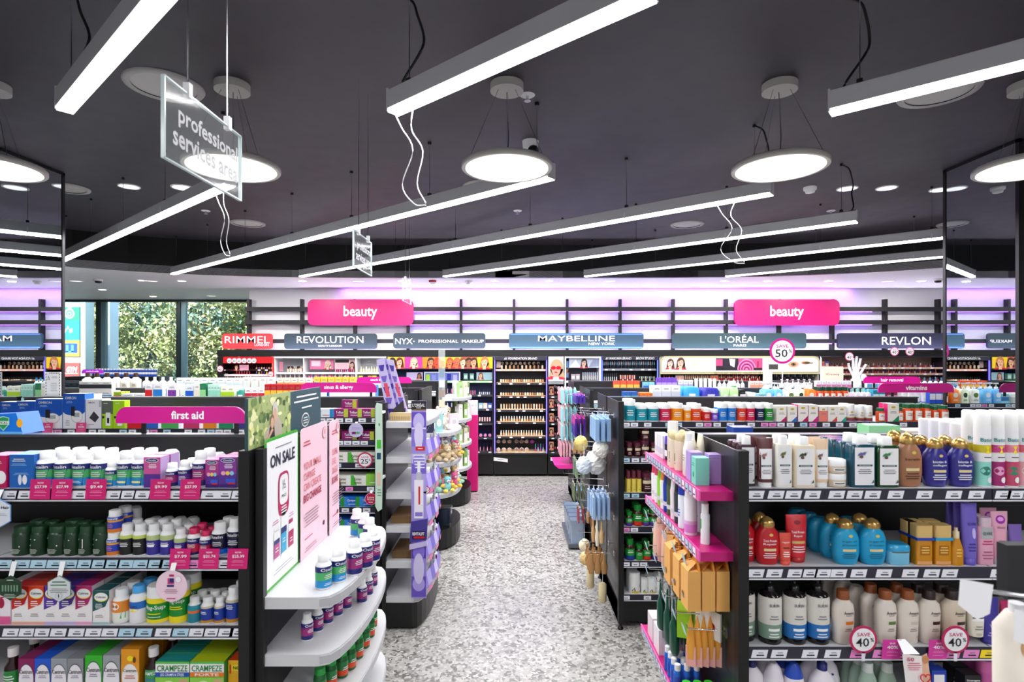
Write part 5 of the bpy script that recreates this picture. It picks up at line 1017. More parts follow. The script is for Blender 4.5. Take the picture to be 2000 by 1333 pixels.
# ================================================================== second units: supplements and allergy tablets
q1 = lambda k: 'on %s supplements shelf' % ('top second third fourth fifth lowest'.split()[k])
GZ = g2
def band_tub(col, w, h, nm, px, cat='supplement tub'):
    p = tub(w, h, c('#f2f2f0'), CAPW, ((.04, .72, c(col)),), extra=[('l', -w*.05, h*.5, w*.6, 3, WHITE, h*.1)])
    facing(p, px, YG2, GZ[0], nm, cat, q1(0), 2, w=w)
for px, w, h, col, nm in ((1233, .082, .165, '#1593a5', 'tall teal supplement tub at the end post'), (1256, .082, .13, '#1593a5', 'teal supplement tub'), (1279, .084, .13, '#1593a5', 'teal supplement tub'), (1302, .085, .132, '#d0184e', 'crimson supplement tub'), (1326, .09, .135, '#f0930f', 'wide orange supplement tub'), (1345.5, .055, .115, '#f0930f', 'small orange supplement tub'),
        (1363, .083, .132, '#e3480f', 'orange-red supplement tub'), (1383.5, .06, .1, '#d0201c', 'small red supplement tub'), (1399, .05, .09, '#7a4ac8', 'small violet supplement tub'), (1415, .07, .14, '#1d7ad0', 'blue supplement tub'), (1433, .07, .14, '#1d7ad0', 'blue supplement tub'), (1452, .07, .138, '#e0401a', 'red-orange supplement tub'), (1470, .068, .136, '#d0184e', 'rose red supplement tub'), (1488.5, .065, .136, '#15204f', 'navy supplement tub'), (1506, .065, .136, '#1f8f2c', 'green supplement tub')):
    band_tub(col, w, h, nm, px)
def swan(w, h, top, sw, full=None):
    return carton('vitamin_carton', w, .05, h, c('#f4efe8'), [('p', [(-w*.1, 0), (w/2, h*.35), (w/2, 0)], c(sw)), ('e', 0, h*.8, w*.2, h*.06, c('#c8b02a')), ('l', 0, h*.55, w*.6, 2, c('#8a7a80'), h*.07)] + ([('r', -w/2, w/2, 0, h*.7, c(full))] if full else []), side=c(top), kid=False)
for px, w, h, top, sw, full, nm in ((1528, .075, .118, '#e8e0d8', '#c01d6a', None, 'white carton with magenta corner'), (1549, .072, .118, '#e8e0d8', '#3a6ac8', None, 'white carton with blue corner'), (1570, .074, .128, '#c8186a', '#c8186a', None, 'taller white carton edged magenta'), (1590, .072, .126, '#c8186a', '#e01d8a', None, 'taller white carton edged magenta with bright corner'), (1610, .062, .115, '#e8e0d8', '#e0584a', '#ee7f70', 'coral pink carton'), (1628, .068, .115, '#e8e0d8', '#e0584a', None, 'white carton with red corner'), (1646, .068, .115, '#e8e0d8', '#2aa898', None, 'white carton with turquoise corner')):
    facing(swan(w, h, top, sw, full), px, YG2, GZ[0], nm, 'carton', q1(0), 2, w=w, dpt=.05)
for px, w, h in ((1666, .072, .13), (1686, .056, .118), (1702, .062, .118)):
    facing(tub(w, h, c('#f4f2f2'), CAPW, ((.03, .2, c('#8a2a5a')), (.2, .25, c('#c8b02a'))), extra=[('e', 0, h*.55, w*.15, h*.05, c('#c8b02a')), ('l', 0, h*.42, w*.5, 2, c('#8a5a70'), h*.07)]), px, YG2, GZ[0], 'white jar with plum base', 'vitamin jar', q1(0), 2, w=w)
def gcap(w, h, b1=ORA, b2=c('#f4efe8'), cap=c('#12603a')):
    return one('vitamin_bottle', [(0, w/2, w/2), (h*.7, w/2, w/2), (h*.78, w*.4, w*.4)], c('#e0501a', .3), [(h*.76, w*.42, w*.42), (h, w*.42, w*.42)], cap, [('r', -w*.36, w*.42, h*.08, h*.62, b2), ('l', w*.02, h*.45, w*.5, 2, c('#c06a4a'), h*.09)])
facing(gcap(.06, .1), 1726, YG2, GZ[0], 'small orange bottle with dark green cap by pink carton', 'vitamin bottle', q1(0), 1, w=.06)
facing(swan(.085, .135, '#d81d6a', '#1d8a5a'), 1747, YG2, GZ[0], 'white and pink carton between green capped bottles', 'carton', q1(0), 2, w=.08, dpt=.05)
for px, w, h in ((1763, .05, .105), (1780, .072, .13), (1799, .07, .13), (1817, .06, .13), (1833, .05, .115), (1851, .07, .12)): facing(gcap(w, h), px, YG2, GZ[0], 'orange bottle with dark green cap', 'vitamin bottle', q1(0), 2, w=w)
def mjar(w, h): return one('supplement_jar', [(0, w/2, w/2), (h*.75, w/2, w/2), (h*.78, w*.45, w*.45)], c('#3a1018', .2), [(h*.76, w*.46, w*.46), (h, w*.46, w*.46)], c('#5a1d34', .35), [('r', -w*.38, w*.38, h*.45, h*.62, c('#d8c8a8')), ('l', 0, h*.3, w*.5, 2, c('#c8a8a0'), h*.1)])
for px, w, h, z in ((1231, .05, .105, 0), (1247, .055, .105, 0), (1262, .068, .12, 0), (1262, .068, .12, .1208), (1279, .05, .105, 0), (1294, .06, .105, 0)): facing(mjar(w, h), px, YG2, GZ[1]+z, 'maroon supplement jar', 'supplement jar', q1(1), 2, w=w)
for px in (1229, 1239.5, 1250): facing(one('vitamin_bottle', [(0, .018, .018), (.1, .018, .018)], c('#e8d25a'), [(.1, .016, .016), (.16, .014, .014)], c('#6a2a3a'), [('e', 0, .02, .003, .003, INK)]), px, YG2, GZ[2], 'slim yellow bottle with maroon top', 'vitamin bottle', q1(2), 2, w=.037)
facing(mjar(.088, .14), 1266, YG2, GZ[2], 'wide maroon supplement jar beside yellow bottles', 'supplement jar', q1(2), 2, w=.088)
def cenv(w, h, foot):
    return one('vitamin_bottle', [(0, w/2, w/2), (h*.62, w/2, w/2), (h*.74, w*.28, w*.28)], c('#3a1c10', .2), [(h*.72, w*.36, w*.36), (h, w*.36, w*.36)], c('#17862f'), [('w', .004, h*.22, c(foot)), ('w', h*.22, h*.56, c('#1f9a35')), ('l', 0, h*.46, w*.6, 2, WHITE, h*.08)])
for px in (1283, 1291): facing(cenv(.05, .13, '#1f9a35'), px+4, YG2, GZ[2], 'green capped bottle beside wide maroon jar', 'vitamin bottle', q1(2), 1, w=.05)
for px, w, h, f in ((1231, .055, .105, '#5a2a9a'), (1248, .075, .155, '#d8301a'), (1264, .058, .12, '#5a2a9a'), (1278, .052, .115, '#5a2a9a'), (1292, .055, .12, '#d8301a')): facing(cenv(w, h, f), px, YG2, GZ[3], 'brown bottle with green cap and ' + ('violet' if f[1] == '5' else 'red') + ' foot', 'vitamin bottle', q1(3), 2, w=w)
for px, w, h, f in ((1233, .075, .155, '#1f3a9a'), (1251, .058, .11, '#1f9a35'), (1266, .062, .135, '#d8301a'), (1285, .075, .155, '#5a2a9a'), (1303, .06, .12, '#1f3a9a')): facing(cenv(w, h, f), px, YG2, GZ[4], 'brown bottle with green cap and ' + {'1f3': 'blue', '1f9': 'green', 'd83': 'red', '5a2': 'violet'}[f[1:4]] + ' foot', 'vitamin bottle', q1(4), 2, w=w)
for px, w, h in ((1242, .088, .15), (1261, .055, .105), (1276, .07, .11), (1293, .072, .115), (1310, .06, .105)):
    facing(one('vitamin_jar', [(0, w/2, w/2), (h*.8, w/2, w/2)], c('#f0f0ee'), [(h*.8, w*.49, w*.49), (h, w*.48, w*.48)], CAPW, [('p', [(-w*.3, h*.15), (0, h*.05), (w*.42, h*.28), (w*.42, h*.48), (-w*.1, h*.3)], c('#0f6a3a')), ('r', -w*.3, w*.42, .004, h*.12, c('#e8c83a'))]), px, YG2, GZ[5], 'white jar with green swoosh', 'vitamin jar', q1(5), 2, w=w)
# back-row fillers deeper in the unit hidden behind the near right unit are left out; left unit: allergy shelves
def flatbox(w, h, main, acc, txt=None, tc=WHITE, d_=.045, acc2=None):
    dd = [('r', w*.22, w/2, 0, h, c(acc))] + ([('p', [(-w/2, 0), (-w*.1, 0), (-w*.3, h), (-w/2, h)], c(acc2))] if acc2 else []) + ([T(txt, -w*.05, h*.6, w*.5, h*.3, tc)] if txt else []) + [('l', -w*.02, h*.25, w*.55, 1, tc, h*.16)]
    return carton('tablet_carton', w, d_, h, c(main), dd, kid=False)
tel = flatbox(.115, .062, '#8a1668', '#b8c83a', 'Telfast'); zyr = flatbox(.115, .075, '#eeece0', '#f4f4ee', 'Zyrtec', INK, acc2='#4fb83a'); zy2 = flatbox(.1, .085, '#8ccf4a', '#5fae3a', None); cla = flatbox(.12, .075, '#1464c8', '#2f9a3a', 'Claratyne', acc2='#3a8ae0'); blw = flatbox(.12, .062, '#e8f0f4', '#2a8ac8', None, RED)
P2 = 'on allergy unit'
zg = dict(zip(range(9), gl))
for k, its in enumerate((((610, blw), (630, blw), (664, tel), (691, tel), (717, tel), (636, blw)), ((592, tel), (620, tel), (648, tel), (681, tel), (715, tel)), ((601, zyr), (632, zyr), (663, zyr), (694, zyr), (725, zyr)), ((607, zyr), (638, zyr), (669, zyr), (699, zyr), (727, zy2)), ((595, cla), (626, cla), (657, cla), (687, cla), (717, cla)), ((595, cla), (626, cla), (657, cla), (687, cla), (717, cla)), ((600, cla), (640, cla), (690, cla)))):
    done = []
    for px, pr in its:
        if any(abs(px-q) < 26 for q in done): continue
        done.append(px)
        nm = {id(tel): 'purple-magenta tablet carton', id(zyr): 'white and green tablet carton', id(zy2): 'light green tablet carton', id(cla): 'blue tablet carton', id(blw): 'white and pale blue tablet carton'}[id(pr)]
        facing(pr, px, YG2, zg[k], nm, 'tablet carton', P2 + ', %s row' % ORD[k], 2 + (k % 2), w=.115, dpt=.045)
put(tel, X(676, YG2), YG2+.1, zg[0]+.0625, 'purple-magenta tablet carton stacked on another', 'tablet carton', P2)
saver(713, 899, 15, YG2-.02, 'SAVE', '25', 'round save 25 percent sign at the white and green cartons', hold=.06)
saver(649, 943, 15, YG2-.02, 'SAVE', '25', 'round save 25 percent sign partly hidden by the pink poster', hold=.06)
wob('round', .054, c('#c8c0e4'), c('#d8d0ee'), [('l', 0, .02, .07, 2, c('#a098c8'), .01), ('r', -.03, .0, -.03, -.012, c('#8a1668')), ('e', .015, -.02, .015, .009, GRNB)], X(698, YG2), YG2-.015, zg[0]-.03, 'round lilac wobbler between the purple-magenta cartons', .012)
wob('round', .045, c('#c8184e'), c('#f4e0e8'), [T('Love', 0, .014, .05, .018, WHITE), T('buying', 0, -.004, .05, .014, WHITE), T('less', 0, -.022, .03, .012, WHITE)], X(727, YG2), YG2-.015, zg[3]-.03, 'round crimson wobbler above the blue tablet cartons', .02)
# edge sign strip on the end post
e = empty('strip_sign', (X(741, 4.12), 4.12, Z(1000, 4.12)), 'tall pale green strip sign clipped to the end post', 'sign'); sh = Z(787, 4.12) - Z(1000, 4.12)
MB().prism([(-.03, .04), (-.01, 0), (.02, .02), (.025, sh*.5), (.02, sh-.01), (-.02, sh), (-.03, sh-.03)], -.003, .003, c('#cfe6d4')).build('board', e); MB().box(.0, .03, .003, .07, sh*.3, sh*.32, WHITE).box(.0, .03, .003, .07, sh*.9, sh*.92, WHITE).build('clip', e)
m = MB(); su = lambda a, b: -.0035
m.ell(.0, sh*.8, .006, .012, GRNB, su).rect(-.018, .014, sh*.58, sh*.66, c('#4fc83a'), su).rect(-.018, .012, sh*.48, sh*.54, c('#1d4a6a'), su).rect(-.016, .01, sh*.24, sh*.36, c('#e8c8b0'), su).lines(0, sh*.2, .03, 3, c('#5a8a6a'), su, .02, .006); m.build('print', e)
# monitor cartons and other boxes left of it
zo = 1.515; p3 = 'on the monitor shelf'
def om(w, h, blue=.55, t='OMRON', dark=False, sc='#f2f4f8'):
    d = [('r', -w/2, w/2, h*.48, h, c('#1457c0')), ('e', 0, h*.5, w*.5, h*.13, c('#1457c0')), ('r', -w/2, w/2, 0, h*.38, c(sc)), T(t, -w*.14, h*.88, w*.5, h*.08, WHITE), ('l', -w*.2, h*.78, w*.3, 2, c('#a8c8f0'), h*.04), ('e', w*.14, h*.34, w*.27, h*.18, c('#c8ccd4')), ('e', w*.14, h*.35, w*.25, h*.165, WHITE), ('r', 0, w*.26, h*.33, h*.45, c('#aab4b8')), ('l', -w*.28, h*.22, w*.2, 3, c('#a8b0c0'), h*.06)]
    if dark: d += [('r', -w*.12, w*.05, h*.36, h*.64, INK)]
    return carton('monitor_carton', w, .09, h, c(sc), d, side=c('#2a6ad0'))
for px, w, h, dk, nm in ((14, .125, .2, 0, 'blue and white monitor carton behind the lozenge display'), (48, .14, .205, 0, 'blue and white monitor carton with round monitor picture'), (93, .2, .222, 1, 'wide blue and white monitor carton with black device picture'), (142, .165, .262, 1, 'tallest blue and white monitor carton with cable ring')):
    facing(om(w, h, dark=dk), px, YG2, zo, nm, 'carton', p3, 1, w=w, dpt=.09)
facing(carton('monitor_carton', .125, .09, .22, c('#ecebf2'), [T('OMRON', -.02, .195, .05, .012, INK), ('p', [(-.035, .08), (.01, .045), (.04, .085), (.0, .13)], c('#3a3a40')), ('r', .04, .055, .16, .21, c('#b8b8c0')), ('l', -.02, .03, .06, 1, c('#a8a8b0'), .008)], side=WHITE), 181, YG2, zo, 'white monitor carton with dark grey device picture', 'carton', p3, 1, w=.12, dpt=.09)
facing(carton('monitor_carton', .11, .06, .2, c('#f4f4f4'), [], side=WHITE), 172, YG2+.14, zo+.05, 'plain white carton behind the monitors', 'carton', p3, 1, w=.1, dpt=.06)
for i, (px, a_) in enumerate(((207, '#5f665a'), (230, '#a8d81a'))):
    facing(carton('thermometer_carton', .085, .06, .21, c('#a8d81a'), [('r', -.0425, .0425, .11, .21, c(a_)), ('r', -.01, .025, .02, .12, WHITE), ('r', 0, .016, .04, .08, INK), ('l', -.01, .19, .04, 1, WHITE, .012), ('e', -.028, .085, .009, .009, INK)]), px, YG2, zo, 'lime green thermometer carton' + (' with grey top' if i == 0 else ' beside the first aid sign'), 'carton', p3, 1, w=.085, dpt=.06)
for i, (px, w, h, a, b) in enumerate(((262, .12, .1, '#f2f2f4', '#d81f2a'), (294, .1, .14, '#f2f2f4', '#2a6ac8'), (330, .13, .11, '#dfe8f4', '#4fae5a'), (372, .12, .13, '#f4e0e8', '#c83a6a'), (408, .1, .12, '#f2f2f4', '#e88a1a'), (440, .11, .14, '#dcefe0', '#1f8a5a'), (472, .1, .12, '#e8e8f0', '#3a3a8a'))):
    facing(carton('bandage_carton', w, .07, h, c(a), [('r', -w/2, w/2, 0, h*.4, c(b)), ('l', 0, h*.7, w*.6, 1, INK, h*.1)], kid=False), px, YG2, zo, 'low bandage carton with %s foot behind the sign' % ('red', 'blue', 'green', 'rose', 'orange', 'dark green', 'navy')[i], 'carton', p3, 1, w=w, dpt=.07)
for px, t in ((95, '50%'), (160, '50%')): promo(px, zo, t, 'on the monitor shelf rail', d=YG2, w=.075, h=.085, col=c('#e8488a'), t2='SAVE')
# white dashed notice and stock standing on the left unit's top
e = empty('notice_board', (X(104, 4.72), 4.715, 1.722), 'white notice with dashed black border beside the mirror column', 'notice'); h_, w_ = .205, .135
MB().box(-w_/2, w_/2, 0, .006, 0, h_, WHITE).build('board', e)
m = MB()
for k in range(8): z0 = .01+k*.024; m.rect(-w_/2+.006, -w_/2+.012, z0, z0+.013, INK, sf, shear=.3).rect(w_/2-.014, w_/2-.008, z0, z0+.013, INK, sf, shear=.3)
for k in range(6): m.rect(-.03+k*.014, -.022+k*.014, h_-.014, h_-.006, INK, sf, shear=.4)
m.poly([(-.045, .14), (-.025, .14), (-.035, .175)], INK, sf).poly([(-.041, .143), (-.029, .143), (-.035, .165)], WHITE, sf, .0014).lines(.015, .165, .05, 2, c('#6a6a70'), sf, .009, .003).lines(.01, .11, .06, 5, c('#8a8a90'), sf, .016, .003); m.build('print', e)
# toppers: leaning purple card and cardboard tray on the emptied end display
e = empty('leaning_card', (X(772, 4.35), 4.35, 1.566), 'tall purple serum header card leaning on the emptied end display', 'sign', None, 0)
PV, PL, PD_ = c('#7a62c8', .35), c('#cdc2ec', .35), c('#4a35a0', .35)
zt = Z(700, 4.35) - 1.566; xo = X(772, 4.35)
def P_(px, py): return (X(px, 4.35) - xo, Z(py, 4.35) - 1.566)
for nm, pts in (('side_panel', [(735, 703), (750, 700), (780, 822), (758, 826)]), ('side_panel', [(755, 701), (768, 704), (801, 818), (786, 822)]), ('middle_panel', [(748, 702), (757, 702), (789, 800), (766, 812)])):
    p = [P_(*q) for q in pts]; p = [(a, max(b, .001)) for a, b in p]; o = MB().prism(p, -.004 if nm[0] == 's' else .004, .004 if nm[0] == 's' else .009, PL if nm[0] == 's' else c('#a99adf')).build(nm, e)
    mm = MB(); (ax, az), (bx, bz), (cx_, cz_), (dx_, dz_) = p
    for k in range(5):
        t0, t1 = .1+k*.18, .2+k*.18; L_ = lambda t, u: (ax+(bx-ax)*u+(dx_-ax + (cx_-bx-dx_+ax)*u)*t, az+(bz-az)*u+(dz_-az+(cz_-bz-dz_+az)*u)*t)
        mm.poly([L_(t0, .15), L_(t0, .85), L_(t1, .6), L_(t1, .25)], PV if k % 2 else PD_, lambda a, b: -.0045 if nm[0] == 's' else .0035)
    if nm[0] == 's': mm.poly([L_(.4, .3), L_(.4, .7), L_(.62, .7), L_(.62, .3)], c('#e0506a'), lambda a, b: -.0045, .0012)
    mm.build('print', e)
MB().prism([P_(768, 800), P_(788, 782), P_(793, 818), P_(770, 822)], -.012, -.006, c('#35353c')).build('dark_card', e, label='dark grey card')
def tray(px0, px1, z, lab, col='#d9bf8c', y=4.28, h=.055, dp=.3):
    x0, x1 = X(px0, y), X(px1, y); e = empty('cardboard_tray', ((x0+x1)/2, y, z), lab, 'tray', 'cardboard trays on the emptied shelves')
    W = x1-x0; m = MB().box(-W/2, W/2, 0, dp, 0, h, c(col, .7)); m.build('body', e)
    q = MB()
    for k in range(int(W/.008)): q.rect(-W/2+k*.008, -W/2+k*.008+.003, .004, h*.55, c('#8a6a3a', .8), sf, .001)
    q.build('flutes', e)
tray(761, 803, 1.566, 'pale cardboard tray on the topmost emptied shelf', h=.06, dp=.25)
tray(764, 806, .778, 'brown cardboard tray on the fourth emptied shelf', '#7a5c38'); tray(766, 806, .511, 'brown cardboard tray on the fifth emptied shelf', '#6f5332')
# tall purple serum panel facing the camera at the curved edge of that display
ys = 4.19; x0, x1 = X(804, ys), X(833, ys)
e = empty('serum_sign', ((x0+x1)/2, ys-.006, .25), 'tall purple serum panel with black top at the emptied end display', 'sign'); W = x1-x0; H = Z(783, ys)-.25
MB().box(-W/2, W/2, -.008, .004, 0, H, c('#a596e0', .35)).build('board', e)
m = MB(); su = lambda a, b: -.0085
def zy(py): return Z(py, ys) - .25
m.rect(-W/2, W/2, zy(800), H, INK, su).text("L'ORÉAL", 0, zy(791), W*.85, .03, WHITE, su, .002, .02).text('PARIS', 0, zy(797), W*.3, .01, WHITE, su, .002).rect(-W/2, W/2, zy(802), zy(800), GOLD, su)
for a, b, cc in ((805, 835, '#6a50c8'), (835, 838, '#e8e2fa'), (838, 872, '#8b78da'), (886, 905, '#c9beee'), (905, 925, '#7a64d0'), (925, 960, '#b4a6e6'), (1030, 1055, '#4a3a9a'), (1060, 1090, '#5a40b8'), (1090, 1125, '#9a88de'), (1125, 1165, '#6a50c0')): m.rect(-W*.48, W*.48, zy(b), zy(a), c(cc, .35), su, .001)
for py, ry, rx, cc in ((825, 18, .38, '#c8bdf2'), (850, 25, .3, '#ded6f8'), (866, 14, .22, '#f0ecfc'), (900, 12, .4, '#9a88e0'), (1075, 22, .4, '#8a76dc'), (1110, 30, .36, '#d8d0f6'), (1108, 22, .22, '#f4f0fe'), (1140, 14, .42, '#b0a0ea')): m.ell(0, zy(py), W*rx, ry*ys/F, c(cc, .35), su, .0014+ry*.00001)
m.rect(-W*.2, W*.42, zy(880), zy(872), RED, su, .002).lines(W*.1, zy(876), W*.4, 1, WHITE, su, th=.006, eps=.0026)
for k in range(5): m.rect(-W*.38+k*.004, W*.4, zy(890+k*6), zy(888+k*6), WHITE, su, .002)
m.rect(-W*.09, W*.11, zy(922), zy(902), WHITE, su, .0022).rect(-W*.16, W*.18, zy(937), zy(922), c('#c4c4ce', .2), su, .0024).rect(-W*.3, W*.32, zy(1012), zy(937), c('#f2eef8'), su, .0024, shear=0).rect(-W*.02, W*.1, zy(985), zy(950), RED, su, .0028).rect(-W*.24, W*.26, zy(1008), zy(1000), c('#8a7ad0'), su, .0028)
m.rect(-W*.2, W*.3, zy(1068), zy(1060), RED, su, .002); m.build('print', e)
MB().prism([(-W*.6, zy(1058)), (W*.55, zy(1052)), (W*.62, zy(1012)), (-W*.5, zy(1018))], -.02, -.009, c('#4a3d92', .35)).prism([(-W*.62, zy(1072)), (W*.6, zy(1064)), (W*.55, zy(1056)), (-W*.6, zy(1062))], -.024, -.009, PL).build('name_plate', e)
m = MB().rect(-W*.42, W*.44, zy(1052), zy(1036), c('#2b1f55'), lambda a, b: -.0205).text('REVITALIFT', 0, zy(1041), W*.8, .024, WHITE, lambda a, b: -.022, bold=.03).rect(-W*.3, W*.4, zy(1050), zy(1046), RED, lambda a, b: -.0205, .0014); m.build('name_print', e)
# purple curved price shields with pink tickets along that display's curved shelves
for i, z in enumerate((1.30, 1.03, .777, .51, .27)):
    e = empty('serum_tray', (-.978, YG2, z), 'curved purple serum tray on the emptied end display, %s from the top' % ORD[i], 'tray', 'curved purple serum trays'); ol = d_outline(.245, .357, 1.0)[1:-1]
    m = MB()
    for (xa, ya), (xb, yb) in zip(ol[:8], ol[1:9]): m.add([(xa, ya, .002), (xb, yb, .002), (xb-.02, yb, .09+.02*math.sin(ya*9)), (xa-.02, ya, .09+.02*math.sin(ya*9))], [(0,1,2,3)], c(['#8a76d8', '#b4a6ea', '#7460cc', '#d0c6f4'][int(ya*10) % 4], .35))
    m.build('curved_card', e)
    t = MB()
    for (xa, ya), (xb, yb) in list(zip(ol, ol[1:]))[1:8:2]: t.add([(xa+.003, ya, -.045), (xb+.003, yb, -.045), (xb+.003, yb, -.01), (xa+.003, ya, -.01)], [(0,1,2,3)], c('#f078b8'))
    t.build('price_ticket_strip', e)
    sb = one('serum_bottle', [(0, .019, .019, 3), (.07, .019, .019, 3), (.075, .01, .01)], c('#e8e0f8', .15), [(.075, .011, .011), (.1, .01, .01), (.125, .006, .006)], c('#c8c8d0', .2), [('r', -.008, .008, .02, .055, RED)])
    for k in range(4): put(sb, -.978+.3+.0*k - .02*(k == 0) + .02*math.sin(k), YG2+.22+k*.15, z, 'clear serum bottle with red mark', 'serum bottle', 'on curved purple tray', rot=R(60))
saver(832, 958, 8, 4.178, 'HALF', '½', 'small round half price sign at the purple serum panel', name='round_sale_sign')
# ------------------------------------------------------------------ hanging goods on the right-hand end panels
def pegs(x, ys_, zs, lab, L=.22, kind='peg_hooks', labc=TBLUE):
    e = empty('peg_rail', (x, ys_[0], 0), lab, 'peg rail', 'wire peg rails on the end panels')
    for z in zs:
        for y in ys_:
            yy = y - ys_[0]
            h = MB().tube([(0, yy, z), (-L, yy, z+.012), (-L-.005, yy, z+.03)], .0028, CHROME, 5).box(-.004, 0, yy-.015, yy+.015, z-.02, z+.02, CHROME).build('peg', e)
            MB().add([(-L-.008, yy-.018, z-.012), (-L-.008, yy+.02, z-.012), (-L-.02, yy+.02, z+.03), (-L-.02, yy-.018, z+.03)], [(0,1,2,3)], labc).add([(-L-.0075, yy-.018, z-.012), (-L-.0195, yy-.018, z+.03), (-L-.0195, yy+.02, z+.03), (-L-.0075, yy+.02, z-.012)], [(0,1,2,3)], labc).build('label_flag', h)
    return e
def hang(kind, x, y, z, desc, cat, place, rot=R(-90), n=1, dx=-.035, parts=True):
    for k in range(n): put(kind, x + dx*k, y, z, desc, cat, place, rot=rot, parts=parts)
def bag(w, h, col, head=None, t=.02, name='hanging_pack', dec=()):
    b = MB().box(-w/2, w/2, -t/2, t/2, 0, h*.86, col).prism([(-w/2, h*.86), (w/2, h*.86), (w*.3, h), (-w*.3, h)], -.001, .001, head or col)
    if dec: decals(b, [], dec, surf=lambda x, z: -t/2)
    return (name, b.mesh(name), [])
x2 = .80; pe2 = 'on supplements end panel'
pegs(x2, [4.36, 4.6, 4.85], [1.60, 1.31, .99, .80, .52], 'wire pegs on the supplements unit end panel')
blue = bag(.095, .2, c('#8fb4dc', .5), c('#a8c4e4'), .03)
for j, y in enumerate((4.36, 4.47, 4.58)): hang(blue, x2-.05, y, 1.40, 'light blue sponge pack with card header', 'sponge pack', pe2, n=3, dx=-.045)
for j, y in enumerate((4.36, 4.46, 4.6)): hang(bag(.075, .2, c('#9fbfe4', .5), c('#c8d8ec'), .02), x2-.05, y, .79, 'slim light blue mitt', 'bath mitt', pe2, n=4, dx=-.038)
def puff(name, r, col, jit=.09, extra=None):
    m = MB().ball((0, 0, r), r, col, 22, 16, (1, .9, 1), jit).ball((0, 0, r), r*.92, col, 18, 12, (1.05, .95, .95), jit)
    return (name, m.mesh(name), [('cord', MB().tube([(0, 0, r*1.9), (0, 0, r*3.6)], .002, WHITE).mesh('cord'), None)])
hang(puff('bath_puff', .095, c('#f0f0ee', .8)), x2-.12, 4.55, 1.10, 'large fluffy white bath puff', 'bath puff', pe2)
hang(puff('bath_puff', .07, c('#efede4', .8)), x2-.1, 4.40, 1.26, 'creamy white mesh puff above the fluffy one', 'bath puff', pe2)
hang(puff('bath_puff', .07, c('#dce6f2', .8)), x2-.22, 4.5, 1.11, 'pale blue puff beside the fluffy white one', 'bath puff', pe2)
hang(puff('bath_sponge', .065, c('#f0d27a', .8), .03), x2-.22, 4.70, 1.26, 'round yellow bath sponge with blue card', 'bath sponge', pe2)
hang(bag(.06, .09, c('#7fa4cc'), None, .004), x2-.295, 4.66, 1.285, 'small blue card on the yellow sponge', 'card', pe2)
for i, (y, z, col, h) in enumerate(((4.36, .60, '#d9b27a', .17), (4.44, .55, '#efe4cc', .22), (4.52, .56, '#c9a06a', .21), (4.6, .54, '#efe4cc', .22), (4.7, .6, '#8a5a34', .2), (4.82, .62, '#b98a5a', .18))):
    br = ('body_brush', MB().loft([(0, .022, .014), (h*.3, .03, .02), (h*.5, .024, .015), (h*.62, .01, .008), (h*.95, .012, .008), (h, .004, .004)], c(col, .6), 12).tube([(0, 0, h), (0, 0, h+.05)], .0015, WHITE, 4).mesh('body_brush'), [])
    hang(br, x2-.1-.02*(i % 3), y, z, ['tan', 'cream', 'light brown', 'cream', 'dark brown', 'chestnut'][i] + ' wooden body brush', 'body brush', pe2)
for i, y in enumerate((4.36, 4.44, 4.52, 4.6)): hang(('wooden_brush', MB().loft([(0, .012, .02), (.06, .016, .03), (.1, .01, .014), (.15, .008, .008)], c('#b98a55', .6), 10).mesh('wooden_brush'), []), x2-.08, y, .36, 'small tan wooden brush hanging low', 'brush', pe2, n=3, dx=-.05)
hang(puff('bath_sponge', .055, c('#e8c88a', .8), .04), x2-.19, 4.62, .33, 'low hanging golden sponge, nearer the wooden brushes', 'bath sponge', pe2)
hang(puff('bath_sponge', .055, c('#f2e6c4', .8), .04), x2-.17, 4.85, .36, 'low hanging cream sponge over the floor', 'bath sponge', pe2)
lf = ('loofah', MB().loft([(0, .024, .024), (.01, .032, .032), (.14, .031, .031), (.15, .02, .02)], c('#e6d5a8', .8), 16).tube([(0, 0, .15), (.01, 0, .2), (0, 0, .26)], .002, WHITE, 4).mesh('loofah'), [])
hang(lf, x2-.09, 4.38, .13, 'cream cylinder loofah hanging lowest', 'loofah', pe2); hang(lf, x2-.16, 4.56, .17, 'cream cylinder loofah farther along', 'loofah', pe2)
bk = ('exfoliating_mirror', MB().loft([(.0, .0, .004), (.01, .03, .006), (.04, .045, .008), (.07, .03, .006), (.08, .0, .004)], c('#3a3a40', .2), 14).tube([(0, 0, .08), (0, 0, .13)], .006, c('#8fb4dc')).mesh('exfoliating_mirror'), [])
hang(bk, x2-.2, 4.82, .82, 'oval dark hand mirror with blue handle', 'mirror', pe2, n=2, dx=-.04)
for y in (4.9, 4.98): hang(('straw_mitt', MB().loft([(0, .05, .02), (.02, .055, .025), (.13, .055, .025), (.15, .045, .015)], c('#d8c8a0', .8), 14).mesh('straw_mitt'), []), x2-.1, y, .68, 'woven straw mitt', 'bath mitt', pe2)
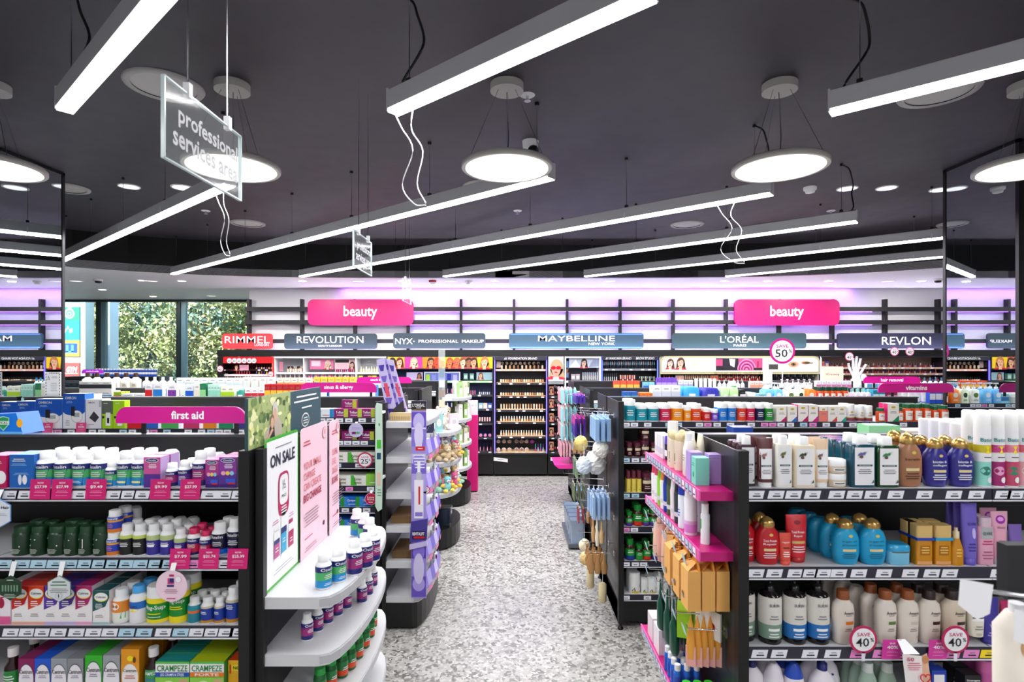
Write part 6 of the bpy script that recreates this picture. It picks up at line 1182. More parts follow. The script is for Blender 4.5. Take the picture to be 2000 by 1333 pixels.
# third unit end panel
x3 = .82; pe3 = 'on third end panel'
pegs(x3, [6.0, 6.25, 6.5], [1.62, 1.42, 1.1, .92, .68], 'wire pegs on the third unit end panel', .2)
glv = bag(.08, .1, c('#4a1f9a'), c('#c83ab0'), .02); gl2 = bag(.085, .22, c('#3f168a'), c('#e0389a'), .02, dec=[('p', [(-.0425, .1), (.0425, .14), (.0425, .19), (-.0425, .19)], c('#e0389a'))])
for y in (5.97, 6.07, 6.17, 6.27): hang(glv, x3-.05, y, 1.55, 'short purple sponge pack with magenta header', 'sponge pack', pe3, n=3, dx=-.04); hang(gl2, x3-.05, y, 1.2, 'long magenta and purple brush pack', 'brush pack', pe3, n=3, dx=-.045)
for y in (5.98, 6.1, 6.22): hang(bag(.08, .1, c('#b98a5a'), c('#c8a070'), .025), x3-.06, y, 1.02, 'tan wooden bristle brush pack', 'brush pack', pe3, n=3, dx=-.045)
for i, y in enumerate((5.96, 6.08, 6.2)): hang(bag(.09, .2, c(['#7f9a6a', '#5f7a78', '#8aa07a'][i]), c('#b8c8a0'), .02), x3-.06, y, .76, 'greenish glass nail tool pack', 'tool pack', pe3, n=2, dx=-.07)
for i, y in enumerate((5.96, 6.06, 6.16)): hang(bag(.06, .2, c(['#4a6a4a', '#8a7a3a', '#5a7a6a'][i]), c('#d8d8c0'), .012), x3-.05, y, .5, 'dark green hair tie card', 'hair tie card', pe3, n=3, dx=-.05)
for i, y in enumerate((5.95, 6.03)): hang(bag(.05, .18, c('#a8323a'), c('#c8c03a'), .012), x3-.06, y, .28, 'narrow red hair clip card hanging lowest', 'clip card', pe3, n=2, dx=-.05)
cy = bag(.1, .19, c('#8fe0e4'), c('#b8f0d0'), .015)
for i, z in enumerate((1.50, 1.28, 1.08)):
    for y in (6.5, 6.62): hang(cy, x3-.08, y, z, 'pale turquoise pack', 'pack', pe3, n=4, dx=-.05)
# fourth unit end panel with pink goods
x4 = .84; pe4 = 'on farthest end panel'
pegs(x4, [7.7, 7.95, 8.2], [1.6, 1.4, 1.15, .9], 'wire pegs on the farthest unit end panel', .2, labc=TICK)
pk = bag(.07, .2, c('#e0a8b4', .5), c('#f0c8d0'), .02)
for z, nn in ((1.42, 'topmost'), (1.18, 'second'), (.95, 'third'), (.68, 'lowest')):
    for y in (7.65, 7.75, 7.85, 8.0): hang(pk, x4-.05, y, z, 'dusty pink brush pack, %s tier' % nn, 'brush pack', pe4, n=4, dx=-.04)
tag(MB().prism([(0, 0), (-.2, .0), (-.26, .05), (0, .05)], 0, .6, c('#e0389a')).build('pink_shelf', loc=(x4-.002, 7.6, .52)), 'bright pink sloping shelf under the pink packs', 'shelf')
# plastic bins on the floor beside the third unit
e = empty('storage_bin', (.60, 5.92, 0), 'clear blue plastic storage bins on a low tray by the third unit', 'storage bin')
MB().box(0, .20, 0, .8, .02, .06, c('#5a5f6a')).build('tray', e)
for k in range(5): MB().loft([(.06, .07, .055, 6), (.30, .085, .065, 6), (.305, .092, .07, 6), (.31, .092, .07, 6)], c('#9fb0c8', .1), 20, (True, False)).move(.1, .08+k*.155).build('bin', e)
# near right end panel goods
pe1 = 'on pink end shelf'
xs1 = xr - .062
def ps(p, y, z, desc, cat, dx=0, n=1, rot=R(-90)): put(p, xs1 + dx, y, z, desc, cat, 'on %s pink shelf' % ('upper' if z > 1.5 else 'middle'), rot=rot)
zA, zB, zC = 1.545, 1.313, .62
cart = lambda w, d, h, col, dec=(): carton('skincare_carton', w, d, h, c(col), list(dec), kid=False)
ps(cart(.055, .055, .11, '#7fd8c4', [('e', .0, .04, .008, .012, c('#2fa870')), ('l', 0, .085, .03, 2, c('#3a8a78'), .008)]), 2.27, zA, 'mint green carton at the near corner', 'carton', -.02)
ps(cart(.06, .05, .12, '#b79ae0'), 2.345, zA, 'lilac carton beside the mint one', 'carton', -.02); ps(cart(.055, .05, .12, '#b79ae0'), 2.29, zA, 'lilac carton behind the mint one', 'carton', .038)
bottle_w = one('lotion_bottle', [(0, .023, .02, 3), (.005, .026, .023, 3), (.12, .026, .022, 3), (.15, .02, .014, 2.4)], c('#f0ece2'), [(.15, .014, .014), (.185, .013, .013)], CAPW, [('l', 0, .09, .03, 3, c('#8a8a80'), .01)], n=18)
for i, y in enumerate((2.42, 2.475)): ps(bottle_w, y, zA, 'white lotion bottle', 'lotion bottle', -.02 + .03*i)
ps(one('lotion_tube', [(0, .026, .022, 2.5), (.1, .034, .018, 3), (.18, .03, .003, 3)], c('#efe8cf'), None, None, [('l', 0, .12, .03, 3, c('#a89a6a'), .012)], n=18), 2.44, zA, 'pale yellow pouch tube', 'lotion tube', .038)
for i, (y, dx) in enumerate(((2.55, -.02), (2.60, .03), (2.605, -.03), (2.66, .025), (2.655, -.025))):
    ps(one('lotion_bottle', [(0, .022, .022), (.13, .022, .022)], c('#e8d8c4'), [(.13, .016, .016), (.145, .02, .02), (.158, .02, .02), (.168, .008, .008)], c('#d8c89a', .4), [('r', -.008, .004, .04, .075, c('#4a3a2a')), ('l', 0, .03, .02, 1, c('#6a5a4a'), .01)], n=18), y, zA, 'cream bottle with pale wooden ball cap', 'lotion bottle', dx)
ps(one('aerosol_can', [(0, .026, .026), (.16, .026, .026), (.165, .024, .024)], c('#eceef0'), [(.163, .025, .025), (.2, .024, .024)], CAPW, [('w', .01, .04, c('#e8b82a')), ('w', .06, .08, c('#4fae8a'))], n=18), 2.725, zA, 'tall white can with yellow foot', 'aerosol can')
ps(one('roll_on_bottle', [(0, .02, .02), (.08, .022, .022)], c('#1c1c3a'), [(.08, .021, .021), (.12, .019, .019)], c('#5a3ac0'), [('w', .02, .05, WHITE)], n=14), 2.79, zA, 'black bottle with violet cap', 'bottle')
for i, y in enumerate((2.84, 2.895, 2.95)): ps(cart(.045, .05, .115, ['#eeeef0', '#e4e6ea', '#f2f0ec'][i], [('r', -.02, .02, .02, .05, c('#c8d0dc'))]), y, zA, 'plain white carton at the far end', 'carton')
# middle pink shelf
ps(one('aerosol_can', [(0, .018, .018), (.115, .018, .018), (.12, .015, .015)], c('#eceef0'), [(.12, .014, .014), (.16, .014, .014)], CAPW, [('r', -.006, .006, .06, .1, c('#3fae4a'))], n=16), 2.24, zB, 'slim white bottle with green mark at the near corner', 'bottle', -.01)
ps(one('aerosol_can', [(0, .026, .026), (.15, .026, .026), (.155, .024, .024)], c('#f2eef4'), [(.155, .025, .025), (.188, .023, .023)], CAPW, [('w', .01, .045, c('#e08ad8')), ('w', .045, .06, c('#eab8e4'))], n=18), 2.36, zB, 'white and pink can with white cap', 'aerosol can', -.03)
for i, (y, dx) in enumerate(((2.40, .03), (2.45, -.03), (2.46, .03))): ps(one('deodorant_can', [(0, .026, .026), (.14, .026, .026), (.145, .024, .024)], c('#e8ecf4'), [(.145, .026, .026), (.19, .024, .024)], c('#1f3fb8'), [('l', 0, .08, .03, 3, c('#3a5ac8'), .012)], n=16), y, zB, 'white can with royal blue cap', 'deodorant can', dx)
for i, (y, col, cap, nm) in enumerate(((2.52, '#3a3a40', '#1c1c20', 'charcoal'), (2.58, '#f2e4ec', '#f0f0f0', 'pale pink'), (2.64, '#4a5a34', '#3a4a2a', 'olive green'), (2.70, '#1d3fa8', '#15307f', 'royal blue'), (2.755, '#f0f0ee', '#e88a2a', 'white and orange'), (2.81, '#8fd03a', '#7ac02a', 'lime green'), (2.87, '#f0eef0', '#e0486a', 'white with rose cap'), (2.93, '#f0eef0', '#e0486a', 'white with rose cap'))):
    for dx in (-.03, .03): ps(one('deodorant_can', [(0, .022, .022), (.13, .024, .024), (.14, .022, .022)], c(col), [(.14, .022, .022), (.185, .018, .018)], c(cap), [('w', .03, .05, c('#d8d8e0'))], n=16), y, zB, nm + ' deodorant can', 'deodorant can', dx)
# pegs with kraft boxes
pegs(xr, [2.22, 2.36, 2.52, 2.68, 2.84], [1.25, 1.09, .97], 'wire pegs below the pink end shelves', .15)
pn = 'on near end pegs'
kb_ = ('kraft_box', MB().box(-.045, .045, -.025, .025, 0, .155, c('#e8ac5c', .6)).prism([(-.045, .155), (.045, .155), (.015, .205), (-.015, .205)], .016, .024, c('#d8861f', .6)).add([(-.045, -.025, .1552), (.045, -.025, .1552), (.02, .015, .18), (-.02, .015, .18)], [(0,1,2,3)], c('#e8a040', .6)).ell(-.015, .045, .014, .014, c('#8a4a12'), lambda a, b: -.0255).lines(-.015, .047, .016, 3, c('#d9983a'), lambda a, b: -.0265, .006, .002).mesh('kraft_box'), [])
for i, (y, n) in enumerate(((2.205, 3), (2.32, 3), (2.45, 3), (2.6, 2))):
    for k in range(n): put(kb_, xr - .03 - .056*k, y + .0, 1.075, 'orange kraft box with round dark stamp', 'kraft box', pn, rot=R(-90) + R(90)*0)
for i, (y, col) in enumerate(((2.74, '#e8b49a'), (2.82, '#d89a8a'), (2.9, '#efc0a8'))): hang(('cotton_pack', MB().loft([(0, .03, .03, 2.4), (.03, .042, .034, 2.4), (.15, .04, .03, 2.4), (.2, .02, .004, 3), (.24, .02, .002, 3)], c(col, .3), 16).mesh('cotton_pack'), []), xr-.08, y, 1.03, 'peach wrapped pad pack', 'pad pack', pn)
gbr = ('hair_brush', MB().loft([(0, .026, .012), (.02, .036, .02), (.13, .034, .02), (.16, .012, .01), (.24, .01, .008), (.25, .004, .004)], c('#0f4a38', .3), 16).box(-.04, .04, -.004, -.001, -.02, .27, glass_mat('pack_plastic', '#f0f4f4', .2)).mesh('hair_brush'), [])
for i, y in enumerate((2.5, 2.6, 2.72)): hang(gbr, xr-.06, y, .73, 'dark green hair brush in clear pack', 'hair brush', pn, n=2, dx=-.06)
wc = bag(.075, .13, c('#e8e4dc'), c('#1f5a48'), .008, 'comb_card', [('e', 0, .05, .012, .014, c('#a81d3a'))])
for i, y in enumerate((2.24, 2.30, 2.36, 2.42)): hang(wc, xr-.04, y, .93, 'white comb card with red seal', 'comb card', pn, rot=R(-60))
lm = ('lime_box', MB().box(-.03, .03, -.02, .02, 0, .12, c('#9fd81f')).prism([(-.03, .12), (.03, .12), (.03, .135), (-.03, .145)], -.02, .02, c('#b8ec3a')).mesh('lime_box'), [])
for i, (y, dx) in enumerate(((2.42, -.1), (2.47, -.06), (2.42, -.03))): put(lm, xr+dx, y, .85, 'lime green box hanging from the peg', 'box', pn, rot=R(-20), parts=False)
bb = ('bamboo_brush', MB().loft([(0, .014, .006), (.06, .018, .008), (.12, .012, .006), (.17, .002, .002)], c('#e8a03a', .5), 12).box(-.02, .02, -.004, .004, -.03, .05, c('#e8a8a0')).mesh('bamboo_brush'), [])
for i in range(5): put(bb, xr-.13+.026*i, 2.24, .85, 'orange bamboo tool with pink sleeve', 'bamboo tool', pn, rot=R(-30))
# lower pink tray
pl = 'on lowest pink shelf'
bl_ = one('travel_bottle', [(0, .016, .016), (.075, .016, .016), (.085, .012, .012)], c('#2a6ad0', .15), [(.083, .013, .013), (.108, .013, .013)], CAPW, [('w', .02, .06, c('#1d50b8'))], n=14)
for i in range(4):
    for j in range(3): put(bl_, xr-.13+.042*j, 2.42+.05*i, zC, 'small blue travel bottle with white cap', 'travel bottle', pl, parts=False)
gr_ = one('travel_bottle', [(0, .018, .018), (.06, .018, .018)], c('#f0f0f0'), [(.06, .019, .019), (.1, .018, .018)], c('#35c82a'), [('w', .02, .045, c('#3fae3a'))], n=14)
for i in range(3):
    for j in range(3): put(gr_, xr-.128+.045*j, 2.2+.05*i, zC, 'small white tub with bright green cap', 'travel bottle', pl, parts=False)
put(cart(.1, .1, .12, '#ece4e8'), xr-.09, 2.74, zC, 'white carton at the far end', 'carton', pl); put(cart(.1, .1, .12, '#e4d4dc'), xr-.09, 2.86, zC, 'pale pink carton at the far end', 'carton', pl)
# ================================================================== rows seen over the tops of the nearer units
def small(kind, w, h, a, b):
    a_, b_ = c(a), c(b)
    if kind == 'c': return carton('carton', w, .06, h, a_, [('r', -w/2, w/2, h*.25, h*.68, b_), ('l', 0, h*.84, w*.6, 2, c('#6a6a74'), h*.05)], kid=False)
    if kind == 'b': return one('lotion_bottle', [(0, w/2, w*.35, 3), (h*.66, w/2, w*.35, 3), (h*.78, w*.22, w*.2, 2)], a_, [(h*.78, w*.2, w*.2), (h, w*.2, w*.2)], b_, [('r', -w*.3, w*.3, h*.15, h*.5, CAPW if a != '#f2efe6' else c('#e4dcc8')), ('l', 0, h*.4, w*.4, 2, INK, h*.06)])
    if kind == 'p': return one('pump_bottle', [(0, w/2, w*.33, 3), (h*.62, w/2, w*.33, 3), (h*.7, w*.25, w*.2, 2)], a_, [(h*.7, w*.16, w*.16), (h*.8, w*.16, w*.16), (h*.81, .004, .004), (h*.93, .004, .004), (h*.93, w*.28, w*.12), (h, w*.26, w*.1)], CAPW, [('e', 0, h*.4, w*.25, h*.12, b_), ('l', 0, h*.18, w*.5, 2, b_, h*.05)])
    if kind == 'w': return one('wipes_pack', [(0, w/2, .05, 5), (h*.8, w/2, .05, 4), (h, w*.4, .035, 4)], a_, None, None, [('r', -w*.2, w*.2, h*.3, h*.6, b_)])
    if kind == 'g': return gcap(w, h, cap=b_)
    if kind == 't': return one('cream_tube', [(h*.12, w*.42, w*.3), (h*.5, w*.45, w*.25), (h, w/2, .003, 3)], a_, [(0, w*.38, w*.3), (h*.12, w*.4, w*.3)], b_, [('r', -w*.25, w*.25, h*.4, h*.6, CAPW)])
    if kind == 'j': return tub(w, h, a_, CAPW, ((.1, .6, b_),))
SC = {}
def row(y0, z, place, items, deep=1):
    for px, n, st, kind, w, h, a, b, nm in items:
        k = (kind, w, h, a, b)
        if k not in SC: SC[k] = small(*k)
        cat = {'c': 'carton', 'b': 'bottle', 'p': 'pump bottle', 'w': 'wipes pack', 'g': 'vitamin bottle', 't': 'cream tube', 'j': 'jar'}[kind]
        for i in range(n): facing(SC[k], px + st*i, y0, z, nm, cat, place, deep, w=w, dpt=.1 if kind == 'w' else w if kind in 'jg' else .07)
zz = 1.56
pr3 = 'behind the supplement tubs'
row(YG3, zz, pr3, [
    (1226, 2, 14, 'c', .07, .12, '#1d5ab0', '#2aa8b0', 'teal and blue carton'), (1258, 2, 14, 'c', .07, .11, '#e87a1a', '#2a4a9a', 'orange carton'), (1284, 3, 18.5, 'c', .095, .185, '#f2f2f4', '#c8ccd8', 'white nappy cream carton with navy mark'),
    (1353, 1, 0, 'w', .17, .17, '#2a9ad8', '#e8f4fa', 'light blue wipes pack'), (1390, 1, 0, 'w', .19, .16, '#2a2aa0', '#d8d8f0', 'indigo wipes pack'), (1418, 2, 18, 'w', .095, .165, '#b8dca0', '#eaf6dc', 'pale green wipes pack'), (1452, 1, 0, 'c', .055, .14, '#141416', '#e8e8e8', 'small black carton'),
    (1471, 1, 0, 'j', .1, .11, '#e4e8e4', '#c8d0c8', 'low grey-white tub'), (1490, 1, 0, 'c', .08, .1, '#8fd0e0', '#3a7ab0', 'low pale blue carton'),
    (1503, 2, 20, 'p', .1, .215, '#6ab8ec', '#f2f8fc', 'sky blue pump bottle'), (1547, 1, 0, 'p', .1, .215, '#f2f2ec', '#6a8a3a', 'white pump bottle with olive mark'), (1567, 1, 0, 'p', .085, .215, '#e4f0d0', '#2a4a2a', 'pale green pump bottle'), (1587, 1, 0, 'p', .1, .215, '#ec7a1a', '#f8f0e4', 'orange pump bottle'),
    (1605, 5, 12.5, 'g', .06, .17, '#e0501a', '#0f4a34', 'orange bottle with deep green cap'), (1668, 4, 11, 'b', .055, .15, '#e8d8e4', '#8ad0c8', 'pale pink bottle with mint cap'), (1713, 2, 12, 'c', .06, .14, '#2a98b8', '#d8f0f4', 'turquoise carton'), (1740, 2, 10, 'c', .05, .13, '#9a1d4a', '#d8a0b0', 'burgundy carton'),
    (1762, 5, 12, 't', .055, .14, '#e8e4ea', '#6a8ac0', 'white tube with blue cap'), (1824, 3, 12, 'c', .06, .15, '#1d4fc0', '#e8e8f4', 'royal blue carton with white foot'), (1862, 5, 13, 'g', .065, .17, '#c84a2a', '#0f4a34', 'brown-orange bottle beside the blue cartons'), (1930, 4, 17, 'p', .085, .2, '#e88a2a', '#f2f2e4', 'amber pump bottle hidden behind mirror column')], 2)
pr4 = 'before the lit display'
row(YG4, zz, pr4, [
    (1205, 4, 13, 'c', .08, .16, '#e8563a', '#f2b84a', 'orange-red carton with yellow foot'), (1262, 2, 12, 'c', .07, .14, '#8ad0f0', '#2a6ab8', 'pale blue carton with deep blue foot'), (1288, 4, 10, 'c', .065, .2, '#7a4ac8', '#b89ae8', 'violet carton'), (1330, 3, 10, 'c', .06, .17, '#e4e4ee', '#a8b0d8', 'grey-white carton'), (1362, 5, 9, 't', .05, .19, '#f0eef4', '#c0a8d8', 'white tube with lilac cap'),
    (1408, 6, 9, 'b', .05, .17, '#eceef0', '#b8c0c8', 'white bottle with grey cap'), (1434, 1, 0, 'j', .09, .15, '#e8f0e8', '#1fa84a', 'tub with bright green band'), (1470, 3, 9, 'c', .055, .15, '#f0d8cc', '#e89a7a', 'peach carton'), (1504, 1, 0, 'j', .12, .28, '#f6f6f6', '#eceef2', 'tall white stacked tub'),
    (1530, 6, 11, 'p', .065, .18, '#f2f2f4', '#a8c8d8', 'white pump bottle'), (1600, 7, 10, 'c', .06, .16, '#e8e4ea', '#c86a9a', 'white carton with rose foot'), (1680, 1, 0, 'j', .1, .17, '#f2f2f4', '#d8dce4', 'white tub'), (1700, 8, 11, 'c', .065, .17, '#d8e8f0', '#5a9ac0', 'ice blue carton'), (1800, 8, 11, 'b', .06, .2, '#e8eef0', '#4a6a8a', 'ice white bottle with slate cap')], 1)
pl3 = 'behind first aid sign'
row(YG3, zz, pl3, [
    (8, 5, 22, 'b', .1, .2, '#e8e4d8', '#8ab0a0', 'grey-white bottle with sage cap'), (133, 2, 16, 'c', .13, .1, '#f4f4f4', '#d8404a', 'low white carton with red corner'), (163, 3, 21, 'c', .115, .13, '#f4f2ee', '#3a8ad0', 'white carton with blue foot'), (227, 1, 0, 'c', .08, .12, '#a8c82a', '#e04a2a', 'lime carton with red mark'), (246, 2, 24, 'c', .12, .1, '#f4f4f4', '#f08a2a', 'white carton with orange foot'),
    (288, 1, 0, 'c', .075, .21, '#f2f0f2', '#d8262f', 'tall white carton with red foot'), (306, 1, 0, 'c', .095, .215, '#f2f0f2', '#2a80d0', 'tall white carton with blue foot'), (334, 1, 0, 'c', .09, .205, '#f2f0f2', '#7a3a9a', 'tall white carton with purple foot'), (354, 1, 0, 'b', .055, .2, '#d8ecd0', '#f0f4ea', 'pale green bottle'), (368, 1, 0, 'c', .085, .195, '#e8eef8', '#1d5ac8', 'white carton with bright blue foot'),
    (383, 1, 0, 'c', .06, .21, '#f0ece4', '#e4dccc', 'cream carton'), (394, 1, 0, 'c', .065, .21, '#0f7a4a', '#8fd08a', 'green carton with pale leaf foot'), (407, 4, 6, 'c', .03, .2, '#bfe8d8', '#8fd0b8', 'slim mint green carton'), (436, 2, 13, 'c', .07, .18, '#f2f0dc', '#a8d02a', 'white carton with lime foot'), (467, 1, 0, 'b', .08, .18, '#1f8a78', '#d8f0e8', 'teal bottle'),
    (483, 3, 13, 'c', .065, .16, '#f2eaea', '#c82a3a', 'white carton with crimson foot'), (521, 6, 12, 'c', .06, .2, '#b81a20', '#e8b83a', 'deep red carton with gold foot'), (600, 3, 15, 'c', .08, .2, '#2a9ad8', '#f0f8fc', 'sky blue carton with white foot'), (650, 6, 15, 'c', .08, .19, '#2a8ad0', '#e8f4fa', 'bright blue carton with white foot')], 2)
row(YG3, zz+.131, pl3, [(163, 3, 21, 'c', .115, .1, '#f6f4f0', '#3a3a42', 'white carton stacked on blue footed ones')], 1)
pl4 = 'on unit by windows'
row(YG4, zz, pl4, [
    (130, 2, 14, 'c', .1, .13, '#1d2a30', '#24343a', 'black carton'), (166, 6, 19, 'b', .13, .265, '#f2efe6', '#4a2f20', 'cream round-shouldered bottle with dark brown cap'), (282, 4, 16, 'b', .1, .21, '#f2f2f0', '#e8e8ea', 'plain white bottle'), (350, 8, 16, 'c', .095, .2, '#f4f4f4', '#c8d8dc', 'white carton with grey-blue foot'), (480, 4, 16, 'c', .09, .21, '#f4ece6', '#d8e0d8', 'off-white carton'), (546, 5, 14, 'c', .08, .2, '#e8e0d0', '#d89a5a', 'beige carton with tan foot'), (618, 6, 14, 'c', .08, .21, '#f0c84a', '#3aa0a8', 'yellow carton with turquoise foot'), (705, 6, 8, 'b', .05, .2, '#e8f0f0', '#2a9ad0', 'clear bottle with blue cap')], 1)
# far-left blue striped stack before the window and stacked packs on it
e = empty('blue_display', (X(248, 10.6), 10.6, 0), 'dark unit with blue striped bottles before the windows', 'shelf unit')
MB().box(-1.25, .6, 0, .5, .0, 1.62, BLACK).build('body', e); MB().box(-1.25, .6, 0, .45, 1.62, 1.66, BLK2).build('top', e)
for i in range(22): put(one('water_bottle', [(0, .032, .032), (.12, .032, .032)], c('#2a5ac8'), [(.12, .018, .018), (.15, .018, .018)], CAPW, [('w', .04, .08, WHITE)], n=10) if i == 0 else WB, X(175 + 5.8*i, 10.6), 10.7, 1.6618, 'small blue and white bottle in the long row', 'bottle', 'before the windows') if i else None or globals().__setitem__('WB', one('water_bottle', [(0, .032, .032), (.12, .032, .032)], c('#2a5ac8'), [(.12, .018, .018), (.15, .018, .018)], CAPW, [('w', .04, .08, WHITE)], n=10))
for px, w_, h_, cc, nm in ((225, .26, .14, '#e8d4b0', 'beige wrapped paper pack standing behind the blue bottles'), (250, .2, .15, '#f0ece6', 'white wrapped paper pack standing behind the blue bottles')):
    put(('paper_pack', MB().loft([(0, w_/2, .07, 5), (h_*.8, w_/2, .07, 5), (h_, w_*.42, .05, 4)], c(cc), 20).mesh('paper_pack'), []), X(px, 10.6), 10.88, 1.6618, nm, 'pack')
# loving signs, white hand figure
for px0, px1, py0, py1, d, nm in ((1622, 1666, 717, 746, 7.75, 'small peach sign reading we are loving by the white figure'), (1775, 1846, 725, 752, 7.2, 'larger peach sign reading we are loving behind the hair removal sign')):
    x0, x1 = X(px0, d), X(px1, d); H = Z(py0, d) - 1.70; e = empty('peach_sign', ((x0+x1)/2, 7.98 if d > 7.5 else 6.4, 1.70), nm, 'sign'); W = (x1-x0)
    MB().box(-W/2, W/2, -.004, .004, 0, H, c('#f0cdb8', .5)).build('board', e); MB().text("We're loving", 0, H*.45, W*.62, H*.2, c('#5a4a48'), lambda a, b: -.0045, bold=.008).build('lettering', e)
e = empty('hand_figure', (X(1672, 7.9), 7.9, 1.70), 'white plaster hand-like figure on the shelf top by the peach sign', 'figure')
m = MB().loft([(0, .07, .05), (.06, .05, .04), (.12, .075, .05)], c('#eceef2', .4), 14)
for k, (a, L_) in enumerate(((-.5, .15), (-.22, .22), (0, .25), (.22, .22), (.55, .14))): m.tube(smooth([(a*.1, 0, .1), (a*.18, 0, .1+L_*.5), (a*.24, -.02, .1+L_)], 3), .016, c('#eceef2', .4), 8)
m.build('body', e)
MB().ball((.1, 0, .05), .05, c('#e4e8f0', .3), 12, 8).build('cloth', e)
saver(1528, 686, 25, 6.3, 'SAVE', '50', 'large round save 50 percent sign with magenta rim on a stem', rim=MAG, hold=.42)
for px, py, nm in ((1659, 697, 'beside the white figure'), (1747, 687, 'first of the pair by the mirror column'), (1777, 687, 'second of the pair by the mirror column')):
    saver(px, py, 8.5, 9.497 if px > 1700 else 9.47, 'SAVE', '40', 'small save 40 percent sign ' + nm, rim=c('#e0609a'))
# ------------------------------------------------------------------ soft toys on the third end display
tx = -.978
pt = 'on soft toy end display'
def toy(s, body, belly, ears, lim, name='soft_toy', long_ear=False):
    B, E, K = c(body, .9), c(ears, .9), c(lim, .9); m = MB()
    m.ball((0, 0, .1*s), .1*s, B, 16, 12, (.9, .8, 1), .04).ball((0, -.01*s, .235*s), .075*s, B, 16, 12, (1.05, .95, .95), .04)
    for q in (-1, 1):
        m.ball((q*.065*s, 0, .3*s), .03*s, E, 10, 8, (1, .6, 1.2), .04) if not long_ear else m.ball((q*.08*s, 0, .2*s), .035*s, E, 10, 8, (.7, .6, 2.2), .04)
        m.ball((q*.1*s, -.04*s, .13*s), .035*s, K, 10, 8, (1.5, 1, 1), .04).ball((q*.07*s, -.11*s, .035*s), .045*s, K, 12, 8, (1, 1.5, .9), .04)
    h = MB().ball((0, -.075*s, .215*s), .032*s, c(belly, .9), 10, 8, (1.2, .8, .9), .03); k = MB()
    for q in (-1, 1): k.ball((q*.028*s, -.072*s, .25*s), .008*s, INK, 8, 6)
    k.ball((0, -.103*s, .222*s), .01*s, INK, 8, 6)
    for q_ in (m, h, k): q_.move(dz=.01*s)
    return (name, m.mesh(name), [('muzzle', h.mesh('muzzle'), None), ('eye', k.mesh('eye'), None)])
TY = (('#c9b18e', '#e8dcc4', '#b59a76', '#c9b18e', 0, 'tan teddy bear'), ('#e8e0d4', '#f4f0ea', '#d8c8b8', '#e8e0d4', 0, 'cream fluffy teddy'), ('#d85a8a', '#f0d0d8', '#6ac0d0', '#f0c84a', 1, 'rainbow long-eared toy'), ('#8ad0d8', '#f4e8f0', '#e87aa0', '#f0d060', 1, 'aqua and pink plush toy'), ('#b8a080', '#e0d0b8', '#8a7050', '#b8a080', 1, 'brown shaggy plush dog'), ('#f0b8c8', '#fff0f4', '#f0e070', '#a0d8c0', 0, 'pastel pink plush toy'))
tp = [toy(.74, t[0], t[1], t[2], t[3], long_ear=bool(t[4])) for t in TY]
ts_ = [toy(.54, *t[:4], long_ear=bool(t[4])) for t in TY]
spots = {1.25: ((.2, .32, 1), (.2, .62, 4)), .93: ((.12, .15, 0), (.12, .43, 2), (.12, .7, 1)), .60: ((.12, .15, 5), (.12, .43, 0), (.12, .7, 3))}
for z, ls in spots.items():
    if z < .5: continue
    for k, (dx, dy, i) in enumerate(ls):
        put(tp[i], tx+dx, YG3+dy, z, TY[i][5], 'soft toy', 'on toy display, %s shelf' % {1.25: 'top', .93: 'middle', .60: 'lower'}[z], rot=R(20 + 17*k))
for z in (.93, .60):
    for k, i in enumerate((0, 4, 2, 3) if z > .8 else (3, 2, 5, 4)): put(ts_[i], tx+(.28, .33, .33, .28)[k], YG3+.12+.2*k, z, 'small ' + TY[i][5], 'soft toy', 'on toy display, %s edge' % {.93: 'middle', .60: 'lower'}[z], rot=R(30+17*k))
put(carton('gift_box', .1, .1, .22, c('#2a2f4a'), [('e', -.02+.013*(k % 4), .03+.02*k, .003, .003, WHITE) for k in range(9)], kid=False), tx+.10, YG3+.05, 1.2508, 'navy box with white speckles', 'box', pt, rot=R(10))
put(carton('gift_box', .08, .08, .2, c('#9fd4d0'), [('e', 0, .1, .025, .04, WHITE)], kid=False), tx+.2, YG3+.08, 1.2508, 'mint gift box with white oval', 'box', pt, rot=R(10))
put(carton('gift_box', .1, .06, .17, c('#e4d0e4'), [('r', -.035, .035, .03, .13, c('#f4eaf4')), ('l', 0, .1, .05, 3, c('#a06a9a'), .015)], kid=False), tx+.33, YG3+.3, 1.2508, 'lilac gift box standing at the shelf edge', 'box', pt, rot=R(25))
e = empty('plastic_case', (tx+.22, YG3+.2, .221), 'dark blue zip case in clear plastic on the black base', 'case')
MB().box(-.1, .1, -.08, .08, 0, .2, glass_mat('case_plastic', '#eef2f4', .2)).build('clear_box', e); MB().loft([(.002, .08, .06, 4), (.17, .08, .06, 4), (.18, .07, .05, 4)], c('#2a3a58'), 18).build('pouch', e)
# clear display pole above the toys
e = empty('display_pole', (X(863, 6.2), 6.2, 1.2515), 'clear acrylic display pole with coloured inserts above the soft toys', 'display pole')
MB().box(-.035, .035, -.02, .02, 0, Z(683, 6.2)-1.2515, clear_mat('pole_acrylic', .25)).build('tube', e)
m = MB()
for k, cc in enumerate(('#4a8a5a', '#c83a3a', '#e8d8b0', '#8a5a3a', '#d8d8dc', '#3a6a8a', '#c8a03a')): m.box(-.03, .03, -.005, .005, .02+k*.11, .1+k*.11, c(cc))
m.build('insert_card', e)
